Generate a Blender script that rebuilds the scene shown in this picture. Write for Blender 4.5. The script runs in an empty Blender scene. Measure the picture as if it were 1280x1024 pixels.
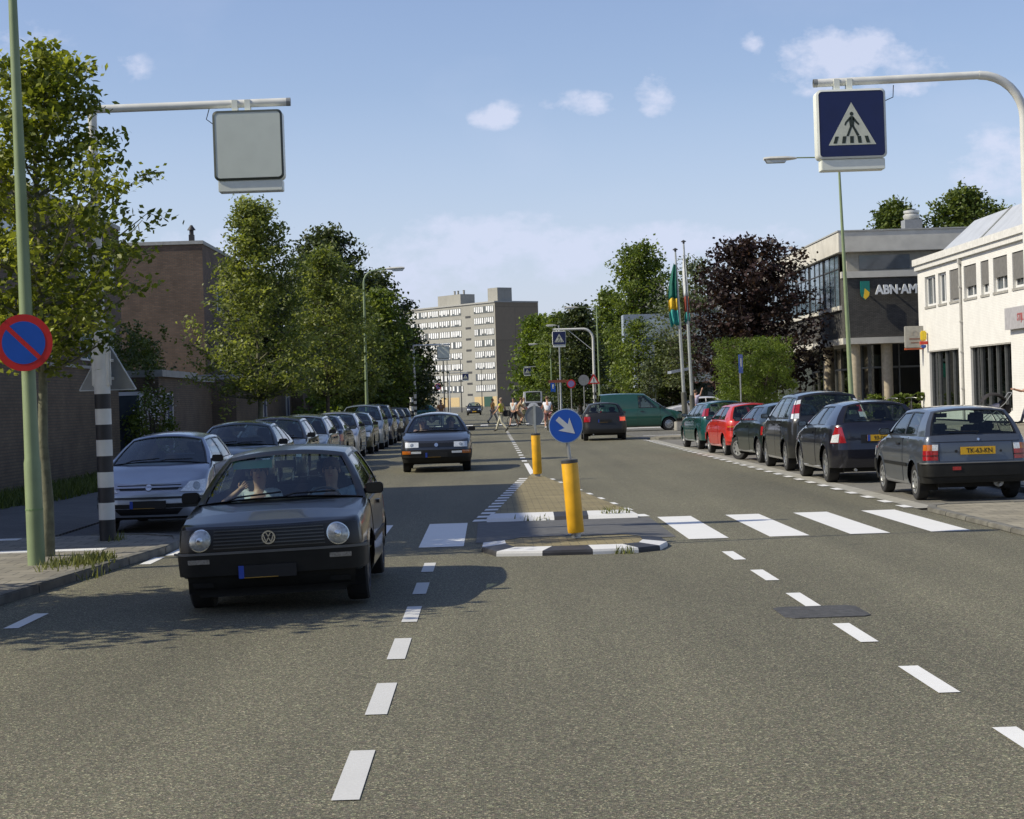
import bpy, bmesh, math, random
import numpy as np
from mathutils import Vector, Matrix
R = math.radians
PI = math.pi
scene = bpy.context.scene
COL = scene.collection

# ---------------------------------------------------------------- camera
F_PX = 2290.0
ROLL = R(1.75)
CAMZ = 1.68
def look():
    du, dv = 29.0, 12.0
    a = du*math.cos(ROLL) - dv*math.sin(ROLL)
    b = du*math.sin(ROLL) + dv*math.cos(ROLL)
    fwd = Vector((a, F_PX, -b)).normalized()
    right = Vector((math.cos(ROLL), 0, -math.sin(ROLL)))
    right = (right - fwd*right.dot(fwd)).normalized()
    up = right.cross(fwd).normalized()
    m = Matrix((right, up, -fwd)).transposed().to_4x4()
    m.translation = Vector((0, 0, CAMZ))
    return m
cam_data = bpy.data.cameras.new('camera')
cam = bpy.data.objects.new('camera', cam_data)
COL.objects.link(cam)
cam.matrix_world = look()
cam_data.sensor_width = 36.0
cam_data.lens = 36.0*F_PX/1280.0
cam_data.clip_start = 0.1
cam_data.clip_end = 6000
scene.camera = cam

# ---------------------------------------------------------------- light
SUN_EL = 41.0
SUN_AZ = 260.0          # clockwise from +Y (from the left, a little behind the camera)
SKY_STRENGTH = 0.105
SUN_STRENGTH = 3.9
EXPOSURE = 0.34
world = bpy.data.worlds.new('World')
scene.world = world
world.use_nodes = True
wn, wl = world.node_tree.nodes, world.node_tree.links
wn.clear()
out = wn.new('ShaderNodeOutputWorld')
bg = wn.new('ShaderNodeBackground')
sky = wn.new('ShaderNodeTexSky')
sky.sky_type = 'NISHITA'
sky.sun_disc = False
sky.sun_elevation = R(SUN_EL)
sky.sun_rotation = R(SUN_AZ)
sky.air_density = 1.0
sky.dust_density = 0.6
sky.ozone_density = 1.6
bg.inputs['Strength'].default_value = SKY_STRENGTH
wl.new(bg.outputs[0], out.inputs[0])
def wmath(op, a, b=None, c=None):
    n = wn.new('ShaderNodeMath'); n.operation = op
    for i, v in enumerate((a, b, c)):
        if v is None: continue
        if isinstance(v, (int, float)): n.inputs[i].default_value = v
        else: wl.new(v, n.inputs[i])
    return n.outputs[0]
tc = wn.new('ShaderNodeTexCoord')
sep = wn.new('ShaderNodeSeparateXYZ'); wl.new(tc.outputs['Generated'], sep.inputs[0])
dy = wmath('MAXIMUM', sep.outputs[1], 0.02)
ax = wmath('DIVIDE', sep.outputs[0], dy)
az = wmath('DIVIDE', sep.outputs[2], dy)
comb = wn.new('ShaderNodeCombineXYZ')
wl.new(ax, comb.inputs[0]); wl.new(wmath('MULTIPLY', az, 1.5), comb.inputs[1])
noi = wn.new('ShaderNodeTexNoise'); noi.inputs['Scale'].default_value = 34; noi.inputs['Detail'].default_value = 9; noi.inputs['Roughness'].default_value = 0.62
wl.new(comb.outputs[0], noi.inputs['Vector'])
noi2 = wn.new('ShaderNodeTexNoise'); noi2.inputs['Scale'].default_value = 7; noi2.inputs['Detail'].default_value = 6
wl.new(comb.outputs[0], noi2.inputs['Vector'])
# soft clouds: (tangent x, tangent z, half width, half height, strength)
CL = [(0.200, 0.178, 0.036, 0.020, .95), (0.228, 0.172, 0.026, 0.014, .8), (0.285, 0.122, 0.030, 0.018, .85), (0.008, 0.155, 0.016, 0.008, .85),
      (0.055, 0.160, 0.020, 0.007, .85), (0.095, 0.164, 0.011, 0.012, .9), (0.150, 0.190, 0.007, 0.010, .5),
      (0.0, 0.086, 0.060, 0.016, 1.1), (0.055, 0.078, 0.050, 0.014, 1.0), (0.115, 0.082, 0.06, 0.012, .9), (-0.035, 0.068, 0.06, 0.018, .7),
      (-0.19, 0.187, 0.013, 0.008, .45), (-0.155, 0.083, 0.03, 0.016, .65), (-0.25, .20, .03, .015, .3)]
acc = None
for (cx, cz, sx, sz, st) in CL:
    ddx = wmath('DIVIDE', wmath('SUBTRACT', ax, cx), sx)
    ddz = wmath('DIVIDE', wmath('SUBTRACT', az, cz), sz)
    r2 = wmath('ADD', wmath('MULTIPLY', ddx, ddx), wmath('MULTIPLY', ddz, ddz))
    v = wmath('MULTIPLY', wmath('MAXIMUM', wmath('SUBTRACT', 1.0, wmath('MULTIPLY', r2, 0.62)), 0.0), st)
    acc = v if acc is None else wmath('MAXIMUM', acc, v)
nz = wmath('SUBTRACT', noi.outputs['Fac'], 0.5)
m0 = wmath('ADD', acc, wmath('MULTIPLY', nz, 3.2))
m1 = wmath('MULTIPLY', wmath('MULTIPLY', wmath('SUBTRACT', m0, 0.30), .95), wmath('MINIMUM', wmath('MULTIPLY', acc, 3.0), 1.0))
m2 = wmath('MINIMUM', wmath('MAXIMUM', m1, 0.0), 0.62)
thin = wmath('MULTIPLY', wmath('MAXIMUM', wmath('SUBTRACT', noi2.outputs['Fac'], 0.52), 0.0), 0.5)
cmask = wmath('MINIMUM', wmath('ADD', m2, thin), 0.85)
mixc = wn.new('ShaderNodeMix'); mixc.data_type = 'RGBA'
wl.new(cmask, mixc.inputs['Factor'])
tint = wn.new('ShaderNodeMix'); tint.data_type = 'RGBA'; tint.blend_type = 'MULTIPLY'; tint.inputs['Factor'].default_value = 1.0
wl.new(sky.outputs[0], tint.inputs['A']); tint.inputs['B'].default_value = (1.05, .975, 1.06, 1)
wl.new(tint.outputs['Result'], mixc.inputs['A'])
mixc.inputs['B'].default_value = (5.9, 6.1, 7.3, 1)
hz = wmath('MINIMUM', wmath('MAXIMUM', wmath('MULTIPLY', wmath('SUBTRACT', 0.17, az), 4.2), 0.0), 0.66)
mixh = wn.new('ShaderNodeMix'); mixh.data_type = 'RGBA'
wl.new(hz, mixh.inputs['Factor']); wl.new(mixc.outputs['Result'], mixh.inputs['A']); mixh.inputs['B'].default_value = (4.3, 5.0, 6.9, 1)
wl.new(mixh.outputs['Result'], bg.inputs['Color'])

sd = bpy.data.lights.new('sun', 'SUN')
sd.energy = SUN_STRENGTH
sd.angle = R(0.5)
sd.color = (1.0, 0.92, 0.74)
sun = bpy.data.objects.new('sun', sd)
COL.objects.link(sun)
_a = R(SUN_AZ); _e = R(SUN_EL)
sdir = Vector((math.sin(_a)*math.cos(_e), math.cos(_a)*math.cos(_e), math.sin(_e)))
sun.rotation_euler = sdir.to_track_quat('Z', 'Y').to_euler()
sun.location = (-30, -10, 40)
scene.view_settings.view_transform = 'Standard'
scene.view_settings.look = 'None'
scene.view_settings.exposure = EXPOSURE
scene.view_settings.gamma = 1.0
scene.render.resolution_x = 1024
scene.render.resolution_y = 819
scene.render.engine = 'CYCLES'
scene.cycles.max_bounces = 8
scene.cycles.transparent_max_bounces = 16

# ---------------------------------------------------------------- materials
MATS = {}
def principled(name):
    m = bpy.data.materials.new(name); m.use_nodes = True
    n = m.node_tree.nodes; l = m.node_tree.links
    return m, n, l, n['Principled BSDF']
def mat(name, col, rough=0.6, metal=0.0, coat=0.0, var=0.12, scale=6.0, bump=0.0, bscale=60.0, emit=None, spec=0.5):
    """plain surface with procedural variation of colour and (optional) bump"""
    if name in MATS: return MATS[name]
    m, n, l, p = principled(name)
    p.inputs['Roughness'].default_value = rough
    p.inputs['Metallic'].default_value = metal
    p.inputs['Coat Weight'].default_value = coat
    p.inputs['Coat Roughness'].default_value = 0.05
    p.inputs['Specular IOR Level'].default_value = spec
    t = n.new('ShaderNodeTexCoord')
    no = n.new('ShaderNodeTexNoise'); no.inputs['Scale'].default_value = scale; no.inputs['Detail'].default_value = 5
    l.new(t.outputs['Object'], no.inputs['Vector'])
    r = n.new('ShaderNodeValToRGB')
    lo = [max(0, c*(1-var)) for c in col]; hi = [min(1, c*(1+var)) for c in col]
    r.color_ramp.elements[0].position = 0.3; r.color_ramp.elements[1].position = 0.7
    r.color_ramp.elements[0].color = (*lo, 1); r.color_ramp.elements[1].color = (*hi, 1)
    l.new(no.outputs['Fac'], r.inputs[0]); l.new(r.outputs[0], p.inputs['Base Color'])
    if bump:
        nb = n.new('ShaderNodeTexNoise'); nb.inputs['Scale'].default_value = bscale; nb.inputs['Detail'].default_value = 4
        l.new(t.outputs['Object'], nb.inputs['Vector'])
        bu = n.new('ShaderNodeBump'); bu.inputs['Strength'].default_value = bump; bu.inputs['Distance'].default_value = 0.01
        l.new(nb.outputs['Fac'], bu.inputs['Height']); l.new(bu.outputs[0], p.inputs['Normal'])
    if emit:
        p.inputs['Emission Color'].default_value = (*emit[:3], 1); p.inputs['Emission Strength'].default_value = emit[3]
    MATS[name] = m
    return m
def ramp_node(n, stops):
    r = n.new('ShaderNodeValToRGB')
    e = r.color_ramp.elements
    e[0].position, e[0].color = stops[0][0], (*stops[0][1], 1)
    e[1].position, e[1].color = stops[-1][0], (*stops[-1][1], 1)
    for pos, c in stops[1:-1]:
        k = e.new(pos); k.color = (*c, 1)
    return r
def mat_asphalt(name, base=(0.138, 0.130, 0.086), contrast=1.0, wear=True):
    m, n, l, p = principled(name)
    t = n.new('ShaderNodeTexCoord')
    v = n.new('ShaderNodeTexVoronoi'); v.inputs['Scale'].default_value = 120
    l.new(t.outputs['Object'], v.inputs['Vector'])
    sepc = n.new('ShaderNodeSeparateColor'); l.new(v.outputs['Color'], sepc.inputs[0])
    b = base
    st = ramp_node(n, [(0.0, tuple(x*(1-.62*contrast) for x in b)), (0.45, tuple(x*(1-.18*contrast) for x in b)), (0.78, tuple(x*1.12 for x in b)),
                       (0.93, tuple(x*(1+.9*contrast) for x in b)), (1.0, tuple(x*(1+2.1*contrast) for x in b))])
    l.new(sepc.outputs[0], st.inputs[0])
    fn = n.new('ShaderNodeTexNoise'); fn.inputs['Scale'].default_value = 28; fn.inputs['Detail'].default_value = 8; fn.inputs['Roughness'].default_value = .8
    l.new(t.outputs['Object'], fn.inputs['Vector'])
    big = n.new('ShaderNodeTexNoise'); big.inputs['Scale'].default_value = 0.5; big.inputs['Detail'].default_value = 6
    mp = n.new('ShaderNodeMapping'); mp.inputs['Scale'].default_value = (1.0, .22, 1)
    l.new(t.outputs['Object'], mp.inputs[0]); l.new(mp.outputs[0], big.inputs['Vector'])
    def rng(src, lo, hi):
        q = n.new('ShaderNodeMapRange'); q.inputs['From Min'].default_value = .3; q.inputs['From Max'].default_value = .7
        q.inputs['To Min'].default_value = lo; q.inputs['To Max'].default_value = hi; l.new(src, q.inputs[0]); return q.outputs[0]
    trk = n.new('ShaderNodeTexNoise'); trk.inputs['Scale'].default_value = 1.5; trk.inputs['Detail'].default_value = 3
    mp2 = n.new('ShaderNodeMapping'); mp2.inputs['Scale'].default_value = (1.0, .02, 1); l.new(t.outputs['Object'], mp2.inputs[0]); l.new(mp2.outputs[0], trk.inputs['Vector'])
    spt = n.new('ShaderNodeTexNoise'); spt.inputs['Scale'].default_value = 2.7; spt.inputs['Detail'].default_value = 2
    l.new(t.outputs['Object'], spt.inputs['Vector'])
    so = n.new('ShaderNodeMapRange'); so.inputs['From Min'].default_value = .70; so.inputs['From Max'].default_value = .78; so.inputs['To Min'].default_value = 1; so.inputs['To Max'].default_value = .72; l.new(spt.outputs['Fac'], so.inputs[0])
    ma = n.new('ShaderNodeMath'); ma.operation = 'MULTIPLY'; l.new(rng(trk.outputs['Fac'], .86, 1.10), ma.inputs[0]); l.new(so.outputs[0], ma.inputs[1])
    mb_ = n.new('ShaderNodeMath'); mb_.operation = 'MULTIPLY'; l.new(ma.outputs[0], mb_.inputs[0]); l.new(rng(big.outputs['Fac'], .80, 1.14), mb_.inputs[1])
    mu = n.new('ShaderNodeMath'); mu.operation = 'MULTIPLY'
    l.new(rng(fn.outputs['Fac'], .66, 1.3), mu.inputs[0]); l.new(mb_.outputs[0], mu.inputs[1])
    sc = n.new('ShaderNodeVectorMath'); sc.operation = 'SCALE'
    l.new(st.outputs[0], sc.inputs[0]); l.new(mu.outputs[0], sc.inputs['Scale'])
    v2 = n.new('ShaderNodeTexNoise'); v2.inputs['Scale'].default_value = 45; v2.inputs['Detail'].default_value = 2; l.new(t.outputs['Object'], v2.inputs['Vector'])
    hue = n.new('ShaderNodeMix'); hue.data_type = 'RGBA'; hue.blend_type = 'OVERLAY'; hue.inputs['Factor'].default_value = .22
    l.new(sc.outputs[0], hue.inputs['A']); l.new(v2.outputs['Color'], hue.inputs['B'])
    l.new(hue.outputs['Result'], p.inputs['Base Color'])
    p.inputs['Roughness'].default_value = 0.82
    bu = n.new('ShaderNodeBump'); bu.inputs['Strength'].default_value = 0.55; bu.inputs['Distance'].default_value = 0.006
    l.new(v.outputs['Distance'], bu.inputs['Height']); l.new(bu.outputs[0], p.inputs['Normal'])
    MATS[name] = m
    return m
def mat_brick(name, c1, c2, mortar, bw=0.22, bh=0.065, ms=0.012, rough=0.85, flat=False, var=0.25, off=0.5):
    """brickwork in object metres; flat=True lays it on the ground"""
    m, n, l, p = principled(name)
    t = n.new('ShaderNodeTexCoord'); s = n.new('ShaderNodeSeparateXYZ'); c = n.new('ShaderNodeCombineXYZ')
    l.new(t.outputs['Object'], s.inputs[0])
    if flat:
        l.new(s.outputs[0], c.inputs[0]); l.new(s.outputs[1], c.inputs[1])
    else:
        a = n.new('ShaderNodeMath'); a.operation = 'ADD'
        l.new(s.outputs[0], a.inputs[0]); l.new(s.outputs[1], a.inputs[1])
        l.new(a.outputs[0], c.inputs[0]); l.new(s.outputs[2], c.inputs[1])
    b = n.new('ShaderNodeTexBrick'); b.inputs['Scale'].default_value = 1.0
    b.offset = off
    b.inputs['Brick Width'].default_value = bw; b.inputs['Row Height'].default_value = bh
    b.inputs['Mortar Size'].default_value = ms; b.inputs['Color1'].default_value = (*c1, 1); b.inputs['Color2'].default_value = (*c2, 1)
    b.inputs['Mortar'].default_value = (*mortar, 1); b.inputs['Mortar Smooth'].default_value = .2
    l.new(c.outputs[0], b.inputs['Vector'])
    no = n.new('ShaderNodeTexNoise'); no.inputs['Scale'].default_value = 1.3; no.inputs['Detail'].default_value = 7; no.inputs['Roughness'].default_value = .65
    l.new(t.outputs['Object'], no.inputs['Vector'])
    q = n.new('ShaderNodeMapRange'); q.inputs['From Min'].default_value = .3; q.inputs['From Max'].default_value = .7
    q.inputs['To Min'].default_value = 1-var; q.inputs['To Max'].default_value = 1+var; l.new(no.outputs['Fac'], q.inputs[0])
    sc = n.new('ShaderNodeVectorMath'); sc.operation = 'SCALE'
    l.new(b.outputs['Color'], sc.inputs[0]); l.new(q.outputs[0], sc.inputs['Scale']); l.new(sc.outputs[0], p.inputs['Base Color'])
    p.inputs['Roughness'].default_value = rough
    bu = n.new('ShaderNodeBump'); bu.inputs['Strength'].default_value = 0.4; bu.inputs['Distance'].default_value = 0.01; bu.invert = True
    l.new(b.outputs['Fac'], bu.inputs['Height']); l.new(bu.outputs[0], p.inputs['Normal'])
    MATS[name] = m
    return m
def mat_paintline(name, col=(0.78, 0.78, 0.76), wear=0.5):
    m, n, l, p = principled(name)
    t = n.new('ShaderNodeTexCoord')
    no = n.new('ShaderNodeTexNoise'); no.inputs['Scale'].default_value = 55; no.inputs['Detail'].default_value = 6; no.inputs['Roughness'].default_value = .75
    l.new(t.outputs['Object'], no.inputs['Vector'])
    n2 = n.new('ShaderNodeTexNoise'); n2.inputs['Scale'].default_value = 2.5; n2.inputs['Detail'].default_value = 5
    l.new(t.outputs['Object'], n2.inputs['Vector'])
    ad = n.new('ShaderNodeMath'); ad.operation = 'MULTIPLY_ADD'; l.new(n2.outputs['Fac'], ad.inputs[0]); ad.inputs[1].default_value = .35; l.new(no.outputs['Fac'], ad.inputs[2])
    r = ramp_node(n, [(.28+.34*wear, (0.16, 0.15, 0.13)), (.38+.34*wear, tuple(c*.85 for c in col)), (.9, col)])
    l.new(ad.outputs[0], r.inputs[0]); l.new(r.outputs[0], p.inputs['Base Color'])
    p.inputs['Roughness'].default_value = .6
    MATS[name] = m
    return m
def mat_leaf(name, lo, hi, trans=0.35):
    m, n, l, p = principled(name)
    at = n.new('ShaderNodeAttribute'); at.attribute_name = 'tint'
    mid = tuple((a+b)/2*.9 for a, b in zip(lo, hi))
    r = ramp_node(n, [(0, lo), (.55, mid), (1, hi)])
    l.new(at.outputs['Fac'], r.inputs[0]); l.new(r.outputs[0], p.inputs['Base Color'])
    p.inputs['Roughness'].default_value = .5
    p.inputs['Specular IOR Level'].default_value = .35
    tr = n.new('ShaderNodeBsdfTranslucent')
    g = n.new('ShaderNodeMix'); g.data_type = 'RGBA'; g.blend_type = 'MULTIPLY'; g.inputs['Factor'].default_value = 1
    l.new(r.outputs[0], g.inputs['A']); g.inputs['B'].default_value = (1.5, 1.5, .6, 1)
    l.new(g.outputs['Result'], tr.inputs['Color'])
    mx = n.new('ShaderNodeMixShader'); mx.inputs[0].default_value = trans
    o = n['Material Output']
    l.new(p.outputs[0], mx.inputs[1]); l.new(tr.outputs[0], mx.inputs[2]); l.new(mx.outputs[0], o.inputs['Surface'])
    MATS[name] = m
    return m
def mat_glass(name, tint=(0.5, 0.58, 0.56), rough=0.02, ior=1.5):
    """thin pane: tinted see-through with a mirror-like sheen"""
    m = bpy.data.materials.new(name); m.use_nodes = True
    n, l = m.node_tree.nodes, m.node_tree.links
    n.remove(n['Principled BSDF'])
    tr = n.new('ShaderNodeBsdfTransparent'); tr.inputs[0].default_value = (*tint, 1)
    gl = n.new('ShaderNodeBsdfGlossy'); gl.inputs['Roughness'].default_value = rough; gl.inputs[0].default_value = (.95, .97, 1, 1)
    fr = n.new('ShaderNodeFresnel'); ge = n.new('ShaderNodeNewGeometry')
    io = n.new('ShaderNodeMapRange'); io.inputs['To Min'].default_value = ior; io.inputs['To Max'].default_value = 1/ior; l.new(ge.outputs['Backfacing'], io.inputs[0]); l.new(io.outputs[0], fr.inputs[0])
    t = n.new('ShaderNodeTexCoord'); no = n.new('ShaderNodeTexNoise'); no.inputs['Scale'].default_value = 3
    l.new(t.outputs['Object'], no.inputs['Vector'])
    bu = n.new('ShaderNodeBump'); bu.inputs['Strength'].default_value = .02; l.new(no.outputs['Fac'], bu.inputs['Height'])
    l.new(bu.outputs[0], gl.inputs['Normal'])
    a = n.new('ShaderNodeMath'); a.operation = 'MULTIPLY_ADD'; l.new(fr.outputs[0], a.inputs[0]); a.inputs[1].default_value = 1.0; a.inputs[2].default_value = .01
    mx = n.new('ShaderNodeMixShader'); l.new(a.outputs[0], mx.inputs[0]); l.new(tr.outputs[0], mx.inputs[1]); l.new(gl.outputs[0], mx.inputs[2])
    l.new(mx.outputs[0], n['Material Output'].inputs['Surface'])
    MATS[name] = m
    return m

# ---------------------------------------------------------------- mesh helpers
class MB:
    def __init__(s): s.v = []; s.f = []; s.m = []
    def poly(s, pts, mi=0):
        b = len(s.v); s.v += [tuple(p) for p in pts]; s.f.append(tuple(range(b, b+len(pts)))); s.m.append(mi)
    def box(s, x0, x1, y0, y1, z0, z1, mi=0):
        b = len(s.v)
        s.v += [(x0,y0,z0),(x1,y0,z0),(x1,y1,z0),(x0,y1,z0),(x0,y0,z1),(x1,y0,z1),(x1,y1,z1),(x0,y1,z1)]
        for q in ((0,3,2,1),(4,5,6,7),(0,1,5,4),(1,2,6,5),(2,3,7,6),(3,0,4,7)):
            s.f.append(tuple(b+i for i in q)); s.m.append(mi)
    def prism(s, pts, z0, z1, mi=0, top=None):
        """vertical prism over a CCW outline"""
        n = len(pts); b = len(s.v)
        s.v += [(p[0], p[1], z0) for p in pts] + [(p[0], p[1], z1) for p in pts]
        for i in range(n):
            j = (i+1) % n
            s.f.append((b+i, b+j, b+n+j, b+n+i)); s.m.append(mi)
        s.f.append(tuple(b+n+i for i in range(n))); s.m.append(mi if top is None else top)
        s.f.append(tuple(b+n-1-i for i in range(n))); s.m.append(mi)
    def frame_prism(s, pts, o, ux, uz, d, mi=0):
        """2-D outline (u,w) at origin o spanned by ux,uz, thickened by vector d"""
        o, ux, uz, d = Vector(o), Vector(ux), Vector(uz), Vector(d)
        n = len(pts); b = len(s.v)
        A = [o+ux*p[0]+uz*p[1] for p in pts]
        s.v += [tuple(a) for a in A] + [tuple(a+d) for a in A]
        for i in range(n):
            j = (i+1) % n
            s.f.append((b+i, b+j, b+n+j, b+n+i)); s.m.append(mi)
        s.f.append(tuple(b+n+i for i in range(n))); s.m.append(mi)
        s.f.append(tuple(b+n-1-i for i in range(n))); s.m.append(mi)
    def tube(s, pts, rad, seg=10, mi=0, cap=True, mats=None):
        pts = [Vector(p) for p in pts]; n = len(pts)
        if isinstance(rad, (int, float)): rad = [rad]*n
        b = len(s.v)
        up = None
        for i, p in enumerate(pts):
            t = (pts[min(i+1, n-1)] - pts[max(i-1, 0)]).normalized()
            if up is None:
                up = Vector((0,0,1)) if abs(t.z) < .9 else Vector((1,0,0))
            x = t.cross(up)
            if x.length < 1e-5: x = t.cross(Vector((0,1,0)))
            x.normalize(); y = x.cross(t).normalized(); up = y
            for k in range(seg):
                a = 2*PI*k/seg
                s.v.append(tuple(p + (x*math.cos(a) + y*math.sin(a))*rad[i]))
        for i in range(n-1):
            for k in range(seg):
                k2 = (k+1) % seg
                s.f.append((b+i*seg+k, b+i*seg+k2, b+(i+1)*seg+k2, b+(i+1)*seg+k)); s.m.append(mats[i] if mats else mi)
        if cap:
            s.f.append(tuple(b+seg-1-k for k in range(seg))); s.m.append(mi)
            s.f.append(tuple(b+(n-1)*seg+k for k in range(seg))); s.m.append(mi)
    def lathe(s, prof, c=(0,0,0), axis='z', seg=24, mi=0, mats=None):
        """prof: (radius, height) along the axis"""
        b = len(s.v); n = len(prof)
        for (r, h) in prof:
            for k in range(seg):
                a = 2*PI*k/seg; ca, sa = r*math.cos(a), r*math.sin(a)
                if axis == 'z': q = (ca, sa, h)
                elif axis == 'x': q = (h, ca, sa)
                else: q = (sa, h, ca)
                s.v.append((q[0]+c[0], q[1]+c[1], q[2]+c[2]))
        for i in range(n-1):
            for k in range(seg):
                k2 = (k+1) % seg
                s.f.append((b+i*seg+k, b+i*seg+k2, b+(i+1)*seg+k2, b+(i+1)*seg+k)); s.m.append(mats[i] if mats else mi)
    def grid(s, P, mi=0, flip=False):
        b = len(s.v); nu = len(P); nv = len(P[0])
        for row in P: s.v += [tuple(p) for p in row]
        for i in range(nu-1):
            for j in range(nv-1):
                q = (b+i*nv+j, b+(i+1)*nv+j, b+(i+1)*nv+j+1, b+i*nv+j+1)
                s.f.append(q[::-1] if flip else q); s.m.append(mi)
    def ball(s, c, r, sx=1, sy=1, sz=1, seg=10, rings=7, mi=0):
        prof = []
        b = len(s.v)
        for i in range(rings+1):
            t = PI*i/rings
            for k in range(seg):
                a = 2*PI*k/seg
                s.v.append((c[0]+r*sx*math.sin(t)*math.cos(a), c[1]+r*sy*math.sin(t)*math.sin(a), c[2]-r*sz*math.cos(t)))
        for i in range(rings):
            for k in range(seg):
                k2 = (k+1) % seg
                s.f.append((b+i*seg+k, b+i*seg+k2, b+(i+1)*seg+k2, b+(i+1)*seg+k)); s.m.append(mi)
    def build(s, name, mats_, parent=None, smooth=None, loc=None, rz=0, bevel=0, merge=True):
        me = bpy.data.meshes.new(name)
        me.from_pydata(s.v, [], s.f)
        if not isinstance(mats_, (list, tuple)): mats_ = [mats_]
        for q in mats_: me.materials.append(q)
        if len(mats_) > 1: me.polygons.foreach_set('material_index', s.m)
        bm = bmesh.new(); bm.from_mesh(me)
        if merge: bmesh.ops.remove_doubles(bm, verts=bm.verts, dist=1e-5)
        bmesh.ops.recalc_face_normals(bm, faces=bm.faces)
        if bevel:
            es = [e for e in bm.edges if len(e.link_faces) == 2 and e.calc_face_angle(0) > R(35)]
            bmesh.ops.bevel(bm, geom=es, offset=bevel, segments=2, affect='EDGES', clamp_overlap=True)
        bm.to_mesh(me); bm.free()
        if smooth is not None:
            me.polygons.foreach_set('use_smooth', [True]*len(me.polygons))
            me.set_sharp_from_angle(angle=R(smooth))
        o = bpy.data.objects.new(name, me); COL.objects.link(o)
        if parent: o.parent = parent
        if loc: o.location = loc
        if rz: o.rotation_euler = (0, 0, rz)
        return o
def tag(o, label=None, cat=None, group=None, kind=None):
    if label: o['label'] = label
    if cat: o['category'] = cat
    if group: o['group'] = group
    if kind: o['kind'] = kind
    return o
def empty(name, loc=(0,0,0), rz=0, parent=None, rot=None):
    o = bpy.data.objects.new(name, None); COL.objects.link(o)
    o.empty_display_size = .3
    o.location = loc; o.rotation_euler = rot if rot else (0, 0, rz)
    if parent: o.parent = parent
    return o
def kids(o): return [c for c in bpy.data.objects if c.parent == o]
def copy_tree(o, parent=None):
    c = o.copy(); COL.objects.link(c)
    if parent: c.parent = parent
    for ch in kids(o): copy_tree(ch, c)
    return c
def text_mesh(txt, size, name, material, parent, loc, rot=(0,0,0), depth=0.004, bold=0.0, sx=1.0, align='CENTER'):
    cu = bpy.data.curves.new(name, 'FONT'); cu.body = txt; cu.size = size
    cu.align_x = align; cu.align_y = 'CENTER'; cu.extrude = depth; cu.offset = bold; cu.resolution_u = 3
    tmp = bpy.data.objects.new(name+'_tmp', cu); COL.objects.link(tmp)
    bpy.context.view_layer.update()
    dg = bpy.context.evaluated_depsgraph_get()
    me = bpy.data.meshes.new_from_object(tmp.evaluated_get(dg))
    bpy.data.objects.remove(tmp); bpy.data.curves.remove(cu)
    me.materials.clear(); me.materials.append(material)
    o = bpy.data.objects.new(name, me); COL.objects.link(o)
    o.location = loc; o.rotation_euler = rot; o.scale = (sx, 1, 1)
    if parent: o.parent = parent
    return o
def arc(cx, cz, r, a0, a1, n):
    return [(cx+r*math.cos(R(a0+(a1-a0)*i/n)), cz+r*math.sin(R(a0+(a1-a0)*i/n))) for i in range(n+1)]
def rrect(w, h, r, n=4):
    p = []
    for (cx, cz, a) in ((w/2-r, h/2-r, 0), (-w/2+r, h/2-r, 90), (-w/2+r, -h/2+r, 180), (w/2-r, -h/2+r, 270)):
        p += arc(cx, cz, r, a, a+90, n)
    return p

# common materials
M_ASPH = mat_asphalt('asphalt')
M_ASPH2 = mat_asphalt('asphalt_dark', base=(0.07, 0.07, 0.072), contrast=.6)
M_LINE = mat_paintline('road_paint', wear=.2)
M_LINEW = mat_paintline('road_paint_worn', wear=.42)
M_CONC = mat('concrete', (0.30, 0.29, 0.26), .85, var=.2, scale=3, bump=.2)
M_KERB = mat('kerb_concrete', (0.145, 0.14, 0.12), .85, var=.35, scale=5, bump=.3)
M_BLACKP = mat('black_paint', (0.02, 0.02, 0.022), .55, var=.3)
M_WHITEP = mat('white_paint', (0.72, 0.72, 0.69), .5, var=.08, scale=9)
M_GREYP = mat('pale_grey_metal_paint', (0.50, 0.52, 0.46), .45, var=.06)
M_MAST = mat('white_grey_mast_paint', (0.62, 0.62, 0.58), .45, var=.08)
M_GREEN = mat('pale_green_pole_paint', (0.21, 0.27, 0.14), .5, var=.12, scale=3)
M_STEEL = mat('galvanised_steel', (0.36, 0.37, 0.37), .45, metal=.6, var=.15)
M_YELLOW = mat('yellow_plastic', (0.74, 0.39, 0.014), .45, var=.16, scale=5)
M_RED = mat('sign_red', (0.50, 0.02, 0.02), .4, var=.05)
M_BLUE = mat('sign_blue', (0.012, 0.085, 0.42), .35, var=.05)
M_NAVY = mat('sign_navy', (0.006, 0.012, 0.075), .3, var=.08)
M_SWHITE = mat('sign_white', (0.62, 0.64, 0.60), .4, var=.04)
M_BACK = mat('sign_back_grey', (0.25, 0.26, 0.26), .5, metal=.3, var=.1)
# ================================================================ SETTING
def sheet(name, pts, z, m, h=None):
    b = MB()
    if h is None: b.poly([(p[0], p[1], z) for p in pts])
    else: b.prism(pts, z-h, z)
    o = b.build(name, m); tag(o, kind='structure'); return o
def rect(x0, x1, y0, y1): return [(x0,y0),(x1,y0),(x1,y1),(x0,y1)]

M_GROUND = mat('far_ground', (0.115, 0.112, 0.095), .9, var=.25, scale=.3)
sheet('ground', rect(-2500, 2500, -60, 4500), -0.02, M_GROUND)
# main road, as one sheet wide enough for the junctions
sheet('road', [(-5.9,-10),(5.85,-10),(5.85,135),(45,135),(45,175),(9,175),(9,430),(-4.5,430),(-4.5,140),(-45,140),(-45,120),(-5.9,120)], 0.0, M_ASPH)

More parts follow.
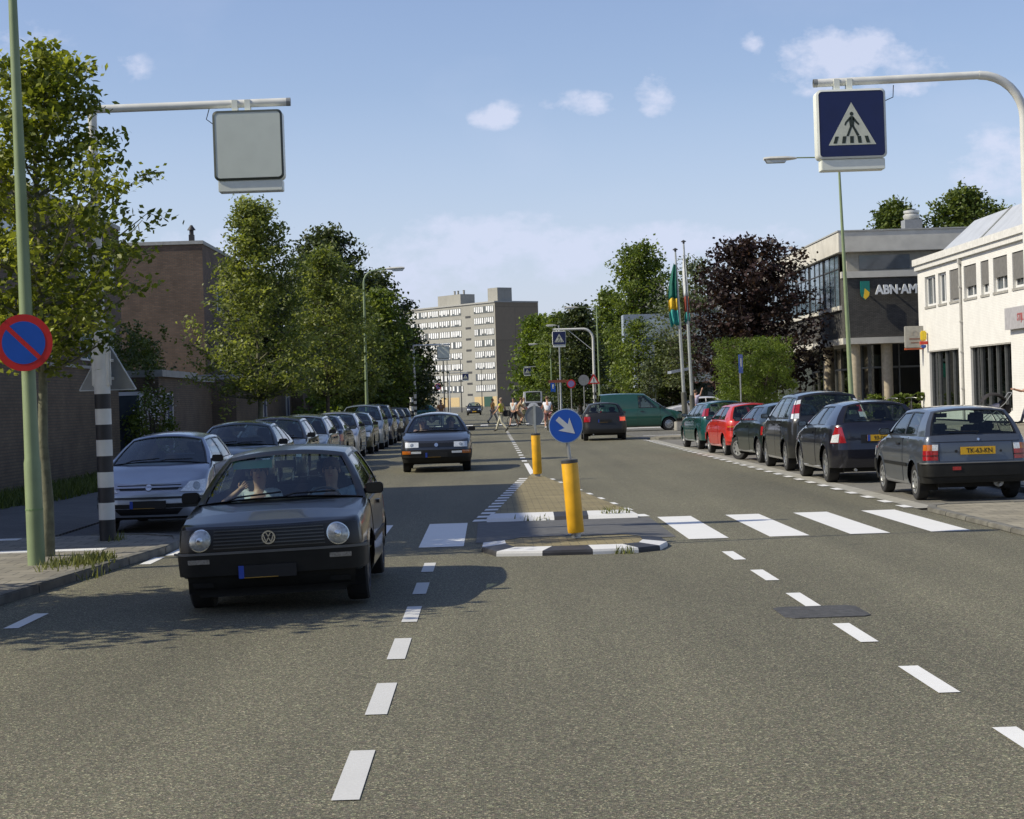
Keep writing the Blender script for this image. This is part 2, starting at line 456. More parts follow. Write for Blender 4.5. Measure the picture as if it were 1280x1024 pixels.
# pavements ------------------------------------------------------
M_TILE = mat_brick('pavement_tiles', (0.185,0.172,0.14), (0.25,0.23,0.185), (0.08,0.075,0.062), bw=.3, bh=.3, ms=.008, flat=True, var=.22)
M_TILEY = mat_brick('sand_grey_tiles', (0.22,0.20,0.15), (0.27,0.245,0.185), (0.13,0.12,0.09), bw=.3, bh=.3, ms=.008, flat=True, var=.3)
M_TILED = mat_brick('dark_clinker_paving', (0.105,0.10,0.09), (0.135,0.13,0.118), (0.065,0.06,0.055), bw=.2, bh=.1, ms=.006, flat=True, var=.2)
M_BAY = mat_brick('parking_bay_bricks', (0.155,0.15,0.13), (0.19,0.18,0.155), (0.09,0.085,0.075), bw=.21, bh=.105, ms=.006, flat=True, var=.2)
M_GUT = mat('gutter_concrete', (0.30, 0.29, 0.25), .85, var=.25, scale=5)
edge = [(-6.6,6),(-5.6,10),(-4.9,13.2),(-4.36,16.1),(-4.16,18.3),(-3.97,20.0),(-3.82,21.4),(-3.80,22.6),(-3.95,23.3),(-4.4,23.75),(-5.2,23.95)]
kb = MB()
def kerb_run(b, pts, w=.13, z0=-.01, z1=.09, seglen=1.0, side=1):
    """kerb stones along a polyline; the stones lie on the given side"""
    for i in range(len(pts)-1):
        p, q = Vector(pts[i]), Vector(pts[i+1]); L = (q-p).length; n = max(1, int(round(L/seglen)))
        d = (q-p)/n; nn = Vector((-d.y, d.x)).normalized()*side
        for k in range(n):
            a = p+d*k+d.normalized()*.004; c = p+d*(k+1)-d.normalized()*.004
            b.prism([a, c, c+nn*w, a+nn*w] if side > 0 else [a, a+nn*w, c+nn*w, c], z0, z1)
kerb_run(kb, edge, w=.13, side=1)
tag(kb.build('kerb', M_KERB, bevel=.012), kind='structure')
inner = [(p[0]-.13, p[1]) for p in edge[:-3]] + [(-4.05,23.15),(-4.5,23.6),(-5.2,23.8)]
sheet('pavement_left', [(-12.5,6)] + inner + [(-12.5,23.8)], .08, M_TILE, h=.09)
sheet('driveway', [(-9.75,24.0),(-5.9,24.0),(-5.9,120),(-9.75,120)], .03, M_TILED, h=.04)
sheet('yard_ground', [(-60,-10),(-9.75,-10),(-9.75,120),(-60,120)], .02, mat('yard_soil', (.07,.065,.05), .9, var=.3, scale=2), h=.03)
sheet('parking_lane_left', [(-5.9,24.0),(-3.86,24.0),(-3.86,120),(-5.9,120)], .004, mat_brick('parking_clinker', (0.09,0.09,0.088), (0.12,0.115,0.11), (0.05,0.05,0.05), bw=.2, bh=.1, ms=.006, flat=True))
b = MB()
for (x0, x1, y0, y1) in ((-5.75,-4.52,21.2,21.5), (-7.4,-6.05,23.35,23.6), (-9.2,-8.2,21.3,21.5)): b.box(x0, x1, y0, y1, .078, .086)
tag(b.build('pavement_marking', M_LINEW), kind='structure')
# right side: bays, pavement, plaza
kr = MB()
kerb_run(kr, [(5.86,-5),(5.86,24.6),(5.98,25.1),(6.25,25.35),(8.15,25.4)], side=-1, z1=.055)
kerb_run(kr, [(8.15,25.4),(8.15,66.5),(7.6,67.6),(6.3,68.0),(6.0,68.6),(6.3,70),(8,72),(11,73)], side=-1)
tag(kr.build('kerb_right', M_KERB, bevel=.012), kind='structure')
sheet('pavement_right', [(8.28,25.27),(60,25.27),(60,73.2),(11,73.2),(8.1,72.1),(6.43,70),(6.13,68.6),(6.4,68.13),(7.7,67.7),(8.28,66.5)], .10, M_TILEY, h=.1)
sheet('pavement_corner', [(5.99,-5),(60,-5),(60,25.265),(8.28,25.265),(6.3,25.22),(6.07,25.0),(5.99,24.6)], .048, M_TILEY, h=.06)
sheet('parking_bays', [(6.17,25.35),(8.15,25.4),(8.15,66.5),(7.6,67.6),(6.3,68.0),(6.17,68.0)], .004, M_BAY)
sheet('gutter_strip', rect(5.85,6.17,25.2,68.2), .006, M_GUT)
sheet('side_street', [(5.85,70),(11,73.3),(60,73.3),(60,96),(11,96),(5.85,99)], .004, mat_asphalt('side_asphalt', base=(.15,.145,.125), contrast=.5))
sheet('plaza', [(6.1,96.8),(11,96.2),(60,96.2),(60,134.8),(6.1,134.8)], .10, M_TILE, h=.1)
sheet('bus_lane', rect(12, 60, 73.2, 96.2), .008, M_BAY)

# painted markings ----------------------------------------------------
def marks(name, rects, m, z=.004):
    b = MB()
    for r in rects:
        if len(r) == 4 and not isinstance(r[0], tuple): r = rect(*r)
        b.poly([(p[0], p[1], z) for p in r])
    o = b.build(name, m); tag(o, kind='structure'); return o
zeb = [(-.70+.0-1.0*k, -.20-1.0*k) for k in range(0, 1)]
zr = [(-1.33+.5, -.83+.5)]
marks('zebra_crossing', [(-.86,-.34,21.1,25.1)] + [(2.26+k*.935, 2.72+k*.935, 21.1, 25.1) for k in range(4)] + [(-1.86-.02,-1.36,21.1,25.1),(-2.86,-2.36,21.1,25.1),(-3.78,-3.36,21.1,25.1)], M_LINE, .005)
dl = [7.75+.0, 9.77, 11.78, 13.7, 15.65, 17.9]
left_d = [(-.72,-.60, y, y+l) for (y, l) in ((3.5,1.05),(5.6,1.05),(7.76,1.1),(9.87,1.1),(11.98,1.05),(13.99,1.05),(16.0,1.0),(18.06,1.0))]
right_d = [(2.41,2.53, y, y+1.0) for y in (3.8,5.85,7.92,9.98,12.08,14.15,16.22,18.32)]
marks('right_dashes', right_d, M_LINE, .005)
marks('centre_dashes', left_d, mat_paintline('road_paint_grey', (.60,.60,.58), .33), .005)
marks('edge_dashes', [(-3.86,-3.74, 14.4, 15.4),(-3.86,-3.74,20.0,20.9),(-3.86,-3.74,26.0,60.0)][:2], M_LINE, .005)
cen = [(.86,.98,40.5,47.5)] + [(.84,.98,y,y+.9) for y in np.arange(49,98,2.6)] + [(.84,.98,y,y+2.5) for y in np.arange(132,240,8)]
marks('centre_line', cen, M_LINE, .005)
bl = [(5.72,5.86,y,y+.55) for y in np.arange(25.4,68,1.25)]
marks('bay_edge_blocks', bl, M_LINEW, .0102)
marks('bay_lines', [(-5.8,-3.9,y,y+.12) for y in (55.5,61.0,77)] , M_LINE, .009)
marks('far_zebra', [(x, x+.5, 120.5, 124.5) for x in np.arange(-3.6, 5.6, 1.0)], M_LINE, .006)
marks('side_street_line', [(6.3,12.5,75.2,75.55),(6.2,14,93.2,94.6)]+[(x,x+.5,70.2,72.6) for x in (4.0,)][:0], M_LINE, .012)
# manhole / repair patch
b = MB(); b.prism([(2.14+.64*u, 13.45+.72*w) for u, w in ((.1,0),(.9,0),(1,.1),(1,.9),(.9,1),(.1,1),(0,.9),(0,.1))], -.01, .007)
o = b.build('drain_cover', mat('tar_cover', (.06,.06,.06), .8, var=.35, scale=14, bump=.5)); tag(o, 'dark rounded rectangular cover let into the asphalt on the right dashed line', 'manhole cover')
# traffic island -------------------------------------------------------
M_YBR = mat_brick('island_yellow_bricks', (0.20,0.165,0.085), (0.25,0.21,0.11), (0.10,0.085,0.05), bw=.2, bh=.1, ms=.006, flat=True)
M_BLK = mat('island_black_paint', (0.035,0.035,0.04), .6, var=.3, scale=8)
M_WBLK = mat_paintline('island_white_paint', (0.72,0.72,0.71), .27)
def island(name, outline, label, inset=.24, h=.082, colors=None, z=0.0):
    """low kerbed island: sloped painted kerb blocks round a brick top"""
    n = len(outline); c = Vector((sum(p[0] for p in outline)/n, sum(p[1] for p in outline)/n))
    root = empty(name, (c.x, c.y, 0)); tag(root, label, 'traffic island')
    ins = []
    for p in outline:
        d = c - Vector(p); ins.append(Vector(p) + d*min(.9, inset/d.length*1.15))
    kb = MB()
    for i in range(n):
        j = (i+1) % n
        col = colors[i % len(colors)]
        a, q, r2, s2 = Vector(outline[i])-c, Vector(outline[j])-c, ins[j]-c, ins[i]-c
        kb.poly([(a.x,a.y,z-.01),(q.x,q.y,z-.01),(q.x,q.y,z+.03),(a.x,a.y,z+.03)], col)
        kb.poly([(a.x,a.y,z+.03),(q.x,q.y,z+.03),(q.x*.97+r2.x*.03,q.y*.97+r2.y*.03,z+.055),(a.x*.97+s2.x*.03,a.y*.97+s2.y*.03,z+.055)], col)
        kb.poly([(a.x*.97+s2.x*.03,a.y*.97+s2.y*.03,z+.055),(q.x*.97+r2.x*.03,q.y*.97+r2.y*.03,z+.055),(r2.x,r2.y,h),(s2.x,s2.y,h)], col)
    kb.build('kerb_blocks', [M_BLK, M_WBLK, M_KERB], root)
    t = MB(); t.poly([(p.x-c.x, p.y-c.y, h-.004) for p in ins]); t.build('brick_top', M_YBR, root)
    return root
near = [(.03,19.62),(.52,19.52),(1.06,19.5),(1.55,19.54),(1.80,19.75),(1.93,20.25),(1.92,20.9),(1.72,21.35),(1.3,21.45),(.5,21.45),(.14,21.35),(-.12,20.9),(-.13,20.25)]
island('traffic_island', near, 'low kerbed island nose with black and white blocks nearest the camera, under the front bollard', colors=[1,0,1,0,1,0,2,2,2,2,0,1,0])
far = [(.0,25.2),(.85,25.15),(1.32,25.15),(2.0,25.25),(1.0,39.2),(.84,39.2)]
r_ = empty('traffic_island', (.92,30,0)); tag(r_, 'long brick island with white front kerb tapering to a point behind the crossing', 'traffic island')
b = MB(); b.prism([(p[0]-.92, p[1]-30) for p in [(.02,25.55),(1.9,25.55),(.97,39.0),(.87,39.0)]], 0, .085, 0); b.build('brick_top', M_YBR, r_)
b = MB()
for (x0, x1, c) in ((-.08,.85,1),(.85,1.32,0),(1.32,2.0,1)):
    b.poly([(x0-.92,-4.85,0),(x1-.92,-4.85,0),(x1-.92,-4.8,.05),(x0-.92,-4.8,.05)], c)
    s0 = .06 if x0 < 0 else 0; s1 = .1 if x1 > 1.9 else 0
    b.poly([(x0-.92,-4.8,.05),(x1-.92,-4.8,.05),(x1-.92-s1,-4.44,.092),(x0-.92+s0,-4.44,.092)], c)
b.build('kerb_blocks', [M_BLK, M_WBLK], r_)
blk = []
b = MB()
for side, (xa, xb) in ((-1,(-.06,.84)), (1,(1.98,1.02))):
    n = 17 if side < 0 else 9
    for k in range(n):
        t0, t1 = k/n, (k+(.5 if side < 0 else .33))/n
        y0, y1 = 25.3+13.8*t0, 25.3+13.8*t1
        x0, x1 = xa+(xb-xa)*t0, xa+(xb-xa)*t1
        w = .22*side if side < 0 else .2
        b.poly([(x0,y0,.006),(x1,y1,.006),(x1+w,y1,.006),(x0+w,y0,.006)])
tag(b.build('island_edge_marking', M_LINE), kind='structure')
sheet('refuge_paving', rect(-.2,2.15,21.5,25.1), .006, mat('refuge_tiles', (.10,.10,.10), .8, var=.2, scale=6))

# grass by the wall and weeds in the kerb ----------------------------
def grass_patch(name, areas, n, hgt, material, label, seed=1):
    rnd = random.Random(seed); v = []; f = []; tint = []
    for (x0, x1, y0, y1, z, w) in areas:
        for i in range(int(n*w)):
            x, y = rnd.uniform(x0, x1), rnd.uniform(y0, y1); a = rnd.uniform(0, 2*PI); h = hgt*rnd.uniform(.4, 1.3)
            wd = .006+.05*h*rnd.random(); dx, dy = math.cos(a)*wd, math.sin(a)*wd; lx, ly = rnd.gauss(0, .35)*h, rnd.gauss(0, .35)*h
            k = len(v); v += [(x-dx,y-dy,z),(x+dx,y+dy,z),(x+lx*.5+dx*.6,y+ly*.5+dy*.6,z+h*.6),(x+lx,y+ly,z+h)]
            f.append((k,k+1,k+2,k+3)); tint += [rnd.random()]*4
    me = bpy.data.meshes.new(name); me.from_pydata(v, [], f); me.materials.append(material)
    at = me.attributes.new('tint', 'FLOAT', 'POINT'); at.data.foreach_set('value', tint)
    o = bpy.data.objects.new(name, me); COL.objects.link(o); tag(o, label, 'grass', kind='stuff'); return o
M_GRASS = mat_leaf('grass_blades', (.05,.08,.015), (.17,.2,.05), .25)
M_WEED = mat_leaf('weed_blades', (.07,.09,.025), (.25,.26,.09), .25)
grass_patch('grass', [(-9.55,-8.5,30,47.5,.03,1.0),(-9.4,-8.1,33,40,.03,.5)], 4200, .22, M_GRASS, 'strip of rough grass along the foot of the brick garden wall')
grass_patch('weeds', [(-4.75,-4.2,19.0,19.9,.08,.28),(-4.45,-4.12,19.2,20.1,.08,.5),(-4.62,-4.0,18.5,19.6,.08,.12),(-4.85,-4.55,22.5,23.1,.08,.08),(-4.2,-4.0,18.2,20.3,.0,.1)], 620, .10, M_WEED, 'yellowing weeds growing in the kerb beside the green post', 3)
grass_patch('weeds', [(1.5,1.9,25.25,25.6,.06,.3),(1.3,1.5,19.42,19.55,.0,.15),(.3,.8,25.1,25.3,0,.1),(1.72,1.78,25.9,26.6,.05,.03)], 260, .085, M_WEED, 'dry weeds in the joints of the traffic island kerb', 4)
# ================================================================ BUILDINGS
M_BRK = mat_brick('brown_brick', (0.115,0.072,0.048), (0.16,0.10,0.066), (0.085,0.075,0.062))
M_BRK2 = mat_brick('garden_wall_brick', (0.115,0.083,0.052), (0.155,0.112,0.070), (0.085,0.072,0.056))
M_DKBRK = mat_brick('dark_grey_brick', (0.055,0.052,0.048), (0.085,0.08,0.072), (0.035,0.035,0.033))
M_WBRK = mat_brick('white_painted_brick', (0.67,0.66,0.62), (0.70,0.69,0.65), (0.62,0.61,0.575), var=.06, bh=.07)
M_WIN = mat('window_glass_dark', (0.05,0.065,0.075), .06, var=.4, scale=1.2, spec=.9)
M_WINB = mat('window_glass_blue', (0.12,0.17,0.22), .06, var=.3, scale=1.0, spec=.9)
M_WFR = mat('white_window_frame', (0.68,0.68,0.66), .5, var=.05)
M_DFR = mat('dark_window_frame', (0.05,0.05,0.05), .5)
M_CAP = mat('wall_capping', (0.33,0.33,0.31), .7, var=.15)
M_NAVYD = mat('navy_door_paint', (0.012,0.02,0.075), .45, var=.15)
M_FASC = mat('pale_fascia_concrete', (0.52,0.50,0.44), .8, var=.12, scale=1.5, bump=.15)

def house(name, label, x0, x1, y0, y1, h, wins, group, gable_wins=(), chimney=None):
    """flat-roofed brick house; the road side is x1"""
    root = empty(name, ((x0+x1)/2, (y0+y1)/2, 0)); tag(root, label, 'house', group)
    ox, oy = (x0+x1)/2, (y0+y1)/2
    b = MB(); b.box(x0-ox, x1-ox, y0-oy, y1-oy, 0, h); b.build('wall', M_BRK, root)
    b = MB(); b.box(x0-ox-.06, x1-ox+.06, y0-oy-.06, y1-oy+.06, h+.002, h+.16); rf = b.build('roof', M_CAP, root)
    if chimney:
        cx, cy = chimney
        c = MB(); c.box(cx-.12, cx+.12, cy-.12, cy+.12, h+.16, h+.5); c.lathe([(.10,h+.5),(.10,h+.7),(.2,h+.72),(.05,h+.95)], (cx,cy,0)); c.build('chimney', M_BLACKP, rf)
    for (wy, wz, ww, wh) in wins:
        f = MB(); f.box(x1-ox-.02, x1-ox+.05, wy-oy-ww/2, wy-oy+ww/2, wz, wz+wh); fo = f.build('window', M_WFR, root)
        p = MB()
        for s in (-1, 1): p.box(x1-ox+.04, x1-ox+.056, wy-oy+s*ww/4-ww/4+.06, wy-oy+s*ww/4+ww/4-.06, wz+.07, wz+wh-.07)
        p.build('pane', M_WINB, fo)
    for (wx, wz, ww, wh) in gable_wins:
        f = MB(); f.box(wx-ox-ww/2, wx-ox+ww/2, y0-oy-.05, y0-oy+.02, wz, wz+wh); fo = f.build('window', M_WFR, root)
        p = MB(); p.box(wx-ox-ww/2+.07, wx-ox+ww/2-.07, y0-oy-.058, y0-oy-.04, wz+.07, wz+wh-.07); p.build('pane', M_WINB, fo)
    return root
GH = 'brown brick houses set back on the left'
wn1 = [(y, z, w, 1.35) for z in (3.5, 6.2) for y, w in ((46,1.8),(50,1.2),(55,1.8),(60,1.2),(65,1.8),(69.6,1.0))]
house('brick_house', 'brown brick house with white windows behind the leafy tree on the far left', -22, -14.2, 42, 71.5, 8.7, wn1, GH)
house('brick_house', 'brown brick house whose blank windowless gable shows between the left trees', -24, -13.05, 85, 118, 9.3, [(90,6.3,1.8,1.3),(96,6.3,1.8,1.3),(90,3.5,1.8,1.3),(96,3.5,1.8,1.3)], GH, chimney=(4.9,-15.8))
house('brick_house', 'brown brick house beside the camera, out of frame, shading the left pavement', -19, -11.7, 20.3, 34.2, 10.6, [(24,3.4,1.8,1.3),(28,3.4,1.8,1.3),(32,3.4,1.8,1.3)], GH)

# garden wall (near) --------------------------------------------------
w = MB(); w.box(-9.85,-9.6,28,47.7,0,2.72); w.box(-12,-9.85,47.45,47.7,0,2.72)
root = empty('garden_wall', (-9.7,38,0)); tag(root, 'tall brown brick garden wall with pale capping behind the no parking sign', 'garden wall')
for v in range(len(w.v)): w.v[v] = (w.v[v][0]+9.7, w.v[v][1]-38, w.v[v][2])
w.build('wall', M_BRK2, root)
c = MB(); c.box(-.19,.14,-10,9.74,2.722,2.79); c.box(-2.3,-.19,9.41,9.74,2.722,2.79); c.build('capping', M_CAP, root)

# row of brick sheds with blue doors ---------------------------------
def shed(y0, y1, x, h, door, label):
    root = empty('brick_shed', (x-1.5, (y0+y1)/2, 0)); tag(root, label, 'shed', 'brick sheds behind the parked cars on the left')
    oy = (y0+y1)/2; ox = x-1.5
    b = MB(); b.box(-1.5, 1.5, y0-oy, y1-oy, 0, h); b.build('wall', M_BRK2, root)
    b = MB(); b.box(-1.55, 1.62, y0-oy-.0, y1-oy+.0, h+.002, h+.2); b.build('roof', M_CAP, root)
    if door:
        d = MB(); d.box(1.5, 1.54, door-oy-.5, door-oy+.5, .03, 2.1); do = d.build('door', M_NAVYD, root)
        f = MB()
        for (a, c_, z0, z1) in ((door-.57,door-.5,.03,2.17),(door+.5,door+.57,.03,2.17),(door-.5,door+.5,2.1,2.17)): f.box(1.5,1.57,a-oy,c_-oy,z0,z1)
        f.build('door_frame', M_WFR, do)
shed(53.5,60.0,-9.6,2.65,54.9,'brick shed with blue door, nearest of the shed row')
shed(60.0,69,-10.4,2.65,None,'brick shed set back beside the first street tree')
shed(69,79,-9.5,2.75,77.4,'brick shed with blue door right of the first street tree')
shed(79.02,92,-9.9,2.7,90,'brick shed with narrow blue door under the second tree')
shed(92,112,-9.3,2.9,None,'brick shed at the far end of the row beside the street lamp')
# entrance porch by the gap
root = empty('garden_gate', (-10.2,50.5,0)); tag(root, 'white framed garden gate between brick wall and hedge', 'gate')
b = MB(); b.box(-.7,-.6,-.05,.05,0,2.2); b.box(.6,.7,-.05,.05,0,2.2); b.box(-.6,.6,-.05,.05,2.1,2.2); b.build('gate_frame', M_WFR, root)
b = MB(); b.box(-.6,.6,-.03,.03,.1,2.1); b.build('gate_panel', M_WIN, root)

# ---------------------------------------------------------------- apartment block
M_APT = mat_brick('apartment_panels', (0.29,0.285,0.255), (0.32,0.315,0.28), (0.24,0.235,0.21), bw=3, bh=2.8, ms=.03, var=.06)
M_APTD = mat_brick('apartment_end_brick', (0.21,0.17,0.12), (0.24,0.195,0.14), (0.14,0.115,0.085), bw=12, bh=8.0, ms=.05, var=.06)
M_CURT = mat('net_curtain', (0.75,0.76,0.76), .6, var=.25, scale=.9)
def apartments():
    ang = math.atan2(30, -21.5)               # direction of the long facade from the near corner
    root = empty('apartment_block', (2.1, 440, 0), rz=ang)
    tag(root, 'nine storey grey apartment block closing the far end of the road', 'apartment block')
    L, D, FH, N = 44.0, 13.0, 2.72, 9
    H = FH*N+.6
    # local x runs along the facade away from the corner, local -y... the facade faces +y
    b = MB(); b.box(0, L, -D, 0, 0, H); b.build('wall', M_APT, root)
    b = MB(); b.box(-.06, -.002, -D-.02, .0, 0, H+.2); b.build('end_wall', M_APTD, root)
    b = MB(); b.box(-.2, L, -D, .25, H+.002, H+.35); rf = b.build('roof', M_CAP, root)
    b = MB(); b.box(.4, 4.4, -5.5, -1.2, H+.35, H+3.6); b.build('lift_house', M_APT, rf)
    b = MB(); b.box(16, 26, -5.5, -1.2, H+.35, H+3.0)
    for x in (17, 19.5, 21): b.lathe([(.25,H+3.0),(.25,H+3.9),(.35,H+4.0),(.1,H+4.1)], (x,-3,0), seg=8)
    b.build('plant_room', M_APT, rf)
    rnd = random.Random(5)
    for fl in range(N):
        z0 = fl*FH+.95 if fl else None
        if fl == 0: continue
        groups = [(0.5,4.5),(4.7,8.7)] + [(14.2+k*5.0, 14.2+k*5.0+4.6) for k in range(6)]
        for gi, (a, c) in enumerate(groups):
            f = MB(); f.box(a, c, -.02, .06, z0, z0+1.68, 0); w = f.build('window', M_WIN, root)
            p = MB(); n = 5; ww = (c-a)/n
            for k in range(n):
                if rnd.random() < .93:
                    x0 = a+k*ww+.16; hgt = rnd.choice((1.4,1.4,1.1))
                    p.box(x0, x0+ww-.26-rnd.random()*.1, .062, .09, z0+1.62-hgt, z0+1.60)
            if p.v: p.build('curtain', M_CURT, w)
        v = MB(); v.box(10.2, 12.4, -.01, .05, fl*FH+.1, fl*FH+.6); v.build('vent', M_DFR, root)
    b = MB()
    for a, c in ((0.2,1.9),(5.5,9.5),(16,24),(30,36)): b = MB(); b.box(a, c, -.01, .05, .2, 2.5); b.build('ground_floor_panel', mat('sand_panels', (0.50,0.38,0.20), .7), root)
    b = MB(); b.box(2.0, 5.4, -.01, .07, .1, 2.5); b.build('garage_door', mat('green_door', (0.02,0.07,0.05), .5), root)
apartments()
# second, lower block glimpsed between the trees on the right
root = empty('office_block', (30, 300, 0)); tag(root, 'pale office block glimpsed between the flagpoles and trees', 'building')
b = MB(); b.box(-8,8,-6,6,0,17.2); b.build('wall', M_FASC, root)
b = MB(); b.box(-8.05,-8,-5,5,14,15.6); b.box(-7,7,-6.05,-6,14,15.6); b.build('window', M_WINB, root)
b = MB(); b.box(-5,-1,-3,2,17.2,20.6); b.build('roof_box', M_APT, root)

# ---------------------------------------------------------------- bank building
M_GLZ = mat_glass('shop_glass', (0.30,0.33,0.31), ior=1.45)
M_GREYM = mat('grey_metal_frame', (0.16,0.165,0.16), .5, metal=.3)
M_LETTER = mat('pale_sign_letters', (0.72,0.74,0.74), .4)
M_BGREEN = mat('shield_green', (0.0,0.16,0.13), .4)
M_BYEL = mat('shield_yellow', (0.75,0.48,0.02), .4)
def bank():
    root = empty('bank_building', (19, 97, 0)); tag(root, 'dark brick bank building with pale concrete bands and lettering', 'bank building')
    D, W = 34, 20
    b = MB(); b.box(0.0, W, 0.0, D, 4.4, 7.55); b.build('brick_wall', M_DKBRK, root)
    b = MB(); b.box(.25, W, .25, D, 7.55, 8.9); b.build('upper_wall', mat('upper_render', (.30,.29,.25), .8), root)
    b = MB(); b.box(-.25, W+.2, -.25, D+.2, 8.92, 10.0); f = b.build('fascia', M_FASC, root, bevel=.02)
    b = MB(); b.box(-.3, W+.25, -.3, D+.25, 10.003, 10.08); b.build('roof', M_CAP, root)
    b = MB(); b.box(-.12, W, -.12, .25, 7.56, 7.9); b.build('sill_band', M_FASC, root)
    b = MB(); b.box(-.14, W, -.14, D, 4.05, 4.38); b.build('lower_band', M_FASC, root)
    # upper windows on the street side and the front strip
    for k in range(6):
        y0 = 1.0+k*4.6
        w = MB(); w.box(-.03, -.005, y0, y0+4.1, 6.15, 8.85); wo = w.build('window', M_WINB, root)
        fr = MB()
        for y in (y0-.06, y0+1.1, y0+2.6, y0+4.1): fr.box(-.07, -.01, y, y+.08, 6.15, 8.88)
        fr.box(-.07,-.01,y0,y0+4.1,8.1,8.16); fr.build('frame', M_DFR, wo)
    b = MB(); b.box(-.15,-.005,.6,D,5.9,6.13); b.build('window_sill', M_FASC, root)
    for (a, c) in ((.9,3.6),(4.9,9.5),(10.2,15)):
        w = MB(); w.box(a, c, .2, .245, 8.0, 8.75); wo = w.build('window', M_WIN, root)
    # ground floor glazing, columns, inside
    b = MB(); b.box(1.6, W, 1.6, 1.66, .1, 4.04); b.box(1.6, 1.66, 1.66, D, .1, 4.04); b.build('shop_window', M_GLZ, root)
    fr = MB()
    for x in np.arange(1.6, W, 1.55): fr.box(x, x+.07, 1.52, 1.6, .1, 4.04)
    for y in np.arange(1.6, D, 1.9): fr.box(1.52, 1.6, y, y+.07, .1, 4.04)
    fr.box(1.5, W, 1.54, 1.6, 2.75, 2.85); fr.box(1.54, 1.6, 1.6, D, 2.75, 2.85)
    fr.build('window_frame', M_GREYM, root)
    bl = MB()
    for x in np.arange(4.3, 10, .14): bl.box(x, x+.1, 1.9, 1.93, .3, 2.7)
    bl.build('blind', mat('grey_blind', (.09,.11,.11), .7), root)
    ins = MB(); ins.box(9, W, 9, 9.2, .1, 4); ins.box(9, 9.2, 9.2, D, .1, 4); ins.box(1.7,W,1.7,D,.1,.12); ins.build('inner_wall', mat('office_interior', (.22,.20,.16), .8, var=.4, scale=.6), root)
    rnd = random.Random(8)
    fu = MB()
    for i in range(22):
        x, y = rnd.uniform(2.3, 8.2), rnd.uniform(2.2, 20); fu.box(x, x+.8, y, y+.5, .12, rnd.uniform(.8, 1.5), rnd.choice((0,1,2)))
    fu.build('furniture', [M_WFR, mat('desk_wood', (.28,.18,.09), .6), M_DFR], root)
    for (x, y) in ((2.35,.75),(.6,.6),(7.2,.75),(.6,8),(.6,16),(.6,24)):
        c = MB(); c.lathe([(.30,.1),(.30,4.05)], (x,y,0), seg=20); c.build('column', mat('sand_column', (0.42,0.36,0.26), .8, var=.15, bump=.2), root, smooth=40)
    v = MB(); v.box(4.05, 5.0, 3, 3.95, 10.08, 10.85); v.build('roof_vent', mat('vent_grey', (.22,.23,.24), .5), root)
    v = MB(); v.lathe([(.1,10.85),(.38,10.87),(.45,11.0),(.45,11.1),(.34,11.2),(.42,11.24),(.42,11.36),(.0,11.42)], (4.52,3.47,0), seg=20); v.build('roof_fan', mat('fan_metal', (.55,.55,.52), .4, metal=.4), root, smooth=40)
    return root
bk = bank()
# hung letters and shield, standing proud of the wall
sg = empty('bank_sign', (21.3, 96.85, 6.85)); tag(sg, 'pale lettering with green and yellow shield fixed on the dark brick', 'shop sign')
text_mesh('ABN·AMRO', .66, 'lettering', M_LETTER, sg, (-.70,-.28,0), (PI/2,0,0), depth=.06, bold=.024, sx=.90, align='LEFT')
sh = [(-.24,.5),(.24,.5),(.24,-.12),(.2,-.3),(0,-.5),(-.2,-.3),(-.24,-.12)]
b = MB(); b.frame_prism(sh, (-1.23,-.2,0), (1,0,0), (0,0,1), (0,.1,0)); s_ = b.build('shield', M_BGREEN, sg)
b = MB(); b.frame_prism([(-.02,.12),(.22,-.1),(.19,-.28),(0,-.47),(-.1,-.37)], (-1.23,-.205,0), (1,0,0), (0,0,1), (0,-.02,0)); b.build('shield_emblem', M_BYEL, s_)
b = MB()
for x in (-1.23,.2,1.5,2.8,4.0): b.box(x-.03,x+.03,-.12,.14,-.03,.03)
b.build('bracket', M_DFR, sg)
# green-white bank totem and bush row by the entrance
tt = empty('cash_machine_panel', (18.0, 108, 0)); tag(tt, 'pale panel with a green sign at the bank entrance', 'sign panel')
b = MB(); b.box(-.9,1.1,-.1,.1,.1,3.3); b.build('panel', mat('panel_grey', (.26,.30,.29), .4), tt)
b = MB(); b.box(-.8,-.2,-.13,-.1,2.2,3.1); b.build('sign_face', mat('sign_green', (.03,.30,.22), .4), tt)

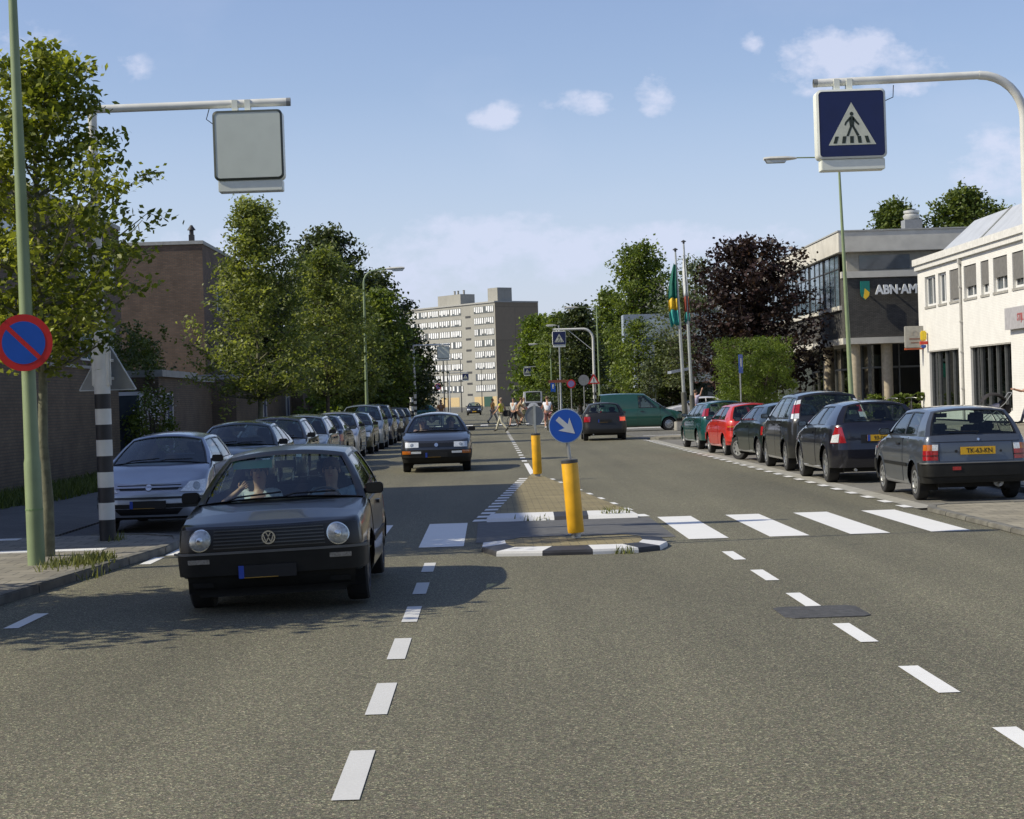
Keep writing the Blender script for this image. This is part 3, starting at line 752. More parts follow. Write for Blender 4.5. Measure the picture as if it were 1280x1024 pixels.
# ---------------------------------------------------------------- white building
def white_building():
    X0 = 22.0
    root = empty('white_building', (X0, 76, 0)); tag(root, 'white painted brick shop building with a row of upper windows at the right edge', 'shop building')
    Y0, Y1 = 46, 93; oy = 76; D = 12
    H = 8.0
    up = [(89.35,91.5),(87.2+.05,88.8),(84.85,86.6),(81.85,84.0),(79.8,81.1),(76.95,79.1),(73.9,76.2),(71.2,72.6),(68,70.2),(65,66.4),(61.5,63.7),(58,60)]
    gr = [(85.3,91.0),(76.7,83.2),(66.0,74.3),(57,64.8)]
    # facade in strips so that the openings are real recesses
    b = MB(); t = .3
    def strip(z0, z1, opens):
        ys = [Y0] + sorted([v for o in opens for v in o]) + [Y1]
        for i in range(0, len(ys), 2): b.box(0, t, ys[i]-oy, ys[i+1]-oy, z0, z1)
    strip(7.15, H-.45, []); strip(5.6, 7.15, up); strip(3.45, 5.6, []); strip(.65, 3.45, gr); strip(.1, .65, [])
    b.box(t, D, Y1-.3-oy, Y1-oy, .1, H-.45); b.box(t, D, Y0-oy, Y0+.3-oy, .1, H-.45)
    b.box(D-.3, D, Y0+.3-oy, Y1-.3-oy, .1, H-.45)
    b.build('wall', M_WBRK, root)
    b = MB(); b.box(-.16, D, Y0-oy, Y1+.03-oy, H-.448, H-.2); b.box(-.26, D, Y0-oy, Y1+.06-oy, H-.198, H+.12); b.build('cornice', mat('cornice_white', (.62,.61,.57), .6, var=.12), root)
    b = MB()
    rp = [(.4,H+.12),(2.1,H+1.75),(D-2,H+1.75),(D,H+.12)]
    ye, yr = 90.6-oy, 89.7-oy
    P = [(.4,Y0-oy,rp[0][1]),(2.1,Y0-oy,rp[1][1]),(D-2,Y0-oy,rp[1][1]),(D,Y0-oy,rp[0][1])]
    Q = [(.4,ye,rp[0][1]),(2.1,yr,rp[1][1]),(D-2,yr,rp[1][1]),(D,ye,rp[0][1])]
    for i in range(3): b.poly([P[i],P[i+1],Q[i+1],Q[i]])
    b.poly(Q); b.poly(P)
    rf = b.build('roof', mat('zinc_roof', (0.50,0.52,0.54), .45, metal=.25, var=.08, scale=1.5), root)
    b = MB()
    for y in (83.3, 75, 67): b.frame_prism([(-.12,0),(.12,0),(.12,.04),(-.12,.04)], (.4,y-oy,H+.13), (0,1,0), Vector((-.69,0,.72)), (1.7,0,1.63))
    b.build('roof_seam', mat('lead_seam', (.28,.29,.28), .6), rf)
    M_BLIND = mat('screen_blind', (0.14,0.135,0.125), .8, var=.15)
    rnd = random.Random(2)
    for i, (a, c) in enumerate(up):
        f = MB(); f.box(.14,.2,a-oy,a-oy+.09,5.66,7.15); f.box(.14,.2,c-oy-.09,c-oy,5.66,7.15); f.box(.14,.2,a-oy+.09,c-oy-.09,5.66,5.78); f.box(.14,.2,a-oy+.09,c-oy-.09,7.05,7.15)
        m = (a+c)/2-oy; f.box(.14,.2,m-.06,m+.06,5.78,7.05)
        w = f.build('window', M_WFR, root)
        p = MB(); p.box(.21,.23,a-oy,c-oy,5.66,7.15); p.build('pane', M_WIN, w)
        s = MB(); s.box(-.04,.14,a-oy-.04,c-oy+.04,5.55,5.655); s.build('sill', M_CONC, w)
        if i >= 2:
            d = {2:1.35,3:.95,4:1.02,5:.85,6:1.1}.get(i, 1.0)
            s = MB(); s.box(.05,.08,a-oy+.02,c-oy-.02,7.13-d,7.13); s.build('blind', M_BLIND, w)
    for (a, c) in gr:
        f = MB(); n = 4 if c-a < 6.2 else 5; ww = (c-a)/n
        for k in range(n+1): f.box(.1,.2,a+k*ww-oy-.035,a+k*ww-oy+.035,.66,3.44)
        w = f.build('shop_window', M_GREYM, root)
        p = MB(); p.box(.2,.22,a-oy,c-oy,.66,3.44); p.build('pane', M_GLZ, w)
        q = MB()
        y = a+.1
        while y < c-.1:
            q.box(.6+.06*rnd.random(),.66,y-oy,y-oy+.3,.7,3.4); y += .42+.1*rnd.random()
        q.build('curtain', mat('vertical_blinds', (.20,.225,.20), .8), w)
        s = MB(); s.box(-.03,.1,a-oy,c-oy,3.38,3.44); s.box(-.05,.1,a-oy,c-oy,.6,.655); s.build('sill', M_CONC, w)
    b = MB(); b.tube([(-.07,84.45-oy,.1),(-.07,84.45-oy,7.5)], .06, 10); 
    for z in (1.5,3.2,4.6,6.2): b.box(-.14,0,84.37-oy,84.53-oy,z,z+.08)
    b.box(-.15,.0,84.33-oy,84.57-oy,7.3,7.54); b.build('downpipe', mat('downpipe_grey', (.42,.41,.38), .5), root, smooth=40)
    b = MB(); b.box(.5,D-.4,Y0+.4-oy,Y1-.4-oy,3.5,3.6); b.box(6,6.1,Y0+.4-oy,Y1-.4-oy,.1,3.4); b.build('inner_wall', mat('dark_interior', (.07,.07,.065), .8), root)
    return root
white_building()
sg = empty('shop_fascia_sign', (21.86, 73.6, 4.4)); tag(sg, 'grey fascia sign with red letters over the shopfront at right edge', 'shop sign')
b = MB(); b.box(-.1,.0,-3.1,3.1,-.45,.45); b.build('sign_panel', mat('sign_panel_grey', (.38,.37,.38), .4), sg)
text_mesh('STIJL WINKEL', .42, 'lettering', mat('letter_red', (.34,.10,.10), .5), sg, (-.105,0,0), (PI/2,0,-PI/2), depth=.01, bold=.01)
sg = empty('projecting_box_sign', (21.55, 92.2, 4.2)); tag(sg, 'grey box sign with orange edge projecting beside the white building corner', 'shop sign')
b = MB(); b.box(-.48,.48,-.12,.12,-.55,.55); b.build('sign_box', mat('sign_face_grey', (.36,.35,.31), .4), sg, bevel=.03)
b = MB(); b.box(-.5,.5,-.08,.08,-.64,-.56); b.box(.485,.56,-.13,.13,-.6,.56); b.build('sign_edge', mat('orange_edge', (.5,.11,.04), .4), sg)
b = MB(); b.lathe([(.14,-.135),(.14,-.125)], (0,0,.18), axis='y', seg=16); b.box(-.28,.28,-.128,-.123,-.14,-.06); b.box(-.2,.2,-.128,-.123,-.32,-.26); b.build('sign_print', mat('print_brown', (.22,.13,.10), .5), sg)
b = MB(); b.box(.5,.9,-.03,.03,.3,.36); b.build('bracket', M_DFR, sg)
sg = empty('lottery_sign', (22.25, 91.8, 4.2)); 
sg.location = (21.78, 91.2, 4.2); sg.scale = (.62, .62, .8)
tag(sg, 'small yellow, red and blue sign hanging on the white building corner', 'shop sign')
b = MB(); b.prism([(-.24,-.16),(.24,-.16),(.24,.16),(-.24,.16)], -.3, .34); b.build('yellow_body', mat('sign_yellow', (.75,.55,.03), .4), sg, bevel=.08)
b = MB(); b.prism([(-.28,-.18),(.28,-.18),(.28,.18),(-.28,.18)], -.52, -.32); b.build('red_base', mat('sign_red2', (.55,.04,.02), .4), sg)
b = MB(); b.lathe([(.0,-.8),(.2,-.7),(.2,-.55)], seg=12); b.build('blue_tip', mat('sign_blue2', (.02,.07,.3), .4), sg)
b = MB(); b.box(.24,.4,-.03,.03,.1,.15); b.build('bracket', M_DFR, sg)

# ---------------------------------------------------------------- blue-grey mall portal
M_PORT = mat_brick('pale_blue_cladding', (0.25,0.30,0.36), (0.27,0.32,0.38), (0.19,0.22,0.27), bw=2.0, bh=.5, ms=.02, var=.06)
root = empty('mall_portal', (12.5, 128, 0)); tag(root, 'pale blue clad portal with two legs and a cross beam beyond the green van', 'mall portal')
b = MB(); b.box(-2.3,-.9,-1,1,.1,5.4); b.build('portal_leg', M_PORT, root)
b = MB(); b.box(1.9,3.1,-1,1,.1,5.4); b.build('portal_leg', M_PORT, root)
b = MB(); b.box(-3.0,5.4,-1.02,1.02,5.402,7.3); b.build('cross_beam', M_PORT, root)
b = MB(); b.box(-2.4,5.0,-1.08,-1.022,5.7,6.9); b.build('beam_sign', mat('beam_sign_grey', (.30,.36,.38), .4, var=.5, scale=1.4), root)
root = empty('shop_arcade', (21, 142, 0)); tag(root, 'low shop front with dark windows seen under the trees behind the flagpoles', 'shop building')
b = MB(); b.box(-9,26,0,8,3.3,5.8); b.build('wall', mat('mall_panel', (.11,.11,.10), .7), root)
b = MB(); b.box(-9,26,.4,.45,.1,3.3); b.build('shop_window', M_GLZ, root)
b = MB(); b.box(-9,26,3,3.1,.1,3.3); b.build('inner_wall', mat('mall_inside', (.10,.09,.07), .8, var=.7, scale=.8), root)
for x in (-9,-4,1,6,11): 
    b = MB(); b.box(x,x+.3,-.1,.4,.1,3.3); b.build('pillar', M_PORT, root)
# shelter with a wing roof
root = empty('bus_shelter', (13.1, 112, 0)); tag(root, 'shelter with pale curved wing roof behind the two flagpoles', 'shelter')
b = MB(); n = 10
top = [(-2.0+4.2*i/n, 3.0+.35*(i/n)+.12*math.sin(PI*i/n)) for i in range(n+1)]
b.frame_prism(top + [(x, z-.16) for x, z in reversed(top)], (0,-1.2,.1), (1,0,0), (0,0,1), (0,2.4,0)); b.build('roof', mat('shelter_roof', (.34,.38,.45), .35, metal=.3), root, smooth=30)
for x in (-.6, 1.4):
    b = MB(); b.tube([(x,0,.1),(x,0,3.2)], .07, 8); b.build('post', M_STEEL, root)
b = MB(); b.box(-.5,1.3,.2,.24,.5,2.4); b.build('glass_screen', M_GLZ, root)
# ================================================================ TREES AND PLANTS
M_BARK = mat('bark', (0.085,0.07,0.05), .9, var=.3, scale=14, bump=.5, bscale=30)
M_BARKG = mat('green_grey_bark', (0.13,0.13,0.085), .9, var=.3, scale=12, bump=.5, bscale=30)
LEAF = {
 'lime':  mat_leaf('lime_leaves', (.065,.095,.014), (.38,.41,.075), .42),
 'street':mat_leaf('street_leaves', (.08,.11,.028), (.37,.41,.13), .43),
 'dark':  mat_leaf('dark_leaves', (.018,.034,.013), (.11,.135,.04), .25),
 'mid':   mat_leaf('mid_leaves', (.048,.080,.015), (.23,.29,.06), .38),
 'yellowgreen': mat_leaf('willow_leaves', (.06,.10,.014), (.22,.29,.045), .36),
 'grey':  mat_leaf('grey_leaves', (.06,.08,.035), (.20,.24,.12), .3),
 'purple':mat_leaf('purple_leaves', (.014,.009,.009), (.062,.034,.030), .2),
 'conifer':mat_leaf('conifer_leaves', (.04,.07,.012), (.18,.22,.045), .2),
}
def leaves_mesh(P, S, tints, rng, up=.35, aspect=.62):
    """one pointed four-sided leaf per centre P with size S"""
    n = len(P)
    nrm = rng.normal(size=(n,3)); nrm[:,2] = np.abs(nrm[:,2])+up; nrm /= np.linalg.norm(nrm, axis=1)[:,None]
    t = rng.normal(size=(n,3)); t -= (t*nrm).sum(1)[:,None]*nrm; t /= np.linalg.norm(t, axis=1)[:,None]
    bt = np.cross(nrm, t)
    S = S[:,None]
    V = np.empty((n,4,3))
    V[:,0] = P - t*S; V[:,1] = P + bt*S*aspect - t*S*.15; V[:,2] = P + t*S; V[:,3] = P - bt*S*aspect - t*S*.15
    V[:,0] += nrm*S*.12; V[:,2] += -nrm*S*.18
    return V.reshape(-1,3), np.repeat(tints, 4)
def leaf_object(name, V, T, material, parent, loc=None):
    n = len(V)//4
    me = bpy.data.meshes.new(name)
    me.vertices.add(len(V)); me.vertices.foreach_set('co', V.astype(np.float32).ravel())
    me.loops.add(n*4); me.loops.foreach_set('vertex_index', np.arange(n*4, dtype=np.int32))
    me.polygons.add(n); me.polygons.foreach_set('loop_start', np.arange(0, n*4, 4, dtype=np.int32)); me.polygons.foreach_set('loop_total', np.full(n, 4, dtype=np.int32))
    me.update(calc_edges=True); me.validate()
    at = me.attributes.new('tint', 'FLOAT', 'POINT'); at.data.foreach_set('value', T.astype(np.float32))
    me.materials.append(material)
    o = bpy.data.objects.new(name, me); COL.objects.link(o)
    if parent: o.parent = parent
    if loc: o.location = loc
    return o
def tree(name, label, loc, h, prof, kind, n_limb=34, n_twig=9, n_leaf=22, leaf=.055, seed=1, trunk_r=.09, z0=None, lean=(0,0), bark=None,
         rise=(.25,.75), spread=.17, group=None, cat='tree', skew=None, flat=.55):
    """prof: crown radius against height [(z, r), ...]; limbs leave the trunk and carry twigs with leaves"""
    rng = np.random.default_rng(seed)
    root = empty(name, loc); tag(root, label, cat, group)
    zs_ = [p[0] for p in prof]; rs_ = [p[1] for p in prof]
    zb = zs_[0] if z0 is None else z0
    top = prof[-1][0]
    tr = MB()
    N = 9; path = []
    wob = rng.normal(0, .03*trunk_r/.09, (N,2)); wob[0] = 0
    for i in range(N):
        z = -.05 + (top*.93)*i/(N-1)
        path.append((lean[0]*z+wob[i,0], lean[1]*z+wob[i,1], z))
    rad = [trunk_r*(1.25 if i == 0 else 1)*(1-.82*(i/(N-1))) for i in range(N)]
    tr.tube(path, rad, 10)
    def trunk_at(z):
        return np.array([np.interp(z, [p[2] for p in path], [p[k] for p in path]) for k in range(2)] + [z])
    Ps = []; Ss = []; Ts = []
    golden = 2.39996
    for i in range(n_limb):
        f = (i+.5)/n_limb
        zt = zb + (top-zb)*(f**.92)                       # height of the limb tip
        rr = np.interp(zt, zs_, rs_)*rng.uniform(.72, 1.14)
        if skew: rr *= 1 + skew[0]*math.cos(i*golden) + skew[1]*math.sin(i*golden)
        az_ = i*golden + rng.uniform(-.35, .35)
        za = max(zb*.86, zt - rr*rng.uniform(*rise) - .15)
        a = trunk_at(min(za, top*.9)); 
        tip = trunk_at(min(zt, top)); tip = np.array([tip[0]+rr*math.cos(az_), tip[1]+rr*math.sin(az_), zt])
        mid = (a+tip)/2 + np.array([0,0,-.08*rr]) + rng.normal(0, .05*rr, 3)
        lr = trunk_r*.42*(1-.6*f)
        tr.tube([tuple(a), tuple(mid), tuple(tip)], [lr, lr*.6, lr*.15], 5, cap=False)
        shade = rng.normal(0, .16)
        for j in range(n_twig):
            t = .22 + .80*((j+rng.random())/n_twig)
            p0 = a*(1-t)**2 + 2*mid*t*(1-t) + tip*t*t if t <= 1 else tip
            L = (.14+.30*rr)*(1.15-t*.7)
            d = rng.normal(size=3); d[2] = d[2]*.45+.1; d /= np.linalg.norm(d)
            p1 = p0 + d*L*rng.uniform(.5, 1.1)
            if j % 2 == 0: tr.tube([tuple(p0), tuple(p1)], [lr*.3, lr*.08], 3, cap=False)
            k = max(3, int(n_leaf*rng.uniform(.45, 1.5)))
            u = rng.random(k)[:,None]
            c = p0 + (p1-p0)*(.25+.9*u) + rng.normal(size=(k,3))*np.array([spread, spread, spread*flat])
            Ps.append(c); Ss.append(leaf*rng.uniform(.6, 1.35, k)); Ts.append(np.clip(rng.normal(.45+shade+rng.normal(0, .1), .2, k), 0, 1))
    P = np.concatenate(Ps); S = np.concatenate(Ss); T = np.concatenate(Ts)
    V, TT = leaves_mesh(P, S, T, rng)
    tr.build('trunk', bark or M_BARK, root, smooth=60, merge=False)
    leaf_object('crown', V, TT, LEAF[kind], root)
    return root
def shrub(name, label, loc, dims, kind, n=2500, leaf=.05, seed=1, box=False, group=None, cat='shrub', droop=False, lump=.25, stems=4):
    """a bush: short stems and a lumpy leafy volume; box=True gives a clipped square one"""
    rng = np.random.default_rng(seed)
    root = empty(name, loc); tag(root, label, cat, group)
    sx, sy, sz, zb = dims          # half widths, height, bottom
    k = max(6, n//60)
    if box: C = rng.uniform(-1, 1, (k,3))
    else:
        C = rng.normal(size=(k,3)); C /= np.linalg.norm(C, axis=1)[:,None]; C *= rng.uniform(.35, 1, k)[:,None]**.5
    m = 60
    sg = lump if not box else .16
    P = (C[:,None,:] + rng.normal(size=(k,m,3))*sg*np.array([.5,.5,.4])).reshape(-1,3)
    if box:
        q = np.abs(P).max(1); P = P/np.maximum(1, q/1.02)[:,None]
        P += rng.normal(size=P.shape)*.03
    T = np.clip(np.repeat(rng.normal(.45, .17, k), m)+rng.normal(0, .15, k*m), 0, 1)
    P = P*np.array([sx, sy, (sz-zb)/2]) + np.array([0, 0, (sz+zb)/2])
    S = leaf*rng.uniform(.6, 1.4, len(P))
    V, TT = leaves_mesh(P, S, T, rng, aspect=.25 if droop else .6)
    b = MB()
    for i in range(stems):
        a = 2*PI*i/stems; b.tube([(.12*sx*math.cos(a), .12*sy*math.sin(a), -.05), (.3*sx*math.cos(a), .3*sy*math.sin(a), max(zb, .2)+.3*(sz-zb)), (.5*sx*math.cos(a), .5*sy*math.sin(a), zb+.75*(sz-zb))], [.05,.035,.01], 6)
    b.build('trunk' if stems == 1 or droop else 'stem', M_BARK, root, smooth=60, merge=False)
    leaf_object('foliage', V, TT, LEAF[kind], root)
    return root
GL = 'street trees along the left pavement'
tree('street_tree', 'small lime tree with layered branches behind the green post at left edge', (-5.0,20.6,.08), 6.0,
     [(2.4,.7),(2.7,.95),(3.3,1.3),(4.1,1.5),(4.6,1.15),(5.0,.85),(5.35,.75),(5.6,.6),(5.75,.35)], 'lime', n_limb=54, n_twig=11, n_leaf=27, leaf=.043, seed=11, trunk_r=.07, spread=.10, bark=M_BARKG, rise=(.3,.6), group=GL, flat=.5)
tree('street_tree', 'street tree with broad base and two pointed tops under the blank light box', (-6.25,50,.1), 7.5,
     [(2.1,.9),(2.5,1.7),(3.1,2.0),(3.9,1.75),(4.7,1.35),(5.5,1.0),(6.3,.75),(7.3,.3)], 'street', n_limb=76, n_twig=10, n_leaf=28, leaf=.054, seed=5, trunk_r=.085, spread=.15, bark=M_BARKG, group=GL)
tree('street_tree', 'rounded street tree standing second in the row, right of the two-topped one', (-6.3,72,.1), 8.0,
     [(2.2,.9),(2.8,1.4),(3.8,1.55),(5.0,1.5),(6.2,1.25),(7.3,.9),(7.8,.3)], 'street', n_limb=64, n_twig=9, n_leaf=20, leaf=.075, seed=7, spread=.2, group=GL)
tree('street_tree', 'street tree behind the curved lamp post, its crown part hidden by it', (-6.6,88,.1), 7.4,
     [(2.0,1.0),(2.8,1.9),(4.0,2.1),(5.2,1.7),(6.4,1.1),(7.2,.4)], 'street', n_limb=58, n_twig=9, n_leaf=18, leaf=.09, seed=9, spread=.24, group=GL)
tree('street_tree', 'olive green street tree with pointed top right of the curved lamp post', (-6.0,103,.1), 8.2,
     [(1.6,1.4),(2.8,2.3),(4.2,2.3),(5.6,1.7),(7,1.0),(8,.3)], 'mid', n_limb=60, n_twig=9, n_leaf=18, leaf=.11, seed=13, spread=.28, group=GL)
tree('street_tree', 'dark street tree nearest the apartment block at the end of the row', (-6.0,130,.1), 7.6,
     [(1.4,1.5),(2.8,2.6),(4.2,2.4),(5.8,1.7),(7.2,.5)], 'dark', n_limb=60, n_twig=9, n_leaf=18, leaf=.13, seed=15, spread=.32, group=GL)
tree('street_tree', 'last and lowest dark tree before the crossing on the left', (-6.3,152,.1), 5.8,
     [(.9,1.4),(2.2,2.1),(3.8,1.9),(5.5,.5)], 'dark', n_limb=44, n_twig=8, n_leaf=16, leaf=.14, seed=16, spread=.32, group=GL)
tree('tall_tree', 'tall dark tree rising above the left row behind the street lamp', (-10.2,116,0), 12.8,
     [(2.5,2.2),(4.5,3.3),(7,3.5),(9,3.2),(11,2.5),(12.4,1.4),(12.9,.5)], 'dark', n_limb=90, n_twig=10, n_leaf=20, leaf=.14, seed=21, trunk_r=.25, spread=.32)
tree('tall_tree', 'dark tree whose lobe sticks out right of the tall one behind the lamp', (-8.0,128,0), 11.2,
     [(2.5,2.2),(5,3.1),(7.5,2.9),(9.5,2.2),(11,.8)], 'dark', n_limb=70, n_twig=9, n_leaf=18, leaf=.15, seed=22, trunk_r=.22, spread=.34)
tree('garden_tree', 'dark tree filling the gap behind the second and third street trees', (-11.5,100,0), 8.8,
     [(1,2.5),(4,3.2),(6.5,2.6),(8.6,.8)], 'dark', n_limb=60, n_twig=8, n_leaf=18, leaf=.13, seed=23, trunk_r=.18, spread=.32)
tree('pavement_tree', 'tree beside the camera, out of frame, dappling the road at left', (-7.0,14.6,.1), 5.0,
     [(2.2,1.4),(3.0,2.0),(4.0,1.8),(4.6,1.2),(5.0,.5)], 'lime', n_limb=60, n_twig=9, n_leaf=24, leaf=.08, seed=30, trunk_r=.1, spread=.2)
# hedges and shrubs left
shrub('tall_hedge', 'tall dark clipped hedge in the gap between the brick walls', (-10.6,54.2,0), (.85,1.6,4.15,0), 'conifer', n=9000, leaf=.05, seed=2, box=True, cat='hedge', stems=3)
shrub('flowering_shrub', 'dark shrub with pale flowers beside the garden gate', (-9.2,50.2,0), (.75,.7,2.3,0), 'mid', n=2600, leaf=.05, seed=3)
rng_ = np.random.default_rng(4)
P_ = rng_.normal(size=(160,3))*np.array([.22,.22,.28])+np.array([-9.0,49.4,1.75])
V_, T_ = leaves_mesh(P_, np.full(160,.035), np.full(160,.9), rng_)
MATS['petals'] = mat('white_petals', (.55,.52,.50), .6); o = leaf_object('blossom', V_, T_, MATS['petals'], None)
o.parent = bpy.data.objects['flowering_shrub']; o.location = (9.2,-50.2,0)
shrub('round_shrub', 'rounded dark bush topping the wall right of the tall hedge', (-11.2,58,0), (1.3,1.6,3.9,.4), 'dark', n=4200, leaf=.06, seed=6)
for i, (x, y, hh, lab, kd) in enumerate(((-7.9,88,2.2,'sunlit bush at the foot of the curved lamp post','yellowgreen'),(-8.2,96,2.6,'leafy bush behind the curved lamp post foot','mid'),(-7.9,104,2.2,'olive bush under the street trees past the sheds','yellowgreen'),(-8.0,116,3.0,'dark bush beneath the dark street trees','dark'),(-7.6,140,3.2,'dark bush at the far end of the left tree row','dark'))):
    shrub('bush', lab, (x,y,0), (1.5,3.2,hh,0), kd, n=4200, leaf=.085, seed=40+i, group='bushes under the left trees')

# right side
tree('copper_beech', 'broad dark purple leaved tree left of the bank', (14.6,101,.1), 10.3,
     [(2.2,2.6),(3.5,3.6),(5,3.9),(6.6,3.6),(8,3.1),(9.3,2.4),(10.1,1.4)], 'purple', n_limb=96, n_twig=10, n_leaf=20, leaf=.13, seed=51, trunk_r=.2, spread=.3, skew=(.12,0))
shrub('clipped_willow', 'bright green square clipped tree in front of the purple one', (12.9,89,.1), (1.85,1.6,4.15,.75), 'yellowgreen', n=19000, leaf=.075, seed=52, box=True, cat='tree', droop=True, stems=2)
tree('tall_tree', 'tall loose crowned tree left of the flagpoles above the green van', (11.2,132,.1), 12.8,
     [(1.8,1.6),(3.5,2.6),(5.5,2.9),(7.5,2.7),(9,2.4),(10.5,2.1),(11.8,1.8),(12.6,1.0)], 'mid', n_limb=100, n_twig=9, n_leaf=18, leaf=.13, seed=53, trunk_r=.22, spread=.3)
tree('tall_tree', 'pale loose tree showing between the flags and the purple tree', (17.3,150,.1), 13.0,
     [(3,2.0),(6,2.4),(9,2.3),(11.5,1.9),(12.8,.9)], 'grey', n_limb=60, n_twig=8, n_leaf=12, leaf=.14, seed=54, trunk_r=.2, spread=.35)
tree('tall_tree', 'dark tree behind the far crossing sign on the right', (8.6,172,.1), 10.6,
     [(1.2,2.0),(3,2.6),(6,2.7),(8.5,1.9),(10.3,.7)], 'dark', n_limb=66, n_twig=9, n_leaf=18, leaf=.16, seed=55, trunk_r=.2, spread=.38)
tree('willow', 'large light green tree at the end of the road right of the apartments', (6.9,236,.1), 12.4,
     [(1.0,2.8),(3.5,4.0),(6.5,3.7),(9,2.9),(11,2.0),(12.3,.9)], 'yellowgreen', n_limb=90, n_twig=9, n_leaf=20, leaf=.22, seed=56, trunk_r=.3, spread=.5)
tree('willow', 'mid green tree between the light green one and the dark one', (9.0,222,.1), 12.0,
     [(1,2.6),(4,3.6),(7,3.4),(10,2.4),(11.8,.8)], 'mid', n_limb=76, n_twig=9, n_leaf=18, leaf=.2, seed=57, trunk_r=.3, spread=.45)
tree('tall_tree', 'mid green tree crown between far lamp post and tall loose tree', (13.0,190,.1), 13.0,
     [(1,2.6),(4,3.4),(7,3.3),(10,2.2),(12.6,.7)], 'mid', n_limb=76, n_twig=9, n_leaf=18, leaf=.19, seed=58, trunk_r=.3, spread=.42)
tree('roadside_tree', 'dark tree trunk and low crown behind the white car', (14.6,133,.1), 8.2,
     [(1.2,2.2),(3,3.1),(5.5,2.8),(8.0,.8)], 'dark', n_limb=66, n_twig=8, n_leaf=16, leaf=.13, seed=59, trunk_r=.2, spread=.32)
tree('young_tree', 'slim young tree in front of the pale blue portal leg', (10.4,118,.1), 4.0,
     [(1.6,.3),(2.2,.8),(3.0,.75),(3.9,.2)], 'grey', n_limb=22, n_twig=7, n_leaf=12, leaf=.08, seed=60, trunk_r=.045, spread=.12)
for i, (x, y, hh, rr, lab) in enumerate(((33.7,150,17.0,2.5,'left one of the green tree tops above the bank roof'),(39.4,150,18.0,3.5,'broad green tree top above the bank roof, middle of three'),(43.8,154,16.6,2.4,'lower green tree top above the white building roof'))):
    tree('background_tree', lab, (x,y,0), hh, [(6,rr*.8),(9,rr*1.1),(13,rr*1.05),(hh-2.2,rr*.9),(hh-.9,rr*.62),(hh,.5)], 'conifer', n_limb=110, n_twig=9, n_leaf=20, leaf=.18, seed=70+i, trunk_r=.3, spread=.38, group='trees behind the bank')
for i, (x, y, sx, sy, hh, kd, lab) in enumerate(((16.6,92,1.9,1.2,1.4,'dark','low dark bush beside the clipped square tree'),(21.0,92.6,1.9,.5,1.25,'mid','low hedge in front of the bank column'),
        (11.5,150,3,2,3.0,'dark','dark bush under the tall loose tree'),(18.5,118,3.4,1.5,2.4,'dark','dark bush between purple tree and bank'),(6.5,190,2.6,2,2.6,'dark','dark bush under the far right trees'))):
    shrub('bush' if i != 1 else 'low_hedge', lab, (x,y,.1), (sx,sy,hh,0), kd, n=3400, leaf=.075 if y < 100 else .12, seed=80+i, cat='hedge' if i == 1 else 'shrub', box=(i == 1))

tree('pavement_tree', 'thin leaved grey green tree screening the pale blue portal', (12.9,121,.1), 8.8,
     [(2.2,1.2),(4,2.2),(6,2.3),(7.6,1.6),(8.7,.5)], 'grey', n_limb=60, n_twig=8, n_leaf=13, leaf=.10, seed=161, trunk_r=.12, spread=.28)
tree('pavement_tree', 'mid green tree between the portal legs behind the green van', (10.2,124,.1), 7.0,
     [(1.6,1.0),(3,1.5),(5,1.4),(6.8,.5)], 'mid', n_limb=40, n_twig=8, n_leaf=14, leaf=.10, seed=162, trunk_r=.1, spread=.24)
# ================================================================ CARS
M_TYRE = mat('tyre_rubber', (0.018,0.018,0.019), .85, var=.25, bump=.15)
M_RIM = mat('steel_hubcap', (0.42,0.43,0.43), .35, metal=.7, var=.1)
M_RIMD = mat('dark_rim', (0.10,0.10,0.105), .4, metal=.6, var=.15)
M_PLAST = mat('black_bumper_plastic', (0.010,0.010,0.009), .55, var=.25, spec=.3)
M_TRIM = mat('car_black_trim', (0.010,0.010,0.011), .35, var=.2)
M_UNDER = mat('underbody', (0.010,0.010,0.010), .9, var=.3)
M_SEAT = mat('seat_fabric', (0.035,0.036,0.042), .9, var=.3, scale=20)
M_MIRR = mat('mirror_pane', (.22,.24,.26), .1, metal=.9, var=.1)
M_CHROME = mat('bright_metal', (0.65,0.66,0.67), .18, metal=.95, var=.05)
M_CARGL = mat_glass('car_glass', (0.68,0.77,0.73))
M_CARGLS = mat_glass('car_side_glass', (0.62,0.70,0.68))
M_REFL = mat('headlight_reflector', (0.42,0.44,0.44), .22, metal=.55, var=.25, scale=40)
M_LENS = mat('clear_lamp_lens', (0.70,0.73,0.75), .15, metal=.15, coat=1, var=.25, scale=45)
M_TAIL = mat('red_lamp_lens', (0.30,0.010,0.014), .2, coat=1, var=.25, scale=35)
M_AMBER = mat('amber_lamp_lens', (0.42,0.12,0.012), .22, coat=1, var=.2, scale=35)
M_TAILON = mat('lit_brake_lamp', (0.6,0.03,0.01), .2, coat=1, emit=(1.0,.10,.02,.45))
M_PLATE = mat('yellow_number_plate', (0.62,0.36,0.015), .4, var=.05)
M_PBLUE = mat('plate_blue_strip', (0.02,0.06,0.35), .4)
M_PBLK = mat('plate_black_letters', (0.02,0.015,0.01), .5)
M_PDARK = mat('dark_plate', (0.006,0.006,0.006), .6)
def paint(name, col, metal=.35, rough=.34, coat=1.0):
    if name in MATS: return MATS[name]
    m = mat('car_paint_'+name, col, rough, metal=metal, coat=coat, var=.1, scale=2.2)
    MATS[name] = m; return m

def smooth01(t): t = max(0., min(1., t)); return t*t*(3-2*t)

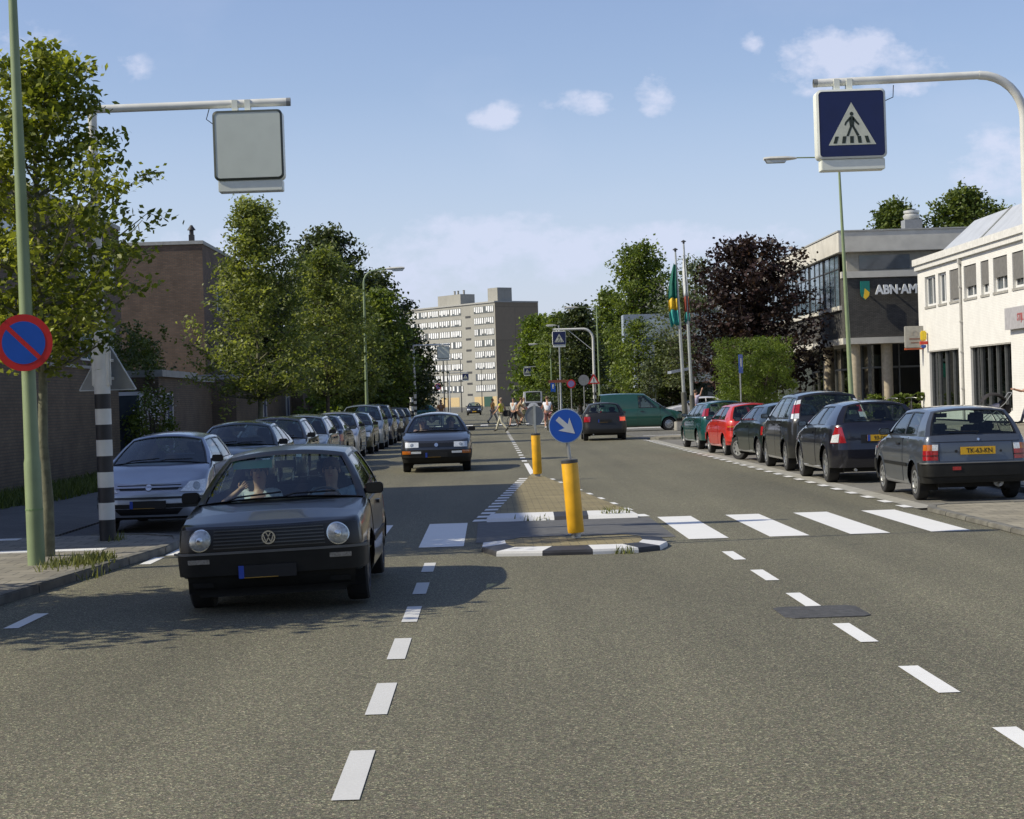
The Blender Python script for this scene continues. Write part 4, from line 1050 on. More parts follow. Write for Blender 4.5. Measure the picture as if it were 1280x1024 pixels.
class Car:
    def __init__(s, **k):
        d = dict(L=4.0, W=1.66, H=1.41, wb=2.47, fo=.80, r=.30, tw=.19, sill=.23, zf=.24, zr=.28, rcf=.30, rcr=.26, bowf=.10, bowr=.07,
                 sh=[(0,.80),(.3,.84),(1.0,.93),(1.25,.95),(2.6,.96),(3.6,.97),(4.0,.97)], nose=[(.2,.06),(.35,.0),(.5,.0),(.6,.03),(.8,.06),(.95,.12)],
                 tail=[(.2,.06),(.35,.0),(.5,.0),(.6,.03),(.8,.05),(1.,.08)], wsb=1.18, wst=1.92, rwt=3.55, rwb=3.86, Wr=.56, tum=.035,
                 wins=[(1.34,1.98,2.42,2.46),(2.5,2.54,3.28,3.2)], roofcrown=.07, hoodcrown=.05, taper=.05)
        d.update(k); s.__dict__.update(d)
        L = s.L; s.hy = L/2
        s.yc = [L/2 - s.fo, L/2 - s.fo - s.wb]
        s.Y = lambda d_: L/2 - d_            # distance from the nose -> local y
        s._plan()
    # -- outline of the body seen from above, half of it, from front centre to rear centre
    def _plan(s):
        hw = s.W/2; P = []
        def side_x(y): return hw - s.taper*max(0, abs(y)/s.hy-.35)**2*1.6
        yf = s.hy - s.bowf; n = 8
        xs = side_x(yf - s.rcf*.6)
        for i in range(n): 
            x = (hw - s.rcf)*i/n; P.append((x, s.hy - s.bowf*(x/hw)**2*.8))
        ye = s.hy - s.bowf*((hw-s.rcf)/hw)**2*.8
        for i in range(11):
            a = PI/2*i/10
            P.append((hw-s.rcf + (s.rcf-(hw-side_x(ye-s.rcf)))*math.sin(a), ye - s.rcf*(1-math.cos(a))))
        s.y_sf = ye - s.rcf
        yr_ = -s.hy + s.bowr*((hw-s.rcr)/hw)**2*.8; s.y_sr = yr_ + s.rcr
        ys = set(np.round(np.linspace(s.y_sf, s.y_sr, 18)[1:-1], 4))
        R_ = s.r + .06; s.Ra = R_
        half = math.sqrt(max(.01, R_**2 - (s.sill - s.r)**2)); s.half = half
        for yc in s.yc:
            ys = {y for y in ys if abs(y-yc) > half+.03}
            for i in range(13):
                ys.add(round(yc + half*math.cos(PI*i/12), 4))
            ys.add(round(yc+half+.004, 4)); ys.add(round(yc-half-.004, 4))
        for e in (s.Y(s.wsb), s.Y(s.rwb)):
            if s.y_sr < e < s.y_sf: ys.add(round(e, 4))
        ys = sorted([y for y in ys if s.y_sr+.002 < y < s.y_sf-.002], reverse=True)
        P += [(side_x(y), y) for y in ys]
        for i in range(11):
            a = PI/2*(1-i/10)
            P.append((hw-s.rcr + (s.rcr-(hw-side_x(s.y_sr)))*math.sin(a), s.y_sr - s.rcr*(1-math.cos(PI/2-a)) if False else s.y_sr - s.rcr*math.cos(a)))
        for i in range(1, n+1):
            x = (hw - s.rcr)*(1-i/n); P.append((x, -s.hy + s.bowr*(x/hw)**2*.8))
        s.P = np.array(P)
        d = np.linalg.norm(np.diff(s.P, axis=0), axis=1); s.S = np.concatenate([[0], np.cumsum(d)]); s.total = s.S[-1]
        s.side_x = side_x
    def plan(s, t):
        sg = -1 if t < 0 else 1; t = abs(t)
        x = np.interp(t, s.S, s.P[:,0]); y = np.interp(t, s.S, s.P[:,1])
        e = .02; x1, y1 = np.interp(t+e, s.S, s.P[:,0]), np.interp(t+e, s.S, s.P[:,1]); x0, y0 = np.interp(t-e, s.S, s.P[:,0]), np.interp(t-e, s.S, s.P[:,1])
        tx, ty = x1-x0, y1-y0; l = math.hypot(tx, ty) or 1
        return sg*x, y, sg*(-ty/l), tx/l
    def s_of_y(s, y):                       # arc length on the side at local y
        i = np.argsort(s.P[:,1]); return float(np.interp(y, s.P[i,1], s.S[i]))
    def zs(s, y): return float(np.interp(s.hy - y, [p[0] for p in s.sh], [p[1] for p in s.sh]))
    def zb(s, y, x=None):
        d = s.hy - y
        z = s.sill
        if x is not None and s.__dict__.get('lift') and abs(y) > s.hy-.75 and abs(x) > .5 and not any(abs(y-yc) <= s.half+.001 for yc in s.yc):
            return (s.zf if y > 0 else s.zr) + s.lift*smooth01((abs(x)-.5)/.22)
        if y > s.yc[0]+s.half: z = s.zf + (s.sill-s.zf)*0
        if y < s.yc[1]-s.half: z = s.zr
        for yc in s.yc:
            if abs(y-yc) <= s.half+.001: z = max(z, s.r + math.sqrt(max(0, s.Ra**2-(y-yc)**2)))
        return z
    def adj(s, x, y, z, zt):
        if z < .55: k = 1 - .045*((.55-z)/.4)**2
        else: k = 1 - s.tum*((z-.55)/max(.1, zt-.55))**2
        x *= k
        fi = float(np.interp(z, [p[0] for p in s.nose], [p[1] for p in s.nose])); ri = float(np.interp(z, [p[0] for p in s.tail], [p[1] for p in s.tail]))
        y -= fi*smooth01((y-(s.hy-.75))/.6); y += ri*smooth01((-y-(s.hy-.75))/.6)
        return x, y
    def surf(s, t, z, off=0.0):
        x, y, nx, ny = s.plan(t)
        x2, y2 = s.adj(x+nx*off, y+ny*off, z, s.zs(y))
        return (x2, y2, z)
    def rsurf(s, t, z, off=0.0):            # t measured from the rear centre
        return s.surf((s.total-abs(t))*(1 if t >= 0 else -1), z, off)
    def topz(s, x, y):
        hw = abs(s.side_x(y)); k = min(1, abs(x)/hw)
        d = min(s.hy-y, s.hy+y)
        return s.zs(y) + s.hoodcrown*min(1, max(0, d-.02)/.45)*(1-k**2.2)
    # -- panels ---------------------------------------------------------
    def patch(s, b, fn, q, off=.01, nu=6, nv=3, mi=0, depth=.02):
        """q: four (t, z) corners, anticlockwise; closed slab standing off the body"""
        G = []; H = []
        for i in range(nu+1):
            u = i/nu; r1 = []; r2 = []
            for j in range(nv+1):
                v = j/nv
                t = (1-v)*((1-u)*q[0][0]+u*q[1][0]) + v*((1-u)*q[3][0]+u*q[2][0])
                z = (1-v)*((1-u)*q[0][1]+u*q[1][1]) + v*((1-u)*q[3][1]+u*q[2][1])
                r1.append(fn(t, z, off)); r2.append(fn(t, z, off-depth))
            G.append(r1); H.append(r2)
        b.grid(G, mi)
        for seq, seq2 in (([g[0] for g in G], [h[0] for h in H]), ([g[-1] for g in G], [h[-1] for h in H]), (G[0], H[0]), (G[-1], H[-1])):
            b.grid([seq, seq2], mi)
    def disc(s, b, fn, t, z, r, off, seg=20, mi=0, depth=.04, dome=.0):
        ring = []; ring2 = []
        for k in range(seg):
            a = 2*PI*k/seg
            ring.append(fn(t+r*math.cos(a), z+r*math.sin(a), off)); ring2.append(fn(t+r*math.cos(a), z+r*math.sin(a), off-depth))
        i0 = len(b.v); b.v += ring + ring2
        mid = [fn(t+.55*r*math.cos(2*PI*k/seg), z+.55*r*math.sin(2*PI*k/seg), off+dome*.8) for k in range(seg)]
        i1 = len(b.v); b.v += mid; i2 = len(b.v); b.v.append(fn(t, z, off+dome))
        for k in range(seg):
            k2 = (k+1) % seg
            b.f.append((i0+k, i0+k2, i0+seg+k2, i0+seg+k)); b.m.append(mi)
            b.f.append((i0+k, i0+k2, i1+k2, i1+k)); b.m.append(mi)
            b.f.append((i1+k, i1+k2, i2)); b.m.append(mi)
    def body(s, root, m):
        b = MB(); T = [0,.06,.14,.26,.4,.54,.66,.78,.87,.94,.98,1.0]
        cols = []
        for i, (x, y) in enumerate(s.P):
            z0, z1 = s.zb(y, x), s.zs(y); c = []
            x_, y_, nx, ny = s.plan(s.S[i])
            arch = any(abs(y-yc) <= s.half+.002 for yc in s.yc)
            for t in T:
                z = z0+(z1-z0)*t
                off = .012*max(0, 1-t/.14) if arch else (-.02*max(0, 1-t/.06) if t < .06 else 0)
                if t > .86: off -= .022*((t-.86)/.14)**2
                X, Y_ = s.adj(x+nx*off, y+ny*off, z, z1)
                c.append((X, Y_, z))
            cols.append(c)
        n = len(cols)
        G = [[(-p[0], p[1], p[2]) for p in c] for c in cols[:0:-1]] + cols
        if abs(cols[0][0][0]) > 1e-6: pass
        b.grid(G)
        # close rear centre seam is shared by construction (x = 0)
        # bonnet and rear deck
        K = 10
        yb_f, yb_r = s.Y(s.wsb)-.001, s.Y(s.rwb)+.001
        def strip(i):
            x, y, z = cols[i][-1]; r = []
            for k in range(-K, K+1):
                q = k/K; X = x*q
                r.append((X, y, z + (s.topz(x*q, y)-s.zs(y)) if abs(q) < 1 else z))
            return r
        rows = [strip(i) for i in range(n)]
        for i in range(n-1):
            ya, yb2 = s.P[i][1], s.P[i+1][1]
            if yb2 >= yb_f-.002 or ya <= yb_r+.002: b.grid([rows[i], rows[i+1]])
        o = b.build('body', m, root, smooth=42, merge=True)
        return o
    def gh(s, yb, yt, v, off=0.0):
        """greenhouse side: base point at local y yb on the shoulder, top at yt on the roof rail"""
        zb = s.zs(yb)
        X, _ = s.adj(s.side_x(yb) if s.y_sr < yb < s.y_sf else abs(s.plan(s.s_of_y(yb))[0]), yb, zb, zb)
        X -= .024
        Yb = s.adj(0, yb, zb, zb)[1]
        zt = s.zrail(yt); y = Yb+(yt-Yb)*v; z = zb+(zt-zb)*v
        x = X+(s.Wr-X)*v + .022*math.sin(PI*v)
        return (x+off, y, z+off*.35)
    def zrail(s, y):
        ym = (s.Y(s.wst)+s.Y(s.rwt))/2; h = abs(s.Y(s.wst)-s.Y(s.rwt))/2
        return s.H - s.roofcrown - .035*((y-ym)/h)**2
    def gstrip(s, b, q, v0, v1, side, off=0.0, nu=2, nv=6, mi=0, edge=0.0):
        G = []
        for i in range(nu+1):
            u = i/nu; r = []
            for j in range(nv+1):
                v = v0+(v1-v0)*j/nv
                p = s.gh(q[0]+(q[1]-q[0])*u, q[2]+(q[3]-q[2])*u, v, off); r.append((p[0]*side, p[1], p[2]))
            G.append(r)
        b.grid(G, mi)
        if edge:
            for seq, (a, c) in (([g[0] for g in G], 0), ([g[-1] for g in G], 0)) if False else []: pass
    def screen(s, front, k, v, off=0.0):
        """windscreen / rear window surface"""
        yb, yt = (s.Y(s.wsb), s.Y(s.wst)) if front else (s.Y(s.rwb), s.Y(s.rwt))
        x, y, z = s.gh(yb, yt, v)
        sg = 1 if front else -1
        bow = (.15*(1-v)+.05*v) if front else (.06*(1-v)+.05*v)
        if not front: bow *= .8
        cb = s.topz(0, yb)-s.zs(yb); c = cb*(1-v) + s.roofcrown*v
        return (x*k, y + sg*(bow*(1-k*k)+off), z + c*(1-abs(k)**2.2) + off*.5)
    def sgrid(s, b, front, k0, k1, v0, v1, off=0, nu=10, nv=6, mi=0):
        b.grid([[s.screen(front, k0+(k1-k0)*i/nu, v0+(v1-v0)*j/nv, off) for j in range(nv+1)] for i in range(nu+1)], mi)

def wheel(root, x, y, r, tw, side, style, steer=0.0):
    w = empty('wheel', (x, y, r), parent=root, rz=steer)
    b = MB(); h = tw/2
    b.lathe([(r*.60,-h*.9),(r*.70,-h),(r*.93,-h*.98),(r*.985,-h*.82),(r,-h*.5),(r,h*.5),(r*.985,h*.82),(r*.93,h*.98),(r*.70,h),(r*.60,h*.9),(r*.6,-h*.9)], axis='x', seg=28)
    b.build('tyre', M_TYRE, w, smooth=35)
    o = side*h
    b = MB(); rr = r*.66
    if style == 'cap':
        b.lathe([(rr,o*.86),(rr*.98,o*1.0),(rr*.82,o*1.02),(rr*.78,o*.86),(rr*.5,o*.98),(rr*.22,o*1.06),(.001,o*1.06)], axis='x', seg=28)
        for k in range(8):
            a = 2*PI*k/8; c, sn = math.cos(a), math.sin(a)
            b.frame_prism([(-.012,-.03),(.012,-.03),(.012,.03),(-.012,.03)], (o*.99, rr*.66*c, rr*.66*sn), (0,-sn,c), (0,c,sn), (o*.03,0,0), 1)
        b.build('rim', [M_RIM, M_TRIM], w, smooth=35)
    else:
        b.lathe([(rr,o*.2),(rr,o*.95),(rr*.93,o*.99),(rr*.9,o*.8),(rr*.9,o*.2)], axis='x', seg=28)
        b.lathe([(rr*.9,o*.25),(.001,o*.25)], axis='x', seg=28, mi=1)
        b.lathe([(rr*.24,o*.3),(rr*.24,o*.9),(.001,o*.93)], axis='x', seg=16)
        n = 5 if style == 'spoke5' else 7
        for k in range(n):
            a = 2*PI*(k+.3)/n; c, sn = math.cos(a), math.sin(a)
            b.frame_prism([(-.035,rr*.15),(.035,rr*.15),(.022,rr*.95),(-.022,rr*.95)], (o*.78,0,0), (0,-sn,c), (0,c,sn), (o*.14,0,0))
        b.build('rim', [M_RIM if style != 'dark' else M_RIMD, M_TRIM], w, smooth=35)
    return w

def plate(root, c, fn, t, z, rear, text=None, strip=True, dark=False, w=.52, h=.11, off=.02):
    sp = c.rsurf if rear else c.surf
    p = sp(t, z, off); sg = -1 if rear else 1
    e = empty('number_plate', (p[0], p[1]+sg*.012, z), parent=root, rz=0 if rear else PI)
    b = MB(); b.box(-w/2, w/2, -.006, .008, -h/2, h/2); b.build('plate_face', M_PDARK if dark else M_PLATE, e)
    if dark:
        b = MB(); b.box(-w/2+.04, w/2-.16, -.0085, -.006, -h/2+.0, -h/2+.007); b.build('plate_edge', mat('plate_edge_ochre', (.30,.17,.02), .5), e)
    if strip: b = MB(); b.box(-w/2-.001, -w/2+.045, -.009, -.006, -h/2, h/2); b.build('blue_strip', M_PBLUE, e)
    if text: text_mesh(text, h*.86, 'plate_text', M_PBLK, e, (.02, -.0075, -.003), (PI/2,0,0), depth=.0015, sx=.92, bold=.001)
    return e

def make_car(name, label, cat, c, m, loc, rz, group=None, wheels='cap', far=False, lamps=None, front='modern', rear='modern', platetxt=None, fplate='plain',
             people_space=False, steer=0.0, bumper=None, roll=0.0, brake=False, mirrors=None, tank=True, amber=True, wipers=True, van=False, antenna=False, cen_body=None):
    root = empty(name, loc, rot=(0, roll, rz)); tag(root, label, cat, group)
    c.body(root, m)
    # greenhouse
    yA, yAt, yD, yDt = c.Y(c.wsb), c.Y(c.wst), c.Y(c.rwb), c.Y(c.rwt)
    b = MB()
    K = 10; rows = []
    for i in range(13):
        u = i/12; r = []
        for k in range(-K, K+1):
            q = k/K; y0 = yAt + .05*(1-q*q); y1 = yDt - .04*(1-q*q); y = y0+(y1-y0)*u
            yy = yAt+(yDt-yAt)*u
            r.append((q*c.Wr, y, c.zrail(yy) + c.roofcrown*(1-abs(q)**2.2)))
        rows.append(r)
    b.grid(rows); b.build('roof', m, root, smooth=50)
    b = MB()
    wins = [(c.Y(a), c.Y(t0), c.Y(d), c.Y(t1)) for (a, t0, d, t1) in c.wins]     # base-front, top-front, base-rear, top-rear
    v0, v1 = .05, .90
    for sd in (1, -1):
        edges = [(yA, yAt)]
        for w in wins: edges += [(w[0], w[1]), (w[2], w[3])]
        edges.append((yD, yDt))
        for i in range(0, len(edges), 2):
            a, d = edges[i], edges[i+1]
            c.gstrip(b, (a[0], d[0], a[1], d[1]), 0, 1, sd)
        for w in wins:
            c.gstrip(b, (w[0], w[2], w[1], w[3]), 0, v0, sd, nv=1); c.gstrip(b, (w[0], w[2], w[1], w[3]), v1, 1, sd, nv=1)
    for fr, kk in ((True, .93), (False, c.__dict__.get('rk', .86))):
        vb = .02 if fr else c.__dict__.get('rv0', .10); vt = .93
        c.sgrid(b, fr, -1, -kk, 0, 1, nu=1); c.sgrid(b, fr, kk, 1, 0, 1, nu=1)
        c.sgrid(b, fr, -kk, kk, 0, vb, nv=1); c.sgrid(b, fr, -kk, kk, vt, 1, nv=1)
    if van: pass
    b.build('pillars', m, root, smooth=45)
    b = MB(); c.sgrid(b, True, -.93, .93, .02, .93, -.008); ws = b.build('windscreen', M_CARGL, root, smooth=60)
    # rubber surrounds
    def srim(fr, kk, vb, vt, w=.022):
        q = MB()
        c.sgrid(q, fr, -kk-.005, kk+.005, vb-.006, vb+w*.5, .003, nv=1); c.sgrid(q, fr, -kk-.005, kk+.005, vt-w*1.4, vt+.006, .003, nv=1)
        c.sgrid(q, fr, -kk-.005, -kk+.03, vb, vt, .003, nu=1); c.sgrid(q, fr, kk-.03, kk+.005, vb, vt, .003, nu=1)
        return q
    srim(True, .93, .02, .93).build('window_seal', M_TRIM, ws, smooth=60)
    rk, rv0 = c.__dict__.get('rk', .86), c.__dict__.get('rv0', .10)
    if not van:
        b = MB(); c.sgrid(b, False, -rk, rk, rv0, .93, -.008); rw = b.build('rear_window', M_CARGLS, root, smooth=60)
        srim(False, rk, rv0, .93).build('window_seal', M_TRIM, rw, smooth=60)
        if wipers and not far:
            b = MB(); b.tube([c.screen(False, .05, rv0-.02, .02), c.screen(False, .1, rv0+.05, .03), c.screen(False, -.5, rv0+.10, .025)], .008, 6); b.build('rear_wiper', M_TRIM, rw)
    for w in wins:
        for sd in (1, -1):
            b = MB(); c.gstrip(b, (w[0], w[2], w[1], w[3]), v0, v1, sd, -.008)
            g = b.build('side_window', M_CARGLS, root, smooth=60)
            if not far:
                q = MB(); e = .018
                c.gstrip(q, (w[0], w[2], w[1], w[3]), v0-.015, v0+.03, sd, .003, nv=1); c.gstrip(q, (w[0], w[2], w[1], w[3]), v1-.03, v1+.015, sd, .003, nv=1)
                c.gstrip(q, (w[0], w[0]-e, w[1], w[1]-e), v0, v1, sd, .003, nu=1); c.gstrip(q, (w[2]+e, w[2], w[3]+e, w[3]), v0, v1, sd, .003, nu=1)
                q.build('window_seal', M_TRIM, g, smooth=60)
    # underbody and interior
    ub = MB(); hw = c.W/2
    ub.box(-hw+.27, hw-.27, -c.hy+.18, c.hy-.18, .20, .42)
    ub.box(-hw+.07, hw-.07, c.yc[1]+c.half+.03, c.yc[0]-c.half-.03, .22, .40)
    ub.box(-hw+.26, hw-.26, c.yc[0]-.5, c.hy-.28, .42, c.zs(c.hy-.3)-.1)
    for yc in c.yc:
        for sd in (1, -1):
            P_ = [(y, z) for (y, z) in arc(yc, c.r, c.Ra+.012, -20, 200, 16)]
            x0, x1 = sd*(hw-.05), sd*(hw-.30)
            ub.grid([[(x0,y,z) for (y,z) in P_], [(x1,y,z) for (y,z) in P_]])
            ub.poly([(x1,y,z) for (y,z) in P_])
    ub.build('underbody', M_UNDER, root)
    it = MB()
    it.box(-hw+.10, hw-.10, yA-.32, yA-.02, .6, c.zs(yA)-.03)                                     # dashboard
    if not van: it.box(-hw+.12, hw-.12, yD+.04, yD+.34, .6, c.zs(yD)-.03)                         # parcel shelf
    it.build('dashboard', M_SEAT, root)
    ysx = yA - .95 if not van else yA - .85
    for x in (-.36, .36):
        q = MB(); q.box(x-.24, x+.24, ysx-.1, ysx+.4, .35, .55)
        q.frame_prism([(-.24,0),(.24,0),(.21,.6),(-.21,.6)], (x, ysx-.08, .5), (1,0,0), Vector((0,-.25,.97)), (0,-.1,0))
        q.frame_prism([(-.12,0),(.12,0),(.12,.17),(-.12,.17)], (x, ysx-.26, 1.10 if c.H < 1.5 else 1.2), (1,0,0), Vector((0,-.2,.97)), (0,-.07,0))
        q.build('seat', M_SEAT, root, bevel=0 if far else .03)
    if not van and not far:
        q = MB(); yb_ = max(ysx-.95, yD+.3)
        q.box(-.6, .6, yb_, yb_+.12, .5, min(1.0, c.zs(yD)+.08))
        for x in (-.35, .35): q.box(x-.12, x+.12, yb_-.02, yb_+.07, 1.0, 1.12)
        q.build('rear_bench', M_SEAT, root, bevel=.025)
        q = MB(); q.box(-.10, .10, yAt+.12, yAt+.15, c.H-.20, c.H-.13); q.tube([(0,yAt+.13,c.H-.14),(0,yAt+.05,c.H-.07)], .008, 6); q.build('rear_view_mirror', M_TRIM, root)
    q = MB(); cx, cy, cz = -.36, yA-.42, c.zs(yA)-.06     # driver sits on the car's left
    q.tube([(cx+.18*math.cos(a), cy-.10*math.sin(a)+.0, cz+.15*math.sin(a)) for a in np.linspace(0, 2*PI, 17)], .014, 6, cap=False); q.tube([(cx-.17,cy,cz),(cx+.17,cy,cz)], .012, 5)
    q.tube([(cx,cy,cz),(cx,cy+.2,cz-.06)], .02, 6)
    q.build('steering_wheel', M_TRIM, root)
    # doors (a hair proud, dark gap round them)
    if not far:
        nd = c.__dict__.get('doors', [(c.wins[0][0]-.13, c.wins[0][2]+.04)] + ([(c.wins[0][2]+.06, min(c.wins[1][2], c.fo+c.wb-c.half-.02))] if len(c.wins) > 2 or c.__dict__.get('four') else []))
        for sd in (1, -1):
            for (d0, d1) in nd:
                y0, y1 = c.Y(d0), c.Y(d1)
                t0, t1 = c.s_of_y(y0)*sd, c.s_of_y(y1)*sd
                z1_, z2_ = c.zs(y0)-.035, c.zs(y1)-.035
                cut = .0
                b = MB(); g = .008*sd
                c.patch(b, c.surf, [(t0-g,c.sill+.05),(t1+g,c.sill+.05),(t1+g,z2_+.008),(t0-g,z1_+.008)], .002, 5, 6, 1, .012)
                c.patch(b, c.surf, [(t0,c.sill+.058),(t1,c.sill+.058),(t1,z2_),(t0,z1_)], .005, 5, 6, 0, .012)
                dr = b.build('door', [m, M_TRIM], root, smooth=40)
                th = t1 + (t0-t1)*.12
                b = MB(); c.patch(b, c.surf, [(th,z2_-.10),(th+(t0-t1)*.16,z2_-.10),(th+(t0-t1)*.16,z2_-.065),(th,z2_-.065)], .03, 3, 1, 0, .03)
                b.build('door_handle', M_TRIM if c.__dict__.get('blkhandle', True) else m, dr, smooth=40)
    if c.__dict__.get('strip'):
        z_ = c.strip
        for sd in (1, -1):
            b = MB(); ya, yb2 = c.yc[0]-c.half-.03, c.yc[1]+c.half+.03
            c.patch(b, c.surf, [(c.s_of_y(ya)*sd,z_),(c.s_of_y(yb2)*sd,z_),(c.s_of_y(yb2)*sd,z_+.05),(c.s_of_y(ya)*sd,z_+.05)], .016, 8, 1, 0, .016)
            b.build('side_moulding', M_PLAST, root, smooth=40)
    # mirrors
    for sd in (1, -1):
        yb_ = yA-.20; p = c.gh(yb_, c.Y(c.wst)-.2, .08)
        b = MB(); x0 = p[0]
        out_ = .17
        b.frame_prism(rrect(.165,.105,.035), (sd*(x0+.005+.0825), p[1]+.04, p[2]+.03), (sd,0,0), (0,0,1), (0,.10 if False else .085,0))
        b.tube([(sd*(x0-.04),p[1]+.05,p[2]),(sd*(x0+.05),p[1]+.07,p[2]+.02)], .028, 6)
        mm = mirrors if mirrors else M_TRIM
        mo = b.build('wing_mirror', mm, root, smooth=35, bevel=0 if far else .012)
        b = MB(); b.frame_prism(rrect(.14,.08,.025), (sd*(x0+.005+.0825), p[1]+.038, p[2]+.03), (sd,0,0), (0,0,1), (0,-.004,0)); b.build('mirror_glass', M_MIRR, mo)
    # wheels
    xw = hw - c.tw/2 - .035
    for yc, st in ((c.yc[0], steer), (c.yc[1], 0)):
        for sd in (1, -1): wheel(root, sd*xw, yc, c.r, c.tw, sd, wheels, st)
    # wipers
    if wipers:
        b = MB()
        for k0, k1 in ((.62,-.02),(-.05,-.66)):
            b.tube([c.screen(True, k0, .0, .02), c.screen(True, k0-.12, .05, .03), c.screen(True, k1, .10, .022)], .009, 5)
        b.build('wiper', M_TRIM, root)
        b = MB(); b.grid([[c.screen(True, -.97+1.94*i/12, 0, o) for i in range(13)] for o in (-.01, .022)]); b.build('cowl', M_TRIM, root)
    # bumpers
    bm_ = {'black': M_PLAST, None: None}.get(bumper, m) if bumper != 'body' else m
    def band(fn, z0, z1, off, tt, mm, nm):
        back = fn == c.rsurf
        def fn2(t, z, o):
            ny = abs(c.plan(c.total-abs(t) if back else t)[3]); return fn(t, z, o*(.3+.7*ny) if o > 0 else o)
        b = MB(); c.patch(b, fn2, [(-tt,z0),(tt,z0),(tt,z1),(-tt,z1)], off, 34, 3, 0, off+.02)
        return b.build(nm, mm, root, smooth=38)
    ef = (c.s_of_y(c.yc[0]+c.half+.015)); er = c.total - c.s_of_y(c.yc[1]-c.half-.015)
    fz = c.__dict__.get('fb', (.38,.55)); rz_ = c.__dict__.get('rb', (.38,.56))
    if bumper:
        band(c.surf, fz[0], fz[1], .045, ef, bm_, 'front_bumper'); band(c.rsurf, rz_[0], rz_[1], .045, er, bm_, 'rear_bumper')
        if bumper == 'black':
            band(c.surf, c.zf, fz[0], .012, c.__dict__.get('apron', ef-.02), M_PLAST, 'front_apron'); band(c.rsurf, c.zr, rz_[0], .012, er-.02, M_PLAST if c.__dict__.get('blkapron', True) else m, 'rear_apron')
    else:
        # moulded bumper: a raised skin of body colour
        band(c.surf, c.zf, fz[1], .012, ef-.005, m, 'front_bumper'); band(c.rsurf, c.zr, rz_[1], .012, er-.005, m, 'rear_bumper')
        b = MB(); c.patch(b, c.surf, [(-.42,c.zf+.03),(.42,c.zf+.03),(.5,.36),(-.5,.36)], .018, 10, 2, 0, .02); b.build('air_intake', M_TRIM, root)
    def quad(nm, fn, q, mm, off, mirror=True, nu=6, nv=4, par=root, depth=.03):
        os_ = []
        for sd in ((1, -1) if mirror else (1,)):
            b = MB(); c.patch(b, fn, [(t*sd, z) for t, z in q], off, nu, nv, 0, depth); os_.append(b.build(nm, mm, par, smooth=40))
        return os_
    api = dict(root=root, c=c, quad=quad, band=band, m=m, ef=ef, er=er)
    if lamps: lamps(api)
    if antenna:
        b = MB(); b.tube([(0,yDt+.25,c.H-.02),(0,yDt-.05,c.H+.22)], .006, 5); b.build('antenna', M_TRIM, root)
    return api

def grille_box(a, q, slats, nm='grille', off=.012):
    o = a['quad'](nm, a['c'].surf, q, M_TRIM, off, mirror=False, nu=12)[0]
    return o
# lamp sets -----------------------------------------------------------------
def lamps_modern(hl, tl, gr=None, badge=True, lit=False, tlz=None, plate_r=None, plate_f=True, ptxt=None, fog=False, tsplit=None, third=False, exhaust=True, faces='both', rp_off=.02):
    def f(a):
        c = a['c']; q = a['quad']
        for o in q('headlight', c.surf, hl, M_LENS, .012):
            pass
        for sd in (1, -1):
            cx = sum(p[0] for p in hl)/4*sd; cz = sum(p[1] for p in hl)/4; h = max(p[1] for p in hl)-min(p[1] for p in hl)
            b = MB(); c.disc(b, c.surf, cx, cz, h*.34, .016, 14, 0, .01, .006); b.build('lamp_reflector', M_REFL, [k for k in kids(a['root']) if k.name.startswith('headlight')][0 if sd == 1 else 1], smooth=50)
        ts = q('tail_light', c.rsurf, tl, M_TAILON if lit else M_TAIL, .014)
        if tsplit:
            for sd, t in zip((1,-1), ts):
                if tsplit[1] == 'LIT':
                    if sd == 1:
                        b = MB(); c.patch(b, c.rsurf, [(x*sd, z) for x, z in tsplit[0]], .018, 4, 2, 0, .01); b.build('lamp_lens', M_TAILON, t, smooth=40)
                    continue
                b = MB(); c.patch(b, c.rsurf, [(x*sd, z) for x, z in tsplit[0]], .018, 4, 2, 0, .01); b.build('lamp_lens', tsplit[1], t, smooth=40)
        if gr:
            g = q('grille', c.surf, gr, M_TRIM, .010, mirror=False, nu=12)[0]
            if badge:
                z = (gr[0][1]+gr[2][1])/2; b = MB(); c.disc(b, c.surf, 0, z, .045, .022, 16, 0, .01); b.build('badge', M_CHROME, g)
        if plate_f: plate(a['root'], c, None, 0, c.__dict__.get('pfz', .42), False, dark=(plate_f == 'dark'), off=.02+(.03 if c.__dict__.get('bump_black') else 0))
        if plate_r: plate(a['root'], c, None, plate_r[0], plate_r[1], True, text=ptxt, dark=(ptxt is None and plate_r[2] if len(plate_r) > 2 else False), off=rp_off)
        if exhaust:
            b = MB(); b.tube([(-.45,-c.hy+.35,.25),(-.45,-c.hy-.01,.24)], .025, 8); b.build('exhaust', M_STEEL, a['root'])
    return f
